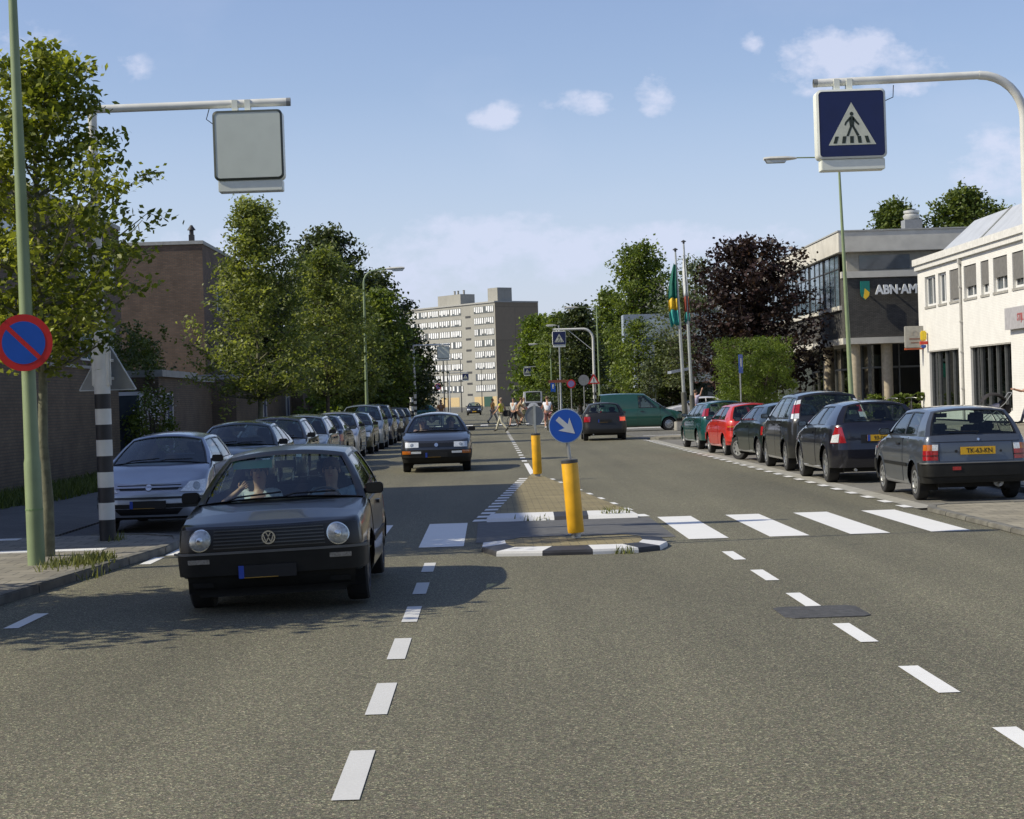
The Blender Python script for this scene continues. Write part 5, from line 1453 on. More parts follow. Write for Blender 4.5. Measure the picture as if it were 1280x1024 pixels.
# ================================================================ PEOPLE
M_SKIN = mat('skin', (0.50,0.29,0.20), .5, var=.08)
def skinned(name, joints, bones, radii, material, parent, sub=1):
    """one continuous skinned surface over a joint tree; the first joint is the root"""
    me = bpy.data.meshes.new(name+'_cage'); me.from_pydata([joints[k] for k in joints], [], [])
    idx = {k: i for i, k in enumerate(joints)}
    me.from_pydata
    me = bpy.data.meshes.new(name); me.from_pydata([tuple(joints[k]) for k in joints], [(idx[a], idx[b_]) for a, b_ in bones], [])
    o = bpy.data.objects.new(name+'_tmp', me); COL.objects.link(o)
    md = o.modifiers.new('skin', 'SKIN'); md.use_smooth_shade = True
    if not me.skin_vertices: 
        pass
    sv = me.skin_vertices[0].data
    for k, i in idx.items():
        r = radii[k]; r = (r, r) if isinstance(r, (int, float)) else r
        sv[i].radius = r; sv[i].use_root = (i == 0)
    md2 = o.modifiers.new('sub', 'SUBSURF'); md2.levels = sub; md2.render_levels = sub
    bpy.context.view_layer.update()
    dg = bpy.context.evaluated_depsgraph_get()
    m2 = bpy.data.meshes.new_from_object(o.evaluated_get(dg))
    bpy.data.objects.remove(o)
    m2.materials.clear(); m2.materials.append(material)
    o = bpy.data.objects.new(name, m2); COL.objects.link(o)
    m2.polygons.foreach_set('use_smooth', [True]*len(m2.polygons))
    if parent: o.parent = parent
    return o
STAND = dict(pelvis=(0,0,.95), waist=(0,.01,1.10), chest=(0,.01,1.32), neck=(0,.0,1.48), head0=(0,.01,1.56), head1=(0,.02,1.65), head2=(0,.01,1.73),
    shl=(.17,0,1.42), ell=(.24,-.02,1.14), wrl=(.25,.08,.90), shr=(-.17,0,1.42), elr=(-.24,-.02,1.14), wrr=(-.25,.08,.90),
    hipl=(.09,0,.90), knl=(.10,.03,.50), anl=(.10,-.02,.09), tol=(.11,.14,.04), hipr=(-.09,0,.90), knr=(-.10,.03,.50), anr=(-.10,-.02,.09), tor=(-.11,.14,.04))
RAD = dict(pelvis=(.15,.105), waist=(.13,.095), chest=(.155,.105), neck=.052, head0=.070, head1=(.078,.092), head2=(.068,.08), shl=.062, ell=.042, wrl=.028, shr=.062, elr=.042, wrr=.028,
    hipl=.092, knl=.058, anl=.04, tol=.032, hipr=.092, knr=.058, anr=.04, tor=.032)
def person(label, loc, rz, pose=None, top=(.7,.7,.7), legs=(.3,.28,.22), hair=(.10,.06,.03), scale=1.0, skirt=False, group=None, sleeves=True, long_legs=True, shoes=(.04,.035,.03), hat=None, extra=None, rot=None):
    J = dict(STAND); J.update(pose or {})
    root = empty('person', loc, rz); tag(root, label, 'person', group); root.scale = (scale,)*3
    if rot: root.rotation_euler = rot
    J2 = {}; R2 = dict(RAD)
    bones = [('pelvis','waist'),('waist','chest'),('chest','neck'),('neck','head0'),('head0','head1'),('head1','head2'),('chest','shl'),('shl','ell'),('ell','wrl'),('chest','shr'),('shr','elr'),('elr','wrr'),
             ('pelvis','hipl'),('hipl','knl'),('knl','anl'),('anl','tol'),('pelvis','hipr'),('hipr','knr'),('knr','anr'),('anr','tor')]
    # hands: a palm and five fingers
    for s_, e_, w_ in (('l','ell','wrl'),('r','elr','wrr')):
        w = Vector(J[w_]); d = (w-Vector(J[e_])).normalized(); side = d.cross(Vector((0,1,.2))).normalized(); nn = side.cross(d).normalized()
        J['palm'+s_] = tuple(w+d*.055); R2['palm'+s_] = (.034,.018); bones.append((w_, 'palm'+s_))
        for fi, (o, L) in enumerate(((-.030,.062),(-.010,.074),(.010,.070),(.028,.056))):
            k = 'f%s%d' % (s_, fi); b0 = w+d*.085+side*o
            J[k+'a'] = tuple(b0); J[k+'b'] = tuple(b0+d*L*.55+nn*L*.15); J[k+'c'] = tuple(b0+d*L*.9+nn*L*.45)
            R2[k+'a'] = .0095; R2[k+'b'] = .0085; R2[k+'c'] = .0065
            bones += [('palm'+s_, k+'a'), (k+'a', k+'b'), (k+'b', k+'c')]
        b0 = w+d*.03-side*.035; J['t%sa' % s_] = tuple(b0); J['t%sb' % s_] = tuple(b0+d*.035-side*.022+nn*.012); R2['t%sa' % s_] = .012; R2['t%sb' % s_] = .009
        bones += [('palm'+s_, 't%sa' % s_), ('t%sa' % s_, 't%sb' % s_)]
    skinned('body', J, bones, R2, M_SKIN, root)
    # clothes: the same skeleton a little thicker
    tk = ['chest','waist','pelvis','shl','shr'] + (['ell','elr'] if sleeves else [])
    JT = {k: J[k] for k in tk}; RT = {k: (tuple(v*1.13+.008 for v in RAD[k]) if isinstance(RAD[k], tuple) else RAD[k]*1.15+.008) for k in tk}
    nk = Vector(J['chest'])*.35 + Vector(J['neck'])*.65; JT['collar'] = tuple(nk); RT['collar'] = .07; 
    if not sleeves:
        for a, e in (('shl','ell'),('shr','elr')):
            JT[a+'x'] = tuple(Vector(J[a])*.55+Vector(J[e])*.45); RT[a+'x'] = .062
    bt = [('chest','waist'),('waist','pelvis'),('chest','collar'),('chest','shl'),('chest','shr')]
    bt += [('shl','ell'),('shr','elr')] if sleeves else [('shl','shlx'),('shr','shrx')]
    mt = mat('cloth_%02x%02x%02x' % tuple(int(255*v) for v in top), top, .85, var=.15, scale=14)
    skinned('shirt', JT, bt, RT, mt, root)
    lk = ['pelvis','hipl','knl','hipr','knr'] + (['anl','anr'] if long_legs else [])
    JL = {k: J[k] for k in lk}; JL['pelvis'] = tuple(Vector(J['pelvis'])+Vector((0,0,.04)))
    RL = {k: (tuple(v*1.08+.004 for v in RAD[k]) if isinstance(RAD[k], tuple) else RAD[k]*1.16+.01) for k in lk}
    bl = [('pelvis','hipl'),('hipl','knl'),('pelvis','hipr'),('hipr','knr')] + ([('knl','anl'),('knr','anr')] if long_legs else [])
    ml = mat('cloth_%02x%02x%02x' % tuple(int(255*v) for v in legs), legs, .85, var=.15, scale=14)
    skinned('trousers' if long_legs else 'shorts', JL, bl, RL, ml, root)
    # hair, shoes, face
    h = Vector(J['head1']); h2 = Vector(J['head2']); hd = (h2-h).normalized()
    b = MB(); c = h+hd*.045+Vector((0,-.022,0)); b.ball(c, .098, .92, 1.0, .92, 14, 10)
    keep = [i for i, v in enumerate(b.v)]
    b.build('hair', mat('hair_%02x%02x' % (int(hair[0]*255), int(hair[1]*255)), hair, .7, var=.3, scale=40), root, smooth=60)
    b = MB(); f = h+Vector((0,.085,-.01)); b.ball(f+Vector((0,.008,-.005)), .016, .8, 1.1, 1.4, 8, 6)
    for sd in (-1, 1): b.ball(h+Vector((sd*.082,-.005,-.005)), .024, .4, .8, 1.2, 8, 6)
    b.build('face_relief', M_SKIN, root, smooth=60)
    b = MB()
    for sd in (-1, 1): b.ball(h+Vector((sd*.031,.083,.018)), .011, 1.2, .6, .8, 8, 5)
    b.build('eyes', mat('eye_dark', (.03,.02,.02), .3), root, smooth=60)
    b = MB(); b.ball(h+Vector((0,.086,-.052)), .018, 1.3, .35, .35, 8, 5); b.build('mouth', mat('lips', (.35,.13,.10), .5), root, smooth=60)
    if shoes:
        b = MB()
        for a, t in (('anl','tol'),('anr','tor')):
            A, T = Vector(J[a]), Vector(J[t]); b.tube([A+Vector((0,0,.03))-(T-A)*.35, A*.5+T*.5, T+(T-A)*.15], [.048,.046,.03], 8)
        b.build('shoes', mat('shoe_%02x' % int(shoes[0]*255), shoes, .6), root, smooth=60)
    return root
# ---- the dark hatchback driving towards the camera (main car) -------------
P_ANTH = paint('anthracite', (0.005,0.0055,0.005), .0, .28, .5)
P_SILV = paint('silver', (0.34,0.37,0.43), .6, .35)
P_BLUEG = paint('blue_grey', (0.036,0.039,0.046), .5, .33)
P_DGREEN = paint('dark_green', (0.012,0.022,0.018), .3, .3)
P_RED = paint('red', (0.50,0.022,0.012), .05, .38)
P_TEAL = paint('teal', (0.006,0.075,0.070), .35, .3)
P_MPV = paint('dark_grey', (0.020,0.021,0.022), .4, .33)
P_DBLUE = paint('very_dark_blue', (0.014,0.014,0.022), .4, .3)
P_STEELB = paint('steel_blue', (0.085,0.10,0.125), .55, .38)
P_VAN = paint('bottle_green', (0.004,0.065,0.040), .1, .4)
P_WHITE = paint('white', (0.62,0.63,0.66), .05, .4)
P_BLACK = paint('black', (0.004,0.004,0.005), .0, .5, .25)
P_NAVY = paint('navy', (0.012,0.020,0.05), .4, .32)
P_LBLUE = paint('pale_blue', (0.20,0.25,0.31), .5, .36)
P_GREY = paint('mid_grey', (0.14,0.15,0.155), .5, .36)

golf = Car(L=4.02, W=1.68, H=1.415, wb=2.475, fo=.80, r=.295, tw=.20, sill=.22, zf=.22, zr=.26, rcf=.17, rcr=.22, bowf=.045, bowr=.06, Wr=.565, tum=.03,
    sh=[(0,.775),(.08,.80),(.5,.845),(1.05,.905),(1.3,.925),(2.4,.935),(3.4,.945),(4.02,.945)], nose=[(.2,.10),(.33,.02),(.55,.0),(.62,.0),(.76,.015),(.80,.05),(.95,.10)],
    tail=[(.2,.05),(.35,.0),(.6,.0),(.8,.03),(1.,.08)], wsb=1.16, wst=1.88, rwt=3.50, rwb=3.86, wins=[(1.36,1.96,2.50,2.50),(2.56,2.56,3.36,3.22)], doors=[(1.22,2.52)],
    fb=(.36,.565), rb=(.36,.56), strip=.50, lift=.12, apron=.74, taper=.06, hoodcrown=.045, roofcrown=.055)
def golf_lamps(a):
    c = a['c']; root = a['root']
    # black grille panel right across with round lamps set in
    b = MB(); c.patch(b, c.surf, [(-.80,.575),(.80,.575),(.80,.765),(-.80,.765)], .006, 30, 4, 0, .02); g = b.build('grille', M_TRIM, root, smooth=40)
    b = MB()
    for i in range(6):
        z = .592+i*.0295
        c.patch(b, c.surf, [(-.485,z),(.485,z),(.485,z+.010),(-.485,z+.010)], .022, 12, 1, 0, .02)
    b.build('grille_slats', mat('grille_grey', (.055,.055,.052), .4, coat=.3), g)
    # emblem: ring with V over W
    b = MB()
    n = 24; r1, r0 = .060, .048; z = .672
    for k in range(n):
        a0, a1 = 2*PI*k/n, 2*PI*(k+1)/n
        b.frame_prism([(r0*math.cos(a0),r0*math.sin(a0)),(r1*math.cos(a0),r1*math.sin(a0)),(r1*math.cos(a1),r1*math.sin(a1)),(r0*math.cos(a1),r0*math.sin(a1))], (0,c.surf(0,z,.03)[1],z), (1,0,0), (0,0,1), (0,.006,0))
    def stroke(p, q, w=.009):
        d = Vector((q[0]-p[0], q[1]-p[1])); nn = Vector((-d.y, d.x)).normalized()*w/2
        b.frame_prism([(p[0]+nn.x,p[1]+nn.y),(p[0]-nn.x,p[1]-nn.y),(q[0]-nn.x,q[1]-nn.y),(q[0]+nn.x,q[1]+nn.y)], (0,c.surf(0,z,.03)[1],z), (1,0,0), (0,0,1), (0,.006,0))
    for p, q in (((-.022,.045),(0,.006)),((0,.006),(.022,.045)),((-.043,.022),(-.022,-.043)),((-.022,-.043),(0,-.002)),((0,-.002),(.022,-.043)),((.022,-.043),(.043,.022))): stroke(p, q)
    b.build('emblem', M_CHROME, g)
    for sd in (1, -1):
        b = MB(); c.disc(b, c.surf, sd*.605, .672, .098, .018, 28, 0, .03, .002); h = b.build('headlight', M_CHROME, root, smooth=50)
        b = MB(); c.disc(b, c.surf, sd*.605, .672, .089, .024, 28, 0, .02, .022); b.build('lamp_lens', M_REFL, h, smooth=60)
        b = MB(); c.disc(b, c.surf, sd*.605, .672, .03, .047, 16, 0, .01, .004); b.build('bulb_cap', M_CHROME, h, smooth=50)
        b = MB(); c.patch(b, c.surf, [(sd*.52,.468),(sd*.70,.468),(sd*.70,.508),(sd*.52,.508)], .053, 4, 2, 0, .02); b.build('indicator', mat('smoked_lens', (.22,.21,.19), .2, coat=1, var=.3, scale=60), root, smooth=40)
        b = MB(); c.patch(b, c.surf, [(sd*.52,.255),(sd*.70,.255),(sd*.70,.30),(sd*.52,.30)], .02, 4, 2, 0, .02); b.build('brake_duct', M_UNDER, root)
    b = MB(); c.patch(b, c.surf, [(-.86,.545),(.86,.545),(.86,.566),(-.86,.566)], .050, 26, 1, 0, .02); b.build('bumper_edge', mat('bumper_edge_grey', (.10,.10,.095), .45), root, smooth=40)
    b = MB(); c.patch(b, c.surf, [(-.66,.17),(.66,.17),(.70,.235),(-.70,.235)], .035, 16, 2, 0, .02); b.build('front_spoiler', M_PLAST, root, smooth=40)
    plate(root, c, None, .02, .385, False, dark=True, off=.055, w=.50)
    for o in a['quad']('tail_light', c.rsurf, [(.62,.66),(.86,.66),(.86,.80),(.62,.80)], M_TAIL, .014): pass
    plate(root, c, None, 0, .72, True, off=.02)
GS = .93
GY = 14.85
g_ = make_car('hatchback', 'dark anthracite hatchback with round headlights driving towards the camera', 'car', golf, P_ANTH, (-1.81, GY+2.01*GS, 0), PI+R(.4), wheels='spoke7' if False else 'dark', lamps=golf_lamps, bumper='black', roll=R(1.6), mirrors=M_PLAST)
g_['root'].scale = (GS,)*3
vis = MB(); vis.box(.14,.52,golf.Y(1.88)+.04,golf.Y(1.88)+.05,1.22,1.30); vis.build('strip_reflection', mat('green_strip_reflection', (.16,.42,.32), .4), g_['root'])  # pale green panel stands in for the sun strip's tinted reflection
# the two people in it
SIT = dict(pelvis=(0,-.0,.0), waist=(0,-.04,.15), chest=(0,-.10,.36), neck=(0,-.10,.53), head0=(0,-.08,.60), head1=(0,-.07,.69), head2=(0,-.08,.77),
    shl=(.18,-.10,.46), shr=(-.18,-.10,.46), ell=(.24,.12,.26), wrl=(.16,.34,.34), elr=(-.24,.12,.26), wrr=(-.16,.34,.34),
    hipl=(.09,.04,.0), knl=(.14,.44,.06), anl=(.13,.74,-.18), tol=(.13,.84,-.18), hipr=(-.09,.04,.0), knr=(-.14,.44,.06), anr=(-.13,.74,-.18), tor=(-.13,.84,-.18))
gy = GY+2.01*GS
def in_car(label, cx, cy, lx, ly, lz, pose, sc=1.0, **k):
    """seated figure; lx, ly are the seat's place in the car's own axes, the car faces the camera"""
    P = dict(SIT); P.update(pose)
    return person(label, (cx-lx*sc, cy-ly*sc, lz*sc), PI, P, scale=sc, **k)
in_car('driver in a light blue shirt behind the windscreen of the dark hatchback', -1.81, gy, -.36, -.22, .48, {}, sc=.92, top=(.36,.45,.55), legs=(.05,.05,.08), hair=(.12,.07,.04))
in_car('passenger in a white top with a raised hand in the dark hatchback', -1.81, gy, .36, -.18, .48,
       dict(elr=(-.36,.10,.30), wrr=(-.24,.20,.43), shr=(-.2,-.08,.44), elr_=(0,0,0)) if False else dict(ell=(.40,.12,.34), wrl=(.17,.22,.52)), sc=.92, top=(.72,.76,.82), legs=(.1,.1,.14), hair=(.16,.08,.04), sleeves=False)

# ---- parked cars on the left ---------------------------------------------
corsa = Car(L=3.82, W=1.65, H=1.44, wb=2.49, fo=.76, r=.29, tw=.18, rcf=.42, rcr=.30, bowf=.14, bowr=.08, Wr=.54,
    sh=[(0,.70),(.2,.76),(.6,.87),(.95,.955),(1.3,.98),(2.4,1.0),(3.82,1.02)], nose=[(.2,.09),(.33,.0),(.5,.0),(.58,.03),(.72,.13),(.95,.25)],
    wsb=1.0, wst=1.82, rwt=3.35, rwb=3.70, wins=[(1.26,1.88,2.3,2.38),(2.36,2.43,3.15,3.05)], fb=(.38,.56), doors=[(1.12,2.35)], blkhandle=False)
def corsa_l(a):
    lamps_modern([(.45,.60),(.86,.585),(.90,.76),(.60,.735)], [(.66,.75),(.86,.75),(.80,1.0),(.68,1.0)], gr=[(-.42,.63),(.42,.63),(.48,.70),(-.48,.70)], plate_f='dark', plate_r=(0,.6))(a)
    c = a['c']; root = a['root']
    b = MB(); c.patch(b, c.surf, [(-.48,.66),(.48,.66),(.5,.685),(-.5,.685)], .024, 12, 1, 0, .02); b.build('grille_bar', P_SILV, root, smooth=40)
    b = MB(); c.patch(b, c.surf, [(-.86,.37),(.86,.37),(.86,.43),(-.86,.43)], .024, 26, 1, 0, .02); b.build('bumper_strip', M_PLAST, root, smooth=40)
    b = MB(); c.patch(b, c.surf, [(-.86,.50),(.86,.50),(.86,.53),(-.86,.53)], .020, 26, 1, 0, .02); b.build('bumper_groove', M_TRIM, root, smooth=40)
GP = 'cars parked along the left kerb'
make_car('parked_car', 'silver hatchback parked just behind the striped post', 'car', corsa, P_SILV, (-4.66, 24.9+1.91*.94, .004), PI, GP, lamps=corsa_l, wheels='cap', steer=0)['root'].scale = (.94,)*3
sedan = Car(L=4.4, W=1.70, H=1.42, wb=2.6, fo=.85, r=.30, rcf=.3, rcr=.28, sh=[(0,.74),(.3,.80),(1.1,.93),(1.4,.95),(3.0,.97),(3.7,1.0),(4.3,.97),(4.4,.93)],
    wsb=1.25, wst=2.0, rwt=3.1, rwb=3.72, wins=[(1.48,2.06,2.42,2.46),(2.48,2.52,3.38,3.02)], four=True, rv0=.05, taper=.06)
hatch5 = Car(L=4.1, W=1.70, H=1.46, wb=2.55, fo=.82, r=.30, rcf=.34, rcr=.28, sh=[(0,.74),(.3,.82),(1.0,.94),(1.3,.97),(2.6,.99),(4.1,1.01)], wsb=1.12, wst=1.92, rwt=3.5, rwb=3.95,
    wins=[(1.36,1.98,2.38,2.42),(2.44,2.48,3.2,3.15)], four=True)
estate = Car(L=4.4, W=1.70, H=1.46, wb=2.6, fo=.85, r=.30, rcf=.3, rcr=.24, sh=[(0,.74),(.3,.80),(1.1,.93),(1.4,.95),(4.4,.98)], wsb=1.25, wst=2.0, rwt=4.0, rwb=4.3,
    wins=[(1.48,2.06,2.42,2.46),(2.48,2.52,3.3,3.3),(3.38,3.38,4.05,3.9)], four=True)
mpv = Car(L=4.2, W=1.76, H=1.66, wb=2.65, fo=.82, r=.315, tw=.2, rcf=.38, rcr=.3, sh=[(0,.80),(.3,.90),(.85,1.04),(1.1,1.06),(2.6,1.07),(4.2,1.09)], wsb=.92, wst=1.85, rwt=3.75, rwb=4.08,
    wins=[(1.25,1.9,2.3,2.34),(2.38,2.42,3.2,3.2),(3.3,3.3,3.75,3.65)], four=True, Wr=.58, tail=[(.2,.06),(.35,.0),(.6,.0),(1.,.04),(1.2,.06)], rk=.84, blkhandle=False)
HL = [(.42,.60),(.78,.59),(.80,.74),(.46,.73)]; TL = [(.58,.68),(.86,.68),(.86,.86),(.58,.86)]
TLS = [(.62,.46),(.74,.46),(.74,.51),(.62,.51)]
std = lambda tl=None, **k: lamps_modern(HL, tl or TL, gr=[(-.40,.61),(.40,.61),(.43,.70),(-.43,.70)], **k)
row = [ (33.3, sedan, P_DGREEN, 'dark green saloon, roof just showing behind the silver hatchback', PI, 0),
        (38.9, hatch5, P_MPV, 'dark grey hatchback with long windscreen, third in the left parked row', PI, 0),
        (44.3, estate, P_LBLUE, 'pale blue estate car, fourth in the left parked row', PI, 0),
        (49.6, sedan, P_NAVY, 'dark blue saloon parked with its red tail lights towards the camera', 0, 0),
        (54.9, hatch5, P_SILV, 'silver hatchback right behind the blue saloon with tail lights showing', PI, 0),
        (60.3, sedan, P_DGREEN, 'dark green saloon in the middle of the left parked row', PI, 0),
        (66.0, mpv, P_LBLUE, 'tall pale blue people carrier at the foot of the curved lamp post', PI, 0),
        (72.4, mpv, P_NAVY, 'tall dark blue people carrier right behind the pale blue one', PI, 0),
        (78.6, hatch5, P_NAVY, 'dark blue hatchback, ninth in the left parked row', PI, 0),
        (84.4, hatch5, P_BLACK, 'black hatchback near the far end of the left parked row', PI, 0),
        (90.5, estate, P_BLUEG, 'blue grey estate at the far end of the left parked row', PI, 0) ]
for (y, sp, p_, lab, rz, _) in row:
    make_car('parked_car', lab, 'car', sp, p_, (-4.78 if y < 60 else -4.7, y+sp.L/2, .004), rz, GP, lamps=std(plate_f=(y > 30), plate_r=(0,.62)), wheels='cap', far=(y > 50), bumper=None if y != 49.6 else 'black')
make_car('parked_car', 'teal car parked at an angle beyond the row on the left', 'car', hatch5, P_TEAL, (-6.1, 146, 0), R(120), lamps=std(plate_r=(0,.62)), far=True)

# ---- second car driving towards the camera ---------------------------------
g3 = Car(L=4.02, W=1.70, H=1.42, wb=2.475, fo=.82, r=.295, tw=.19, rcf=.26, rcr=.26, bowf=.09, Wr=.55, sh=[(0,.74),(.2,.79),(1.05,.92),(1.3,.94),(4.02,.96)],
    nose=[(.2,.07),(.33,.0),(.5,.0),(.58,.02),(.7,.06),(.95,.14)], wsb=1.14, wst=1.88, rwt=3.5, rwb=3.86, wins=[(1.36,1.96,2.4,2.44),(2.46,2.5,3.3,3.2)], four=True, fb=(.36,.54), taper=.06, bump_black=True)
def g3_l(a):
    lamps_modern([(.42,.60),(.74,.595),(.76,.72),(.43,.72)], TL, gr=[(-.40,.61),(.40,.61),(.41,.70),(-.41,.70)], plate_f='dark', plate_r=(0,.62))(a)
    c = a['c']; root = a['root']
    for sd in (1, -1):
        b = MB(); c.patch(b, c.surf, [(sd*.36,.455),(sd*.60,.455),(sd*.60,.505),(sd*.36,.505)], .055, 4, 2, 0, .02); b.build('fog_lamp', M_LENS, root)
        b = MB(); c.patch(b, c.surf, [(sd*.61,.445),(sd*.80,.445),(sd*.80,.52),(sd*.61,.52)], .055, 4, 2, 0, .02); b.build('indicator', M_AMBER, root)
make_car('hatchback', 'blue grey car driving towards the camera in the left lane, second behind the dark hatchback', 'car', g3, P_BLUEG, (-1.32, 43.4+2.01, 0), PI+R(1.2), lamps=g3_l, wheels='cap', bumper='black', mirrors=M_PLAST)
in_car('driver in a white cap seen through the windscreen of the blue grey car', -1.32, 45.41, -.36, -.22, .48, {}, top=(.12,.12,.16), legs=(.05,.05,.08), hair=(.10,.07,.05))
in_car('pale haired passenger in the blue grey car', -1.32, 45.41, .36, -.2, .48, {}, top=(.40,.22,.20), legs=(.05,.05,.08), hair=(.65,.63,.58), sleeves=False)
# far cars on the road
make_car('distant_car', 'dark car far down the left lane in front of the apartments', 'car', hatch5, P_BLACK, (-1.7, 208, 0), PI, lamps=std(plate_f=True), far=True)

# ---- right side -------------------------------------------------------------
GR = 'cars parked along the right kerb'
micra = Car(L=3.70, W=1.56, H=1.385, wb=2.30, fo=.68, r=.27, tw=.165, sill=.21, zf=.22, zr=.27, rcf=.18, rcr=.13, bowf=.06, bowr=.04, Wr=.545, tum=.035, taper=.05,
    sh=[(0,.76),(.2,.81),(.95,.90),(1.2,.925),(2.6,.94),(3.7,.945)], wsb=1.02, wst=1.68, rwt=3.26, rwb=3.585, wins=[(1.2,1.74,2.28,2.26),(2.33,2.31,3.08,2.96)], doors=[(1.1,2.31)],
    tail=[(.2,.04),(.32,.0),(.55,.0),(.6,.02),(.8,.03),(.95,.055)], fb=(.36,.54), rb=(.37,.565), strip=.49, rk=.90, rv0=.04, roofcrown=.045, blkapron=True)
def micra_l(a):
    c = a['c']; q = a['quad']; root = a['root']
    q('headlight', c.surf, HL, M_LENS, .012)
    for sd, o in zip((1,-1), q('tail_light', c.rsurf, [(.555,.605),(.775,.605),(.775,.745),(.555,.745)], M_TAIL, .016)):
        b = MB(); c.patch(b, c.rsurf, [(sd*.555,.745),(sd*.64,.745),(sd*.64,.83),(sd*.555,.83)], .016, 3, 2, 0, .03); b.build('reversing_lens', M_LENS, o)
        b = MB(); c.patch(b, c.rsurf, [(sd*.64,.745),(sd*.775,.745),(sd*.775,.83),(sd*.64,.83)], .016, 4, 2, 0, .03); b.build('indicator_lens', M_AMBER, o)
        b = MB(); c.patch(b, c.rsurf, [(sd*.545,.668),(sd*.785,.668),(sd*.785,.678),(sd*.545,.678)], .020, 6, 1, 0, .02); b.build('lens_rib', M_TRIM, o)
    b = MB(); c.patch(b, c.rsurf, [(-.72,.86),(.72,.86),(.72,.868),(-.72,.868)], .005, 16, 1, 0, .01); c.patch(b, c.rsurf, [(-.53,.58),(.53,.58),(.53,.585),(-.53,.585)], .005, 12, 1, 0, .01)
    for s_ in (-1, 1): c.patch(b, c.rsurf, [(s_*.535,.58),(s_*.543,.58),(s_*.543,.86),(s_*.535,.86)], .005, 1, 4, 0, .01)
    b.build('tailgate_seam', M_TRIM, root)
    plate(root, c, None, .02, .735, True, text='TK-63-KN', strip=False, off=.02, w=.50)
    b = MB(); c.disc(b, c.rsurf, -.29, .73, .022, .01, 10); c.disc(b, c.rsurf, .36, .72, .018, .01, 10); b.build('tailgate_lock', M_TRIM, root)
    b = MB(); c.disc(b, c.rsurf, .04, .895, .02, .008, 10); b.build('badge', M_CHROME, root)
    b = MB(); c.patch(b, c.rsurf, [(-.36,.46),(-.24,.46),(-.24,.51),(-.36,.51)], .055, 3, 2, 0, .02); b.build('fog_lamp', M_TAIL, root)
    b = MB(); b.tube([(.34,-c.hy+.5,.27),(.34,-c.hy+.12,.27)], [.075,.075], 12); b.tube([(.34,-c.hy+.12,.24),(.34,-c.hy+.02,.23)], .022, 8); b.build('exhaust', M_STEEL, root, smooth=50)
    b = MB(); c.patch(b, c.rsurf, [(-.82,.555),(.82,.555),(.82,.568),(-.82,.568)], .051, 24, 1, 0, .02); b.build('bumper_edge', mat('bumper_edge_grey', (.10,.10,.095), .45), root, smooth=40)
make_car('parked_car', 'steel blue hatchback with yellow plate, nearest of the right parked row', 'car', micra, P_STEELB, (7.03, 26.35+1.85, .004), R(-.5), GR, lamps=micra_l, bumper='black', wheels='cap')

stilo = Car(L=4.18, W=1.78, H=1.475, wb=2.6, fo=.85, r=.315, tw=.21, rcf=.36, rcr=.30, bowf=.12, bowr=.07, Wr=.56, sh=[(0,.74),(.3,.82),(1.1,.95),(1.4,.98),(2.6,1.01),(4.18,1.04)],
    wsb=1.2, wst=2.0, rwt=3.72, rwb=4.05, wins=[(1.45,2.08,2.55,2.58),(2.62,2.64,3.3,3.2)], doors=[(1.3,2.6)], rb=(.3,.60), tail=[(.2,.06),(.35,.0),(.62,.0),(.66,.03),(.85,.04),(1.1,.08)], rk=.84, blkhandle=False)
def stilo_l(a):
    lamps_modern(HL, [(.60,.72),(.92,.72),(.80,1.0),(.68,1.0)], gr=[(-.40,.61),(.40,.61),(.43,.70),(-.43,.70)], rp_off=.035, plate_r=(.03,.80), ptxt='93-JX-RV', tsplit=([(.74,.73),(.90,.73),(.86,.86),(.72,.88)], M_LENS), exhaust=True)(a)
    c = a['c']; b = MB(); c.patch(b, c.rsurf, [(-.34,.71),(.44,.71),(.44,.86),(-.34,.86)], .008, 10, 2, 0, .02); b.build('plate_recess', M_TRIM, a['root'])
make_car('parked_car', 'black three door hatchback with yellow plate and pale tail lights, second in the right row', 'car', stilo, P_DBLUE, (6.90, 32.3+2.09, .004), R(0), GR, lamps=stilo_l, wheels='spoke5')
def mpv_l(a):
    c = a['c']
    lamps_modern(HL, [(.70,.98),(.84,.98),(.80,1.45),(.72,1.45)], plate_r=(0,.75), gr=[(-.40,.61),(.40,.61),(.43,.70),(-.43,.70)])(a)
    for sd in (1, -1):
        b = MB(); c.patch(b, c.rsurf, [(sd*.72,1.0),(sd*.86,1.0),(sd*.86,1.08),(sd*.72,1.08)], .02, 3, 2, 0, .02); b.build('reversing_lens', M_LENS, a['root'])
        b = MB(); c.patch(b, c.rsurf, [(sd*.72,.70),(sd*.92,.70),(sd*.92,.78),(sd*.72,.78)], .02, 3, 2, 0, .02); b.build('reflector', M_TAIL, a['root'])
def mpv_tall(a):
    c = a['c']
    std(TLS, plate_r=(0,.75))(a)
    for sd in (1, -1):
        for (v0, v1, mm) in ((.0,.22,M_LENS),(.22,.62,M_TAIL),(.62,.80,M_LENS)):
            b = MB(); c.sgrid(b, False, sd*.86, sd*.995, v0, v1, .012, nu=3, nv=3); c.gstrip(b, (c.Y(c.rwb)+.07, c.Y(c.rwb), c.Y(c.rwt)+.06, c.Y(c.rwt)), v0, v1, sd, .010, nu=1, nv=3)
            b.build('tail_light', mm, a['root'], smooth=60)
make_car('parked_car', 'tall dark grey people carrier with high tail lights in the right row', 'car', mpv, P_MPV, (7.02, 37.6+2.1, .004), R(0), GR, lamps=mpv_tall, wheels='spoke5')
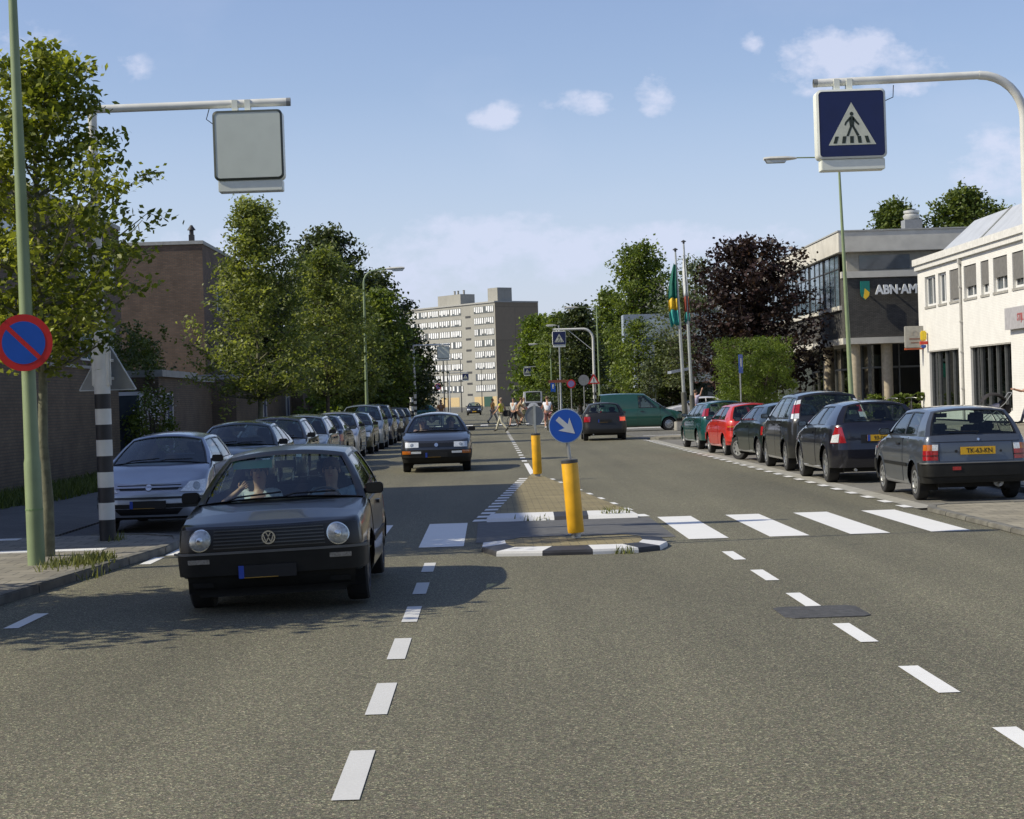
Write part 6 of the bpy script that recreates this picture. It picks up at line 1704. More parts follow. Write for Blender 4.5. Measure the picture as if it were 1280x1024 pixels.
clio = Car(L=3.78, W=1.64, H=1.42, wb=2.47, fo=.76, r=.29, tw=.175, rcf=.36, rcr=.34, bowf=.12, bowr=.10, Wr=.53, sh=[(0,.70),(.3,.80),(1.0,.93),(1.3,.96),(2.6,.97),(3.78,.96)],
    wsb=1.05, wst=1.82, rwt=3.3, rwb=3.66, wins=[(1.28,1.88,2.35,2.38),(2.4,2.43,3.05,2.98)], doors=[(1.15,2.38)], rk=.86)
def clio_l(a):
    lamps_modern(HL, [(.62,.66),(.86,.66),(.84,.86),(.66,.86)], plate_r=(0,.68), gr=[(-.40,.61),(.40,.61),(.43,.70),(-.43,.70)], tsplit=([(.64,.67),(.80,.67),(.80,.73),(.64,.73)], M_AMBER))(a)
make_car('parked_car', 'small very dark green hatchback with its front wheel turned out, right row', 'car', clio, P_DGREEN, (7.0, 42.6+1.89, .004), R(4), GR, lamps=clio_l, wheels='cap', steer=R(28), bumper='body')
redc = Car(L=3.72, W=1.59, H=1.40, wb=2.36, fo=.72, r=.275, tw=.165, rcf=.34, rcr=.28, bowf=.10, bowr=.08, Wr=.53, sh=[(0,.70),(.3,.79),(.95,.90),(1.2,.93),(2.6,.94),(3.72,.93)],
    wsb=1.0, wst=1.72, rwt=3.28, rwb=3.6, wins=[(1.2,1.78,2.3,2.32),(2.35,2.37,3.1,3.0)], doors=[(1.1,2.33)], rk=.90, blkhandle=False)
def red_l(a):
    lamps_modern(HL, [(.50,.68),(.80,.68),(.80,.80),(.50,.80)], plate_r=(0,.55), gr=[(-.40,.61),(.40,.61),(.43,.70),(-.43,.70)], tsplit=([(.50,.75),(.78,.75),(.78,.79),(.50,.79)], M_AMBER))(a)
make_car('parked_car', 'bright red small hatchback in the right parked row', 'car', redc, P_RED, (6.96, 48.4+1.86, .004), R(3), GR, lamps=red_l, wheels='cap', bumper='body')
def teal_l(a):
    c = a['c']; std(TLS, plate_r=(0,.62))(a)
    for sd in (1, -1):
        b = MB(); c.sgrid(b, False, sd*.86, sd*.995, .02, .62, .012, nu=3, nv=3); c.gstrip(b, (c.Y(c.rwb)+.16, c.Y(c.rwb), c.Y(c.rwt)+.1, c.Y(c.rwt)), .02, .62, sd, .010, nu=1, nv=3)
        b.build('tail_light', M_TAIL, a['root'], smooth=60)
make_car('parked_car', 'teal estate car with high red tail light at the far end of the right row', 'car', estate, P_TEAL, (7.0, 54.2+2.2, .004), R(3), GR, lamps=teal_l, wheels='cap')
make_car('hatchback', 'black car driving away in the right lane with one brake light on', 'car', hatch5, P_BLACK, (4.42, 69.5+2.05, 0), R(-1), lamps=lamps_modern(HL, [(.56,.72),(.84,.72),(.84,.92),(.56,.92)], plate_r=(0,.75,True), tsplit=([(.58,.74),(.80,.74),(.80,.88),(.58,.88)], 'LIT')), wheels='dark', far=False)
van = Car(L=4.1, W=1.70, H=1.80, wb=2.6, fo=.80, r=.30, tw=.18, rcf=.34, rcr=.2, sh=[(0,.78),(.3,.86),(.95,1.0),(1.25,1.04),(4.1,1.06)], wsb=1.0, wst=1.95, rwt=3.95, rwb=4.04,
    wins=[(1.3,1.98,2.2,2.24)], doors=[(1.2,2.25)], Wr=.68, roofcrown=.05, rk=.8, blkhandle=True)
make_car('van', 'dark green panel van crossing the road mouth, facing right', 'van', van, P_VAN, (7.15, 86.5, .004), R(-90), lamps=lamps_modern(HL, [(.62,.7),(.8,.7),(.8,1.0),(.62,1.0)], gr=[(-.40,.61),(.40,.61),(.43,.70),(-.43,.70)], plate_r=(0,.6)), bumper='black', wheels='cap', van=True)
make_car('parked_car', 'white saloon behind the flagpoles, facing left', 'car', sedan, P_WHITE, (11.9, 104, .1), R(97), lamps=std(plate_r=(0,.62)), wheels='cap', far=False)
bigvan = Car(L=5.0, W=1.95, H=2.4, wb=3.0, fo=.85, r=.34, tw=.2, rcf=.3, rcr=.12, sh=[(0,.95),(.4,1.1),(1.0,1.25),(1.3,1.3),(5,1.32)], wsb=.9, wst=1.7, rwt=4.9, rwb=4.95, wins=[(1.2,1.75,2.0,2.0)], Wr=.86, roofcrown=.05, rk=.8, rv0=.1)
make_car('distant_van', 'white van far down the right lane behind the grey sign disc', 'van', bigvan, P_WHITE, (4.2, 176, 0), 0, lamps=std(plate_r=(0,.6)), far=True)
# ================================================================ STREET FURNITURE
M_LAMP = mat('lamp_housing', (0.50,0.50,0.46), .4, var=.06)
M_DIFF = mat('lamp_diffuser', (0.50,0.52,0.50), .2, coat=.5)
def lamp_head(parent, p, d, L=.62, name='lamp_head'):
    """flat street lantern starting at p, pointing along the unit vector d (in x)"""
    b = MB(); s = d
    sec = [(0,.05,.05),(.12,.09,.10),(.35,.13,.15),(.8,.13,.15),(1.0,.09,.08)]
    G = []
    for (t, hh, w) in sec:
        x = p[0]+s*L*t; z = p[2]+.02*t
        G.append([(x, p[1]+w*math.cos(a), z+hh*.5*math.sin(a)+.02) for a in np.linspace(0, 2*PI, 13)])
    b.grid(G); b.poly(G[0][:-1]); b.poly(G[-1][:-1])
    o = b.build(name, M_LAMP, parent, smooth=50)
    b = MB(); b.frame_prism([(.3,-.02),(.95,-.02),(.9,-.09),(.36,-.10)], (p[0],p[1]-.10,p[2]+.01), (s*L,0,0), (0,0,1), (0,.20,0)); b.build('diffuser', M_DIFF, o)
    return o
def lamp_post(name, label, loc, h, arm, m, group, lean=0, rb=.095, rt=.035, curved=False, L=.62, rot=0):
    root = empty(name, loc, rot=(0, lean, rot)); tag(root, label, 'street lamp', group)
    b = MB(); s = 1 if arm > 0 else -1
    if curved:
        pts = [(0,0,0),(0,0,1.2),(0,0,h*.5),(0,0,h-.55)] + [(s*(.5-.5*math.cos(a)), 0, h-.55+.5*math.sin(a)) for a in np.linspace(.3, PI/2, 5)] + [(arm,0,h)]
        rad = [rb,rb*.95,rb*.7,rt*1.2]+[rt]*5+[rt*.9]
        b.tube(pts, rad, 12); b.build('pole', m, root, smooth=50)
    else:
        b.tube([(0,0,0),(0,0,1.1),(0,0,1.15),(0,0,h*.55),(0,0,h)], [rb,rb*.97,rb*.86,rb*.62,rt], 16); po = b.build('pole', m, root, smooth=50)
        b = MB(); b.tube([(0,0,h-.12),(s*.15,0,h-.02),(arm,0,h+.02)], .018, 8); b.build('arm', m, root, smooth=50)
    lamp_head(root, (arm, 0, h-.01), s, L)
    return root
lo = lamp_post('lamp_post', 'pale green post carrying the no parking sign at left edge', (-4.84,19.46,.06), 8.04, .9, M_GREEN, None, lean=R(-.6), rb=.093, rt=.03)
for k in kids(lo):
    if k.name.startswith('pole'):
        b = MB(); b.lathe([(.0,.6),(.0955,.601),(.0955,.615),(.0,.616)], seg=16); b.build('collar', mat('post_collar', (.17,.26,.11), .6), k)
GL_ = 'lamp posts along the street'
lamp_post('lamp_post', 'pale green lamp post behind the black hatchback on the right', (9.95,50,.1), 7.95, -1.15, M_GREEN, GL_, lean=R(-1.4), rb=.085, rt=.03, L=.9)
lamp_post('lamp_post', 'curved pale green lamp post rising from the left parked row', (-5.2,78,.03), 7.35, .95, M_GREEN, GL_, lean=R(.3), rb=.08, rt=.036, curved=True, L=.8)
lamp_post('lamp_post', 'slim pale green lamp post with arm to the left beyond the green van', (7.95,131,.1), 8.0, -1.3, M_GREEN, GL_, lean=R(-.3), rb=.09, rt=.05, L=1.0)
lamp_post('lamp_post', 'grey lamp post directly under the second crossing sign on the right', (6.3,160,0), 8.0, -.2, M_STEEL, GL_, rb=.1, rt=.06, L=.9)
lamp_post('lamp_post', 'distant pale green lamp post left of the white van sign disc', (6.9,200,0), 7.6, -1.4, M_GREEN, GL_, rb=.1, rt=.06, L=1.0)
# no-parking sign
def round_sign(name, label, loc, r, rot, face=True, cat='traffic sign', back=False):
    s = empty(name, loc, rot=rot); tag(s, label, cat); return s
ns = empty('no_parking_sign', (-4.87,19.33,2.43), rz=R(4)); tag(ns, 'round red and blue no parking sign on the pale green post', 'traffic sign')
b = MB(); b.lathe([(0,.012),(.295,.012),(.30,.004),(.30,-.004),(.0,-.004)], axis='y', seg=48, mats=[1,1,0,0]); b.build('sign_disc', [M_RED, M_BACK], ns)
b = MB(); b.lathe([(.0,-.0065),(.225,-.0065),(.225,-.004)], axis='y', seg=48); b.build('blue_field', M_BLUE, ns)
b = MB(); b.frame_prism([(-.024,-.232),(.024,-.232),(.024,.232),(-.024,.232)], (0,-.0065,0), Vector((math.cos(PI/4),0,math.sin(PI/4))), Vector((-math.sin(PI/4),0,math.cos(PI/4))), (0,-.003,0)); b.build('red_bar', M_RED, ns)
b = MB()
for z in (-.14,.14): b.box(-.10,.10,.012,.22,z-.02,z+.02)
b.build('clamp', M_STEEL, ns)

# crossing masts with light boxes
def ped_symbol(b1, b2, w):
    """white triangle and the walking figure with five bars, in a box face w wide (x right, z up)"""
    k = w/.8
    tri = [(-.275*k,-.245*k),(.275*k,-.245*k),(0,.245*k)]
    fig = [[(-.018,.065),(.018,.065),(.03,.02),(.024,-.05),(-.024,-.05),(-.03,.0)],          # trunk
           [(-.02,-.045),(.008,-.045),(-.04,-.165),(-.068,-.165)], [(-.004,-.045),(.024,-.045),(.085,-.155),(.055,-.165)],   # legs
           [(-.02,.062),(-.075,.0),(-.088,-.035),(-.072,-.042),(-.055,-.008),(-.01,.03)], [(.02,.062),(.055,.015),(.088,-.028),(.074,-.042),(.036,-.004),(.01,.03)]]
    bars = [(-.17-.03, .04), (-.10,.042), (-.005,.042), (.09,.042), (.165+.02,.04)]
    return tri, fig, bars, k
def light_box(root, cx, z0, w, h, face, side_m, lean=0):
    """illuminated box hanging from the arm; z0 is its top"""
    bx = empty('sign_box', (cx, 0, z0), parent=root)
    b = MB(); b.frame_prism(rrect(w, w*1.0, .06), (0,-.11,-w/2), (1,0,0), (0,0,1), (0,.22,0)); b.build('box_shell', side_m, bx, smooth=30)
    b = MB(); b.box(-w*.45, w*.47, -.10, .12, -w-.14, -w-.004); b.build('gear_tray', side_m, bx, bevel=.008)
    rim = MB(); o = rrect(w, w, .06, 5); i_ = rrect(w-.05, w-.05, .045, 5)
    n = len(o)
    for k in range(n):
        k2 = (k+1) % n; rim.poly([(o[k][0],-.113,o[k][1]-w/2),(o[k2][0],-.113,o[k2][1]-w/2),(i_[k2][0],-.125,i_[k2][1]-w/2),(i_[k][0],-.125,i_[k][1]-w/2)])
        rim.poly([(o[k][0],-.113,o[k][1]-w/2),(o[k2][0],-.113,o[k2][1]-w/2),(o[k2][0],-.1,o[k2][1]-w/2),(o[k][0],-.1,o[k][1]-w/2)])
    rim.build('box_rim', mat('box_rim_dark', (.05,.06,.05), .4) if face == 'blank' else M_SWHITE, bx)
    if face == 'blank':
        b = MB(); b.frame_prism(rrect(w-.052, w-.052, .045), (0,-.113,-w/2), (1,0,0), (0,0,1), (0,-.008,0)); b.build('blank_face', mat('blank_panel', (.60,.64,.57), .5, var=.03), bx)
    else:
        b = MB(); b.frame_prism(rrect(w-.052, w-.052, .045), (0,-.113,-w/2), (1,0,0), (0,0,1), (0,-.008,0)); bf = b.build('blue_face', M_NAVY, bx)
        tri, fig, bars, k = ped_symbol(None, None, w)
        T = lambda P, z=-.122: [(x, zz) for x, zz in P]
        b = MB(); b.frame_prism(tri, (0,-.1215,-w/2), (1,0,0), (0,0,1), (0,-.002,0)); b.build('white_triangle', mat('triangle_white', (.55,.56,.46), .4), bf)
        b = MB()
        for P in fig: b.frame_prism([(x*k, z*k) for x, z in P], (0,-.1237,-w/2+.02*k), (1,0,0), (0,0,1), (0,-.001,0))
        b.frame_prism([(.022*k*math.cos(a), (.092+.024*math.sin(a))*k) for a in np.linspace(0, 2*PI, 13)[:-1]], (0,-.1237,-w/2+.02*k), (1,0,0), (0,0,1), (0,-.001,0))
        for x, ww in bars:
            sl = -x*.35
            b.frame_prism([((x-ww/2)*k,-.225*k),((x+ww/2)*k,-.225*k),((x+ww/2+sl*.35)*k,-.145*k),((x-ww/2+sl*.35)*k,-.145*k)], (0,-.1239,-w/2), (1,0,0), (0,0,1), (0,-.001,0))
        b.build('walking_figure', mat('figure_black', (.02,.03,.02), .5), bf)
    b = MB()
    for x in (-.16*w-.02, .0): b.box(x-.035, x+.035, -.06, .06, -.0, .14)
    b.build('hanger', side_m, bx)
    b = MB(); b.tube([(w*.5,0,-.15),(w*.5+.12,0,-.10),(w*.5+.13,0,.05)] if face != 'blank' else [(-w*.5,0,-.15),(-w*.5-.09,0,-.08),(-w*.5-.05,0,.05)], .006, 5); b.build('cable', M_BLACKP, bx)
    return bx
def mast(name, label, loc, h, arm, box_x, box_w, face, m, stripes=None, bend=.5, lean=0, brace=False, tri_sign=False, rb=.095, rt=.055, tilt=0):
    root = empty(name, loc, rot=(0, lean, 0)); tag(root, label, 'crossing mast')
    s = 1 if arm > 0 else -1
    b = MB()
    if stripes:
        zs_ = [0] + list(stripes); 
        pts = [(0,0,z) for z in zs_] + [(0,0,2.6),(0,0,2.62)]
        nst = len(zs_)-1
        mats_ = [(1 if k % 2 == 0 else 0) for k in range(nst)] + [0, 0]
        b.tube(pts, [rb]*(len(pts)-1)+[rt*1.15], 20, mats=mats_)
    zb_ = 2.62 if stripes else 0
    arc_ = [(s*(bend-bend*math.cos(a)), 0, h-bend+bend*math.sin(a)) for a in np.linspace(0, PI/2, 9)] if bend else [(0,0,h)]
    pts = [(0,0,zb_)] + ([(0,0,2.2),(0,0,2.25)] if not stripes else []) + arc_
    rad = [rt*1.15 if stripes else rb] + ([rb, rt*1.2] if not stripes else []) + [rt]*len(arc_)
    b.tube(pts, rad, 14)
    if bend == 0: b.ball((0,0,h), rt*1.05, seg=12)
    b.build('pole', [m, M_BLACKP], root, smooth=40)
    a0 = s*bend if bend else 0
    b = MB(); b.tube([(a0,0,h),(arm,0,h+tilt*abs(arm-a0))], rt*.92, 14); ar = b.build('arm', m, root, smooth=50)
    b = MB(); b.lathe([(rt*.95,-.02),(rt*.95,.03)], (arm,0,h+tilt*abs(arm-a0)), axis='x', seg=14); b.lathe([(0.001,.0301),(rt*.95,.03)], (arm,0,h+tilt*abs(arm-a0)), axis='x', seg=14); b.build('end_cap', M_BACK, ar)
    if brace: b = MB(); b.tube([(0,0,h-1.3),(arm*.62,0,h-.05)], .02, 6); b.build('brace', m, ar)
    light_box(root, box_x, h+tilt*abs(box_x)-.10, box_w, box_w, face, mat('box_shell_white', (.74,.76,.68), .45, var=.05))
    return root
st = [.28,.49,.68,.87,1.07,1.27,1.46,1.655,1.84]
lm = mast('crossing_mast', 'black and white striped mast with a blank light box over the left lane', (-4.78,22.8,.06), 5.37, 2.43, 1.93, .86, 'blank', M_MAST, stripes=st, bend=0, lean=R(-.3), rb=.100, rt=.055, tilt=.005)
# give way sign seen from behind on it
gw = empty('give_way_sign', (-4.76,22.93,2.16), rz=R(-6)); gw.scale = (.86,1,.86); tag(gw, 'grey back of a triangular sign on the striped mast', 'traffic sign')
b = MB(); b.frame_prism([(-.40,-.23),(.40,-.23),(.0,.46)], (0,.03,0), (1,0,0), (0,0,1), (0,.012,0)); b.build('sign_plate', M_BACK, gw)
b = MB()
for p, q in (((-.42,-.245),(.42,-.245)),((.42,-.245),(0,.48)),((0,.48),(-.42,-.245))):
    b.tube([(p[0],.035,p[1]),(q[0],.035,q[1])], .012, 6)
b.build('sign_rim', mat('sign_rim_pale', (.50,.52,.51), .45), gw)
b = MB(); b.box(-.15,.13,-.20,-.14,-.2,.34); b.box(-.13,.13,-.14,.03,-.1,-.06); b.box(-.13,.13,-.14,.03,.16,.2)
gs = b.build('mounting_shield', M_MAST, gw, bevel=.02)
rm = mast('crossing_mast', 'white grey curved mast with the blue pedestrian crossing box at right', (6.80,22.8,.045), 5.50, -2.60, -2.18, .86, 'ped', M_MAST, bend=.55, lean=R(-.2), rb=.10, rt=.055, tilt=-.018)
mast('crossing_mast', 'far curved mast with braced arm and small crossing box on the right', (6.25,108,.1), 5.6, -2.35, -2.0, .8, 'ped', M_MAST, stripes=st, bend=.6, brace=True, rb=.10, rt=.07)
mast('crossing_mast', 'left mast at the far zebra carrying a grey blank box', (-5.1,127,.1), 5.5, 2.5, 2.05, .86, 'blank', M_MAST, stripes=st, bend=0, rb=.1, rt=.07)
mast('crossing_mast', 'most distant right mast with a tiny dark crossing box', (6.85,226,0), 5.6, -2.4, -2.0, .86, 'ped', M_STEEL, bend=0, rb=.1, rt=.07)
mast('crossing_mast', 'most distant left mast with a tiny blue crossing box against the apartments', (-5.3,250,0), 5.5, 2.6, 2.2, .9, 'ped', M_STEEL, bend=0, rb=.1, rt=.07)

# bollards on the island
def bollard(label, loc, tilt, arrow, h=.82, group='yellow island bollards'):
    root = empty('traffic_bollard', loc, rot=(0, tilt, 0)); tag(root, label, 'bollard', group)
    b = MB(); b.lathe([(.055,0),(.055,.08)], seg=16); b.build('foot', M_STEEL, root, smooth=40)
    b = MB(); b.lathe([(.0,.06),(.088,.06),(.094,.08),(.094,.86),(.088,.875),(0,.878)], seg=28); b.build('yellow_shell', M_YELLOW, root, smooth=40)
    b = MB(); b.lathe([(.096,.85),(.096,.885),(.07,.892),(0.03,.895)], seg=28); b.build('top_cap', M_DFR, root, smooth=40)
    return root
b1 = bollard('yellow leaning bollard on the near island nose, holding the arrow sign', (.945,20.72,.09), R(-3.6), True)
b2 = bollard('yellow bollard at the far tip of the island with grey sign disc', (.95,37.4,.08), R(-1.2), False)
def disc_sign(name, label, loc, r, rot, arrow):
    s = empty(name, loc, rot=rot); tag(s, label, 'traffic sign')
    if arrow:
        b = MB(); b.lathe([(0,.012),(r-.004,.012),(r,.006),(r,-.004),(r-.012,-.006)], axis='y', seg=44); b.build('sign_rim', mat('rim_pale_blue', (.30,.38,.48), .4), s)
        b = MB(); b.lathe([(0,-.006),(r-.010,-.006),(r-.010,-.004)], axis='y', seg=44); f = b.build('blue_face', M_BLUE, s)
        k = r/.2
        ar = [(-.028,.135),(.028,.135),(.028,.0),(.10,.0),(0,-.135),(-.10,.0),(-.028,.0)]
        ar = [(-.030,.13),(.030,.13),(.030,-.005),(.098,.03),(0,-.14),(-.098,.03),(-.030,-.005)]
        ca, sa = math.cos(R(45)), math.sin(R(45))
        # arrow pointing down, turned to point down-right
        P = [((x*ca - z*sa)*k, (x*sa + z*ca)*k) for x, z in ar]
        b = MB()
        for tri in ((0,1,2,6),(6,2,3,4,5)): b.frame_prism([P[i] for i in tri], (0,-.0065,0), (1,0,0), (0,0,1), (0,-.002,0))
        b.build('white_arrow', mat('arrow_white', (.52,.54,.54), .4), f)
    else:
        b = MB(); b.lathe([(0,-.004),(r-.015,-.004),(r,-.012),(r,.01),(0,.01)], axis='y', seg=44); b.build('sign_back', M_BACK, s)
        b = MB(); b.box(-.022,.022,-.03,-.006,-r-.06,r+.03); b.build('stay', mat('stay_pale', (.42,.44,.42), .5), s)
    b = MB(); b.tube([(0,.03,-.95+.49-r*.2) if False else (0.02,.02,-.50*1),(0.005,.02,-r*.8)], .020, 8); b.build('sign_post', M_STEEL, s)
    return s
disc_sign('keep_right_sign', 'round blue sign with white arrow on the leaning near bollard', (.862,20.72,1.36), .195, (0,R(-3),0), True)
disc_sign('round_traffic_sign', 'grey back of a round sign on the far bollard', (.925,37.4,1.33), .20, (0,0,0), False)

# small distant signs
def pole_sign(name, label, loc, h, kind, size=.3, m=M_STEEL):
    s = empty(name, loc); tag(s, label, 'traffic sign')
    b = MB(); b.tube([(0,0,0),(0,0,h+size*.6)], .035, 8); b.build('pole', m, s, smooth=50)
    if kind == 'red_disc':
        b = MB(); b.lathe([(0,-.045),(size,-.045),(size,-.03),(0,-.03)], (0,0,h), axis='y', seg=24); f = b.build('sign_disc', M_RED, s)
        b = MB(); b.lathe([(0,-.05),(size*.72,-.05),(size*.72,-.045)], (0,0,h), axis='y', seg=24); b.build('inner_field', mat('faded_blue', (.20,.16,.36), .5), f)
    elif kind == 'grey_disc':
        b = MB(); b.lathe([(0,-.045),(size,-.045),(size,-.03),(0,-.03)], (0,0,h), axis='y', seg=24); b.build('sign_back', M_BACK, s)
    elif kind == 'triangle':
        b = MB(); b.frame_prism([(-size,-size*.6),(size,-size*.6),(0,size*1.1)], (0,-.05,h), (1,0,0), (0,0,1), (0,.015,0)); f = b.build('sign_plate', M_RED, s)
        b = MB(); b.frame_prism([(-size*.6,-size*.4),(size*.6,-size*.4),(0,size*.68)], (0,-.055,h), (1,0,0), (0,0,1), (0,.004,0)); b.build('white_field', M_SWHITE, f)
        b = MB(); b.box(-.02,.02,-.06,-.056,h-size*.2,h+size*.4); b.box(-.02,.02,-.06,-.056,h-size*.34,h-size*.26); b.build('mark', M_BLACKP, f)
    elif kind == 'blue_plate':
        b = MB(); b.box(-size*.5,size*.5,-.05,-.035,h-size,h+size); b.build('sign_plate', M_BLUE, s)
        b = MB(); b.box(-size*.16,size*.16,-.055,-.05,h-size*.3,h+size*.6); b.build('white_mark', M_SWHITE, s)
    elif kind == 'orange_plate':
        b = MB(); b.box(-size*2,size*2,-.05,-.035,h-size*.3,h+size*.3); b.build('sign_plate', mat('rust_plate', (.22,.06,.03), .6), s)
    elif kind == 'grey_triangle':
        b = MB(); b.frame_prism([(-size,-size*.6),(size,-size*.6),(0,size*1.1)], (0,-.05,h), (1,0,0), (0,0,1), (0,.015,0)); b.build('sign_back', M_BACK, s)
    return s
pole_sign('parking_sign', 'narrow blue sign on a slim pole in front of the clipped tree', (11.3,82,.1), 2.85, 'blue_plate', .42)
bpy.data.objects['parking_sign'].rotation_euler = (0,0,R(58))
pole_sign('no_entry_sign', 'reddish round sign on a pole left of the far curved mast', (5.6,124,0), 2.6, 'red_disc', .3)
pole_sign('round_sign', 'grey back of a round sign beside the far curved mast', (6.05,116,0), 2.75, 'grey_disc', .34)
pole_sign('warning_sign', 'red and white triangular sign on the far curved mast', (6.2,107.6,.1), 2.55, 'triangle', .36)
pole_sign('direction_sign', 'rusty orange horizontal plate beside the far lamp post', (6.0,158,0), 3.1, 'orange_plate', .4)
pole_sign('blue_sign', 'small blue plate among the far trees behind the right crossing box', (6.7,190,0), 2.8, 'blue_plate', .5)
pole_sign('give_way_sign', 'grey triangular sign back beneath the last dark tree on the left', (-5.4,150,0), 2.9, 'grey_triangle', .5)
pole_sign('violet_disc_sign', 'dark violet round sign left of the distant apartments', (-5.9,215,0), 3.4, 'red_disc', .4)
for i, (x, y, lab) in enumerate(((-4.6,190,'first thin distant pole against the apartment front'),(-5.2,235,'second thin distant pole against the apartment front'),(-3.9,262,'third thin distant pole against the apartment front'),(-1.1,300,'fourth thin distant pole against the apartment front'))):
    r_ = empty('thin_pole', (x,y,0)); tag(r_, lab, 'pole', 'thin distant poles')
    b = MB(); b.tube([(0,0,0),(0,0,1.0),(0,0,7.5)], [.09,.08,.05], 8); b.build('pole', M_DFR, r_, smooth=50)
r_ = empty('striped_post', (-5.2,126.0-3,0)); tag(r_, 'white banded post at the far left zebra', 'post')
b = MB(); zz = [0,.5,.8,1.1,1.4,1.7,2.0]; b.tube([(0,0,z) for z in zz], .13, 12, mats=[1,0,1,0,1,0]); b.build('post', [M_WHITEP, M_BLACKP], r_)

# flagpoles
def flagpole(label, loc, h, cols, flag_label, base, lean):
    root = empty('flagpole', loc, rot=(0, lean, 0)); tag(root, label, 'flagpole', 'flagpoles by the plaza')
    b = MB(); b.tube([(0,0,0),(0,0,h*.5),(0,0,h)], [.085,.075,.04], 12); b.build('pole', mat('flagpole_grey', (.40,.42,.40), .4, metal=.3), root, smooth=50)
    b = MB(); b.lathe([(0,h),(.05,h+.02),(.05,h+.08),(.12,h+.1),(.12,h+.13),(0,h+.2)], seg=12); b.build('finial', M_DFR, root, smooth=40)
    b = MB(); b.lathe([(.13,0),(.13,1.5),(.10,1.52)], seg=14); b.build('pole_sleeve', mat('sleeve_dark', (.10,.10,.08), .6), root, smooth=40)
    # limp flag hanging along the pole
    fl = empty('flag', loc, rot=(0, lean, 0)); tag(fl, flag_label, 'flag', None)
    top, bot = h-.55, h-base
    n = 16; m = 10; G = []
    for i in range(n+1):
        v = i/n; z = top+(bot-top)*v; w = .10+.38*math.sin(min(1, v*1.25)*PI/2)*(1-.30*v**3)
        r = []
        for j in range(m+1):
            u = j/m; x = -.05 - w*u*1.0 if cols[0] == 'l' else -.05-w*u*.6+.35*w
            r.append((x+.02*math.sin(7*v+u*9), -.06-.10*math.sin(u*11+v*2)*(.4+v*.6), z-.10*u*math.sin(u*9)))
        G.append(r)
    bands = cols[1:]
    for (v0, v1, mm, nm) in bands:
        b = MB(); i0, i1 = int(round(v0*n)), int(round(v1*n)); b.grid(G[i0:i1+1])
        o = b.build(nm, mm, fl, smooth=60)
        sol = o.modifiers.new('thick', 'SOLIDIFY'); sol.thickness = .006
    return root
F_G = mat('flag_green', (.0,.11,.075), .7, var=.12); F_Y = mat('flag_yellow', (.65,.42,.02), .7); F_C = mat('flag_cyan', (.03,.28,.25), .7); F_W = mat('flag_white', (.55,.57,.56), .7); F_R = mat('flag_brownred', (.22,.04,.02), .7)
flagpole('nearer flagpole standing in the concrete planter', (9.0,84,.25), 7.95, ('l',(0,.55,F_G,'green_field'),(.55,.72,F_Y,'yellow_band'),(.72,1,F_C,'cyan_tail')), 'limp green and yellow flag on the nearer flagpole', 3.35, R(-1.7))
flagpole('farther and taller flagpole right of the first', (9.75,87.5,.1), 8.75, ('r',(0,.62,F_W,'white_field'),(.62,.85,F_R,'red_brown_band'),(.85,1,F_C,'cyan_tail')), 'limp white flag with brown red band on the farther flagpole', 3.7, R(-1.4))
r_ = empty('concrete_planter', (9.0,84,0)); tag(r_, 'low concrete block at the foot of the nearer flagpole', 'planter')
b = MB(); b.prism(rrect(1.0,.8,.08), 0, .42); b.build('block', M_CONC, r_, bevel=.02); b = MB(); b.prism(rrect(.84,.64,.05), .42, .45); b.build('soil', mat('soil_dark', (.06,.05,.035), .9), r_)

# pushchair by the white building
def pushchair():
    r = empty('pushchair', (19.3,70,.1), rz=0); tag(r, 'dark pushchair with folded hood in front of the white shopfront', 'pushchair')
    M_F = mat('pram_black', (.015,.013,.014), .8, var=.3); M_L = mat('pram_lilac', (.28,.28,.36), .8)
    b = MB()
    b.tube([(-.45,-.25,.12),(.35,-.25,.75),(.62,-.25,1.12)], .014, 6); b.tube([(-.45,.25,.12),(.35,.25,.75),(.62,.25,1.12)], .014, 6); b.tube([(.62,-.25,1.12),(.62,.25,1.12)], .016, 6)
    b.tube([(.40,-.25,.12),(-.1,-.25,.72)], .014, 6); b.tube([(.40,.25,.12),(-.1,.25,.72)], .014, 6); b.build('frame', M_STEEL, r, smooth=50)
    b = MB(); b.frame_prism([(-.45,.42),(.20,.38),(.42,.80),(.32,.88),(.05,.55),(-.42,.52)], (0,-.21,0), (1,0,0), (0,0,1), (0,.42,0)); b.build('seat', M_F, r, bevel=.03)
    b = MB(); G = []
    for a in np.linspace(R(20), R(165), 9): G.append([(.02+.0+.46*math.cos(a), .24*math.cos(p), .62+.42*math.sin(a)+.10*math.sin(p)) for p in np.linspace(0, PI, 9)])
    b.grid(G); b.build('hood', M_F, r, smooth=50)
    b = MB(); b.frame_prism([(-.1,.5),(.22,.62),(.2,.78),(-.12,.68)], (0,-.2,0), (1,0,0), (0,0,1), (0,.4,0)); b.build('blanket', M_L, r, bevel=.03)
    b = MB(); b.frame_prism([(.30,.35),(.60,.42),(.58,.72),(.36,.70)], (0,-.18,0), (1,0,0), (0,0,1), (0,.36,0)); b.build('bag', M_F, r, bevel=.04)
    for (x, y) in ((-.48,-.24),(-.48,.24),(.42,-.26),(.42,.26)):
        b = MB(); b.tube([(x+.12*math.cos(a), y, .12+.12*math.sin(a)) for a in np.linspace(0, 2*PI, 17)], .02, 6, cap=False); b.lathe([(.0,-.02),(.04,-.02),(.04,.02),(0,.02)], (x,y,.12), axis='y', seg=10)
        for k in range(3):
            a = PI*k/3; b.tube([(x-.11*math.cos(a),y,.12-.11*math.sin(a)),(x+.11*math.cos(a),y,.12+.11*math.sin(a))], .006, 4)
        b.build('wheel', M_TYRE, r, smooth=50)
    return r
pushchair().scale = (1.12,)*3
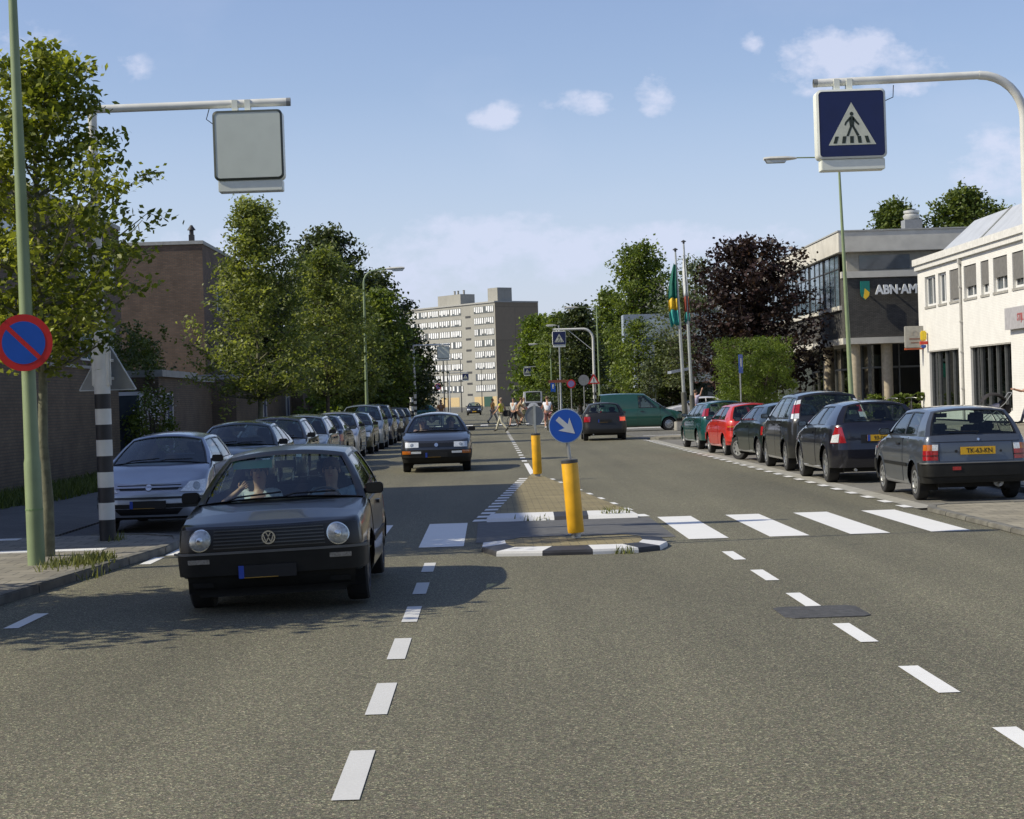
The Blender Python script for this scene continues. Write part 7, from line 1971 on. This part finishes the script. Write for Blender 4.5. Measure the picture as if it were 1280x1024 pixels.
# bicycles
def bicycle(label, loc, rz, col=(.05,.05,.06), group=None, s=1.0):
    r = empty('bicycle', loc, rz); tag(r, label, 'bicycle', group)
    m = mat('bike_%02x%02x' % (int(col[0]*255), int(col[1]*255)), col, .35, coat=.5)
    P = dict(bb=(0,0,.28), seat=(-.18,0,.80), head=(.42,0,.85), fork=(.56,0,.34), rear=(-.50,0,.34), bar=(.40,0,1.05))
    b = MB()
    for a, c in (('bb','seat'),('bb','head'),('seat','head'),('bb','rear'),('seat','rear'),('head','fork'),('head','bar')): b.tube([P[a], P[c]], .016, 6)
    b.build('frame', m, r, smooth=50)
    for x in (.56, -.50):
        b = MB(); b.tube([(x+.33*math.cos(a), 0, .34+.33*math.sin(a)) for a in np.linspace(0, 2*PI, 25)], .017, 6, cap=False)
        for k in range(6):
            a = PI*k/6; b.tube([(x-.32*math.cos(a),0,.34-.32*math.sin(a)),(x+.32*math.cos(a),0,.34+.32*math.sin(a))], .003, 3)
        b.build('wheel', M_TYRE, r, smooth=50)
    b = MB(); b.tube([(.30,-.28,1.03),(.40,-.12,1.06),(.40,.12,1.06),(.30,.28,1.03)], .013, 6); b.build('handlebar', M_STEEL, r, smooth=50)
    b = MB(); b.ball((-.20,0,.86), .1, 1.4, .8, .35, 10, 6); b.build('saddle', M_TRIM, r, smooth=60)
    return r
GB = 'bicycles parked by the bank hedge'
bicycle('bicycle parked nearest the white building corner', (20.9,90.6,.1), R(70), (.04,.04,.05), GB)
bicycle('bicycle parked left of another beside the low hedge', (20.0,90.6,.1), R(80), (.10,.10,.12), GB)
bicycle('bicycle standing alone before the dark glass of the bank', (17.3,93.5,.1), R(15), (.14,.03,.02), GB)

# ---- people on foot and on bicycles -----------------------------------------
WALK = dict(hipl=(.09,0,.90), knl=(.09,.20,.52), anl=(.09,.34,.12), tol=(.10,.48,.08), hipr=(-.09,0,.90), knr=(-.09,-.06,.50), anr=(-.09,-.36,.16), tor=(-.10,-.26,.05),
            ell=(.25,-.14,1.16), wrl=(.25,-.16,.92), elr=(-.25,.10,1.16), wrr=(-.24,.28,1.00))
person('man in a yellow shirt and pale trousers walking across the road with a dark bag', (.62,94.5,0), R(65), WALK, top=(.62,.56,.08), legs=(.50,.48,.38), hair=(.30,.22,.16), sleeves=False)
hb = empty('shoulder_bag', (.92,94.45,.98), R(65)); tag(hb, 'dark bag carried by the man in yellow', 'bag')
b = MB(); b.box(-.07,.07,-.2,.2,-.18,.14); b.build('bag_body', M_BLACKP, hb, bevel=.04); b = MB(); b.tube([(0,-.16,.14),(0,0,.42),(0,.16,.14)], .012, 5); b.build('strap', M_BLACKP, hb)
person('person in white top and dark shorts standing beyond the man in yellow', (1.45,108,0), R(150), WALK, top=(.62,.66,.68), legs=(.02,.02,.03), hair=(.06,.05,.04), long_legs=False, sleeves=False)
person('person in orange top far behind the man in yellow', (.25,128,0), R(-60), WALK, top=(.55,.28,.06), legs=(.35,.32,.28), hair=(.2,.12,.06))
person('person in yellow and white walking with a bicycle at far crossing', (2.4,126,0), R(-90), WALK, top=(.62,.62,.50), legs=(.25,.24,.14), hair=(.3,.2,.1))
0 and person('person in dark blue standing by the far crossing', (1.2,131,0), R(-90), None, top=(.05,.07,.22), legs=(.2,.2,.2), hair=(.1,.06,.03))
RIDE = dict(pelvis=(0,-.20,.98), waist=(0,-.14,1.13), chest=(0,-.02,1.34), neck=(0,.05,1.50), head0=(0,.08,1.57), head1=(0,.09,1.66), head2=(0,.08,1.74), shl=(.18,.0,1.42), shr=(-.18,.0,1.42), ell=(.25,.16,1.22), elr=(-.25,.16,1.22), wrl=(.26,.32,1.07), wrr=(-.26,.32,1.07),
    hipl=(.09,-.16,.92), knl=(.11,.16,.66), anl=(.11,.02,.28), tol=(.11,.14,.24), hipr=(-.09,-.16,.92), knr=(-.11,.10,.50), anr=(-.11,-.04,.14), tor=(-.11,.08,.10))
def cyclist(lab, blab, x, y, rz, **k):
    person(lab, (x,y,0), rz, RIDE, **k)
    bicycle(blab, (x,y,0), rz+PI/2, (.05,.05,.06))
cyclist('cyclist in a white shirt and pink shorts riding away in the right lane', 'bicycle under the cyclist in white', 3.02, 95, R(0), top=(.72,.73,.78), legs=(.55,.26,.26), hair=(.14,.09,.06), long_legs=False, sleeves=False, shoes=(.6,.6,.6))
cyclist('cyclist in orange riding behind the blue grey car', 'bicycle under the cyclist in orange', -3.1, 118, R(180), top=(.60,.28,.08), legs=(.6,.6,.6), hair=(.1,.06,.03))
cyclist('cyclist in brown at the far crossing behind the group', 'bicycle under the cyclist in brown', 1.9, 112, R(-80), top=(.35,.24,.14), legs=(.45,.30,.22), hair=(.1,.06,.03), long_legs=False)
person('person in a pale top at the bank entrance', (17.3,101.5,.1), R(200), WALK, top=(.50,.42,.38), legs=(.45,.40,.36), hair=(.05,.03,.02))
person('bare armed person pushing the pushchair, only the arm in view', (20.78,70.1,.1), R(90), dict(WALK, shl=(.17,.03,1.40), ell=(.20,.28,1.28), wrl=(.16,.55,1.36), elr=(-.20,.28,1.28), wrr=(-.16,.55,1.36)), top=(.10,.10,.14), legs=(.08,.08,.12), hair=(.1,.06,.03), sleeves=False)
person('person in lilac with raised arm behind the teal estate car', (10.9,96.5,.1), R(-60), dict(wrl=(.42,.1,1.75), ell=(.36,.05,1.50)), top=(.34,.32,.44), legs=(.1,.1,.12), hair=(.1,.06,.03))
# ================================================================ BEHIND THE CAMERA (what the car bodies and windows mirror)
house('brick_house', 'brown brick terrace behind the camera on the left, out of frame', -22, -12, -75, -8, 9.5, [(y, z, 1.8, 1.4) for z in (1.2,3.9,6.6) for y in range(-70,-10,6)], GH)
house('brick_house', 'brown brick block far behind the camera closing the road, out of frame', -30, 40, -130, -118, 12, [], GH)
for i, (x, y) in enumerate(((-7,-14),(-7,-32),(8.5,-10),(9,-28),(8.5,-48),(-7,-52))):
    tree('pavement_tree', 'leafy tree behind the camera, out of frame, %s' % ('at the left kerb' if x < 0 else 'at the right kerb'), (x,y,.04), 8, [(2,1.5),(3.5,2.6),(5.5,2.4),(7.8,.6)], 'street', n_limb=30, n_twig=7, n_leaf=12, leaf=.16, seed=90+i, spread=.35, group='trees behind the camera')
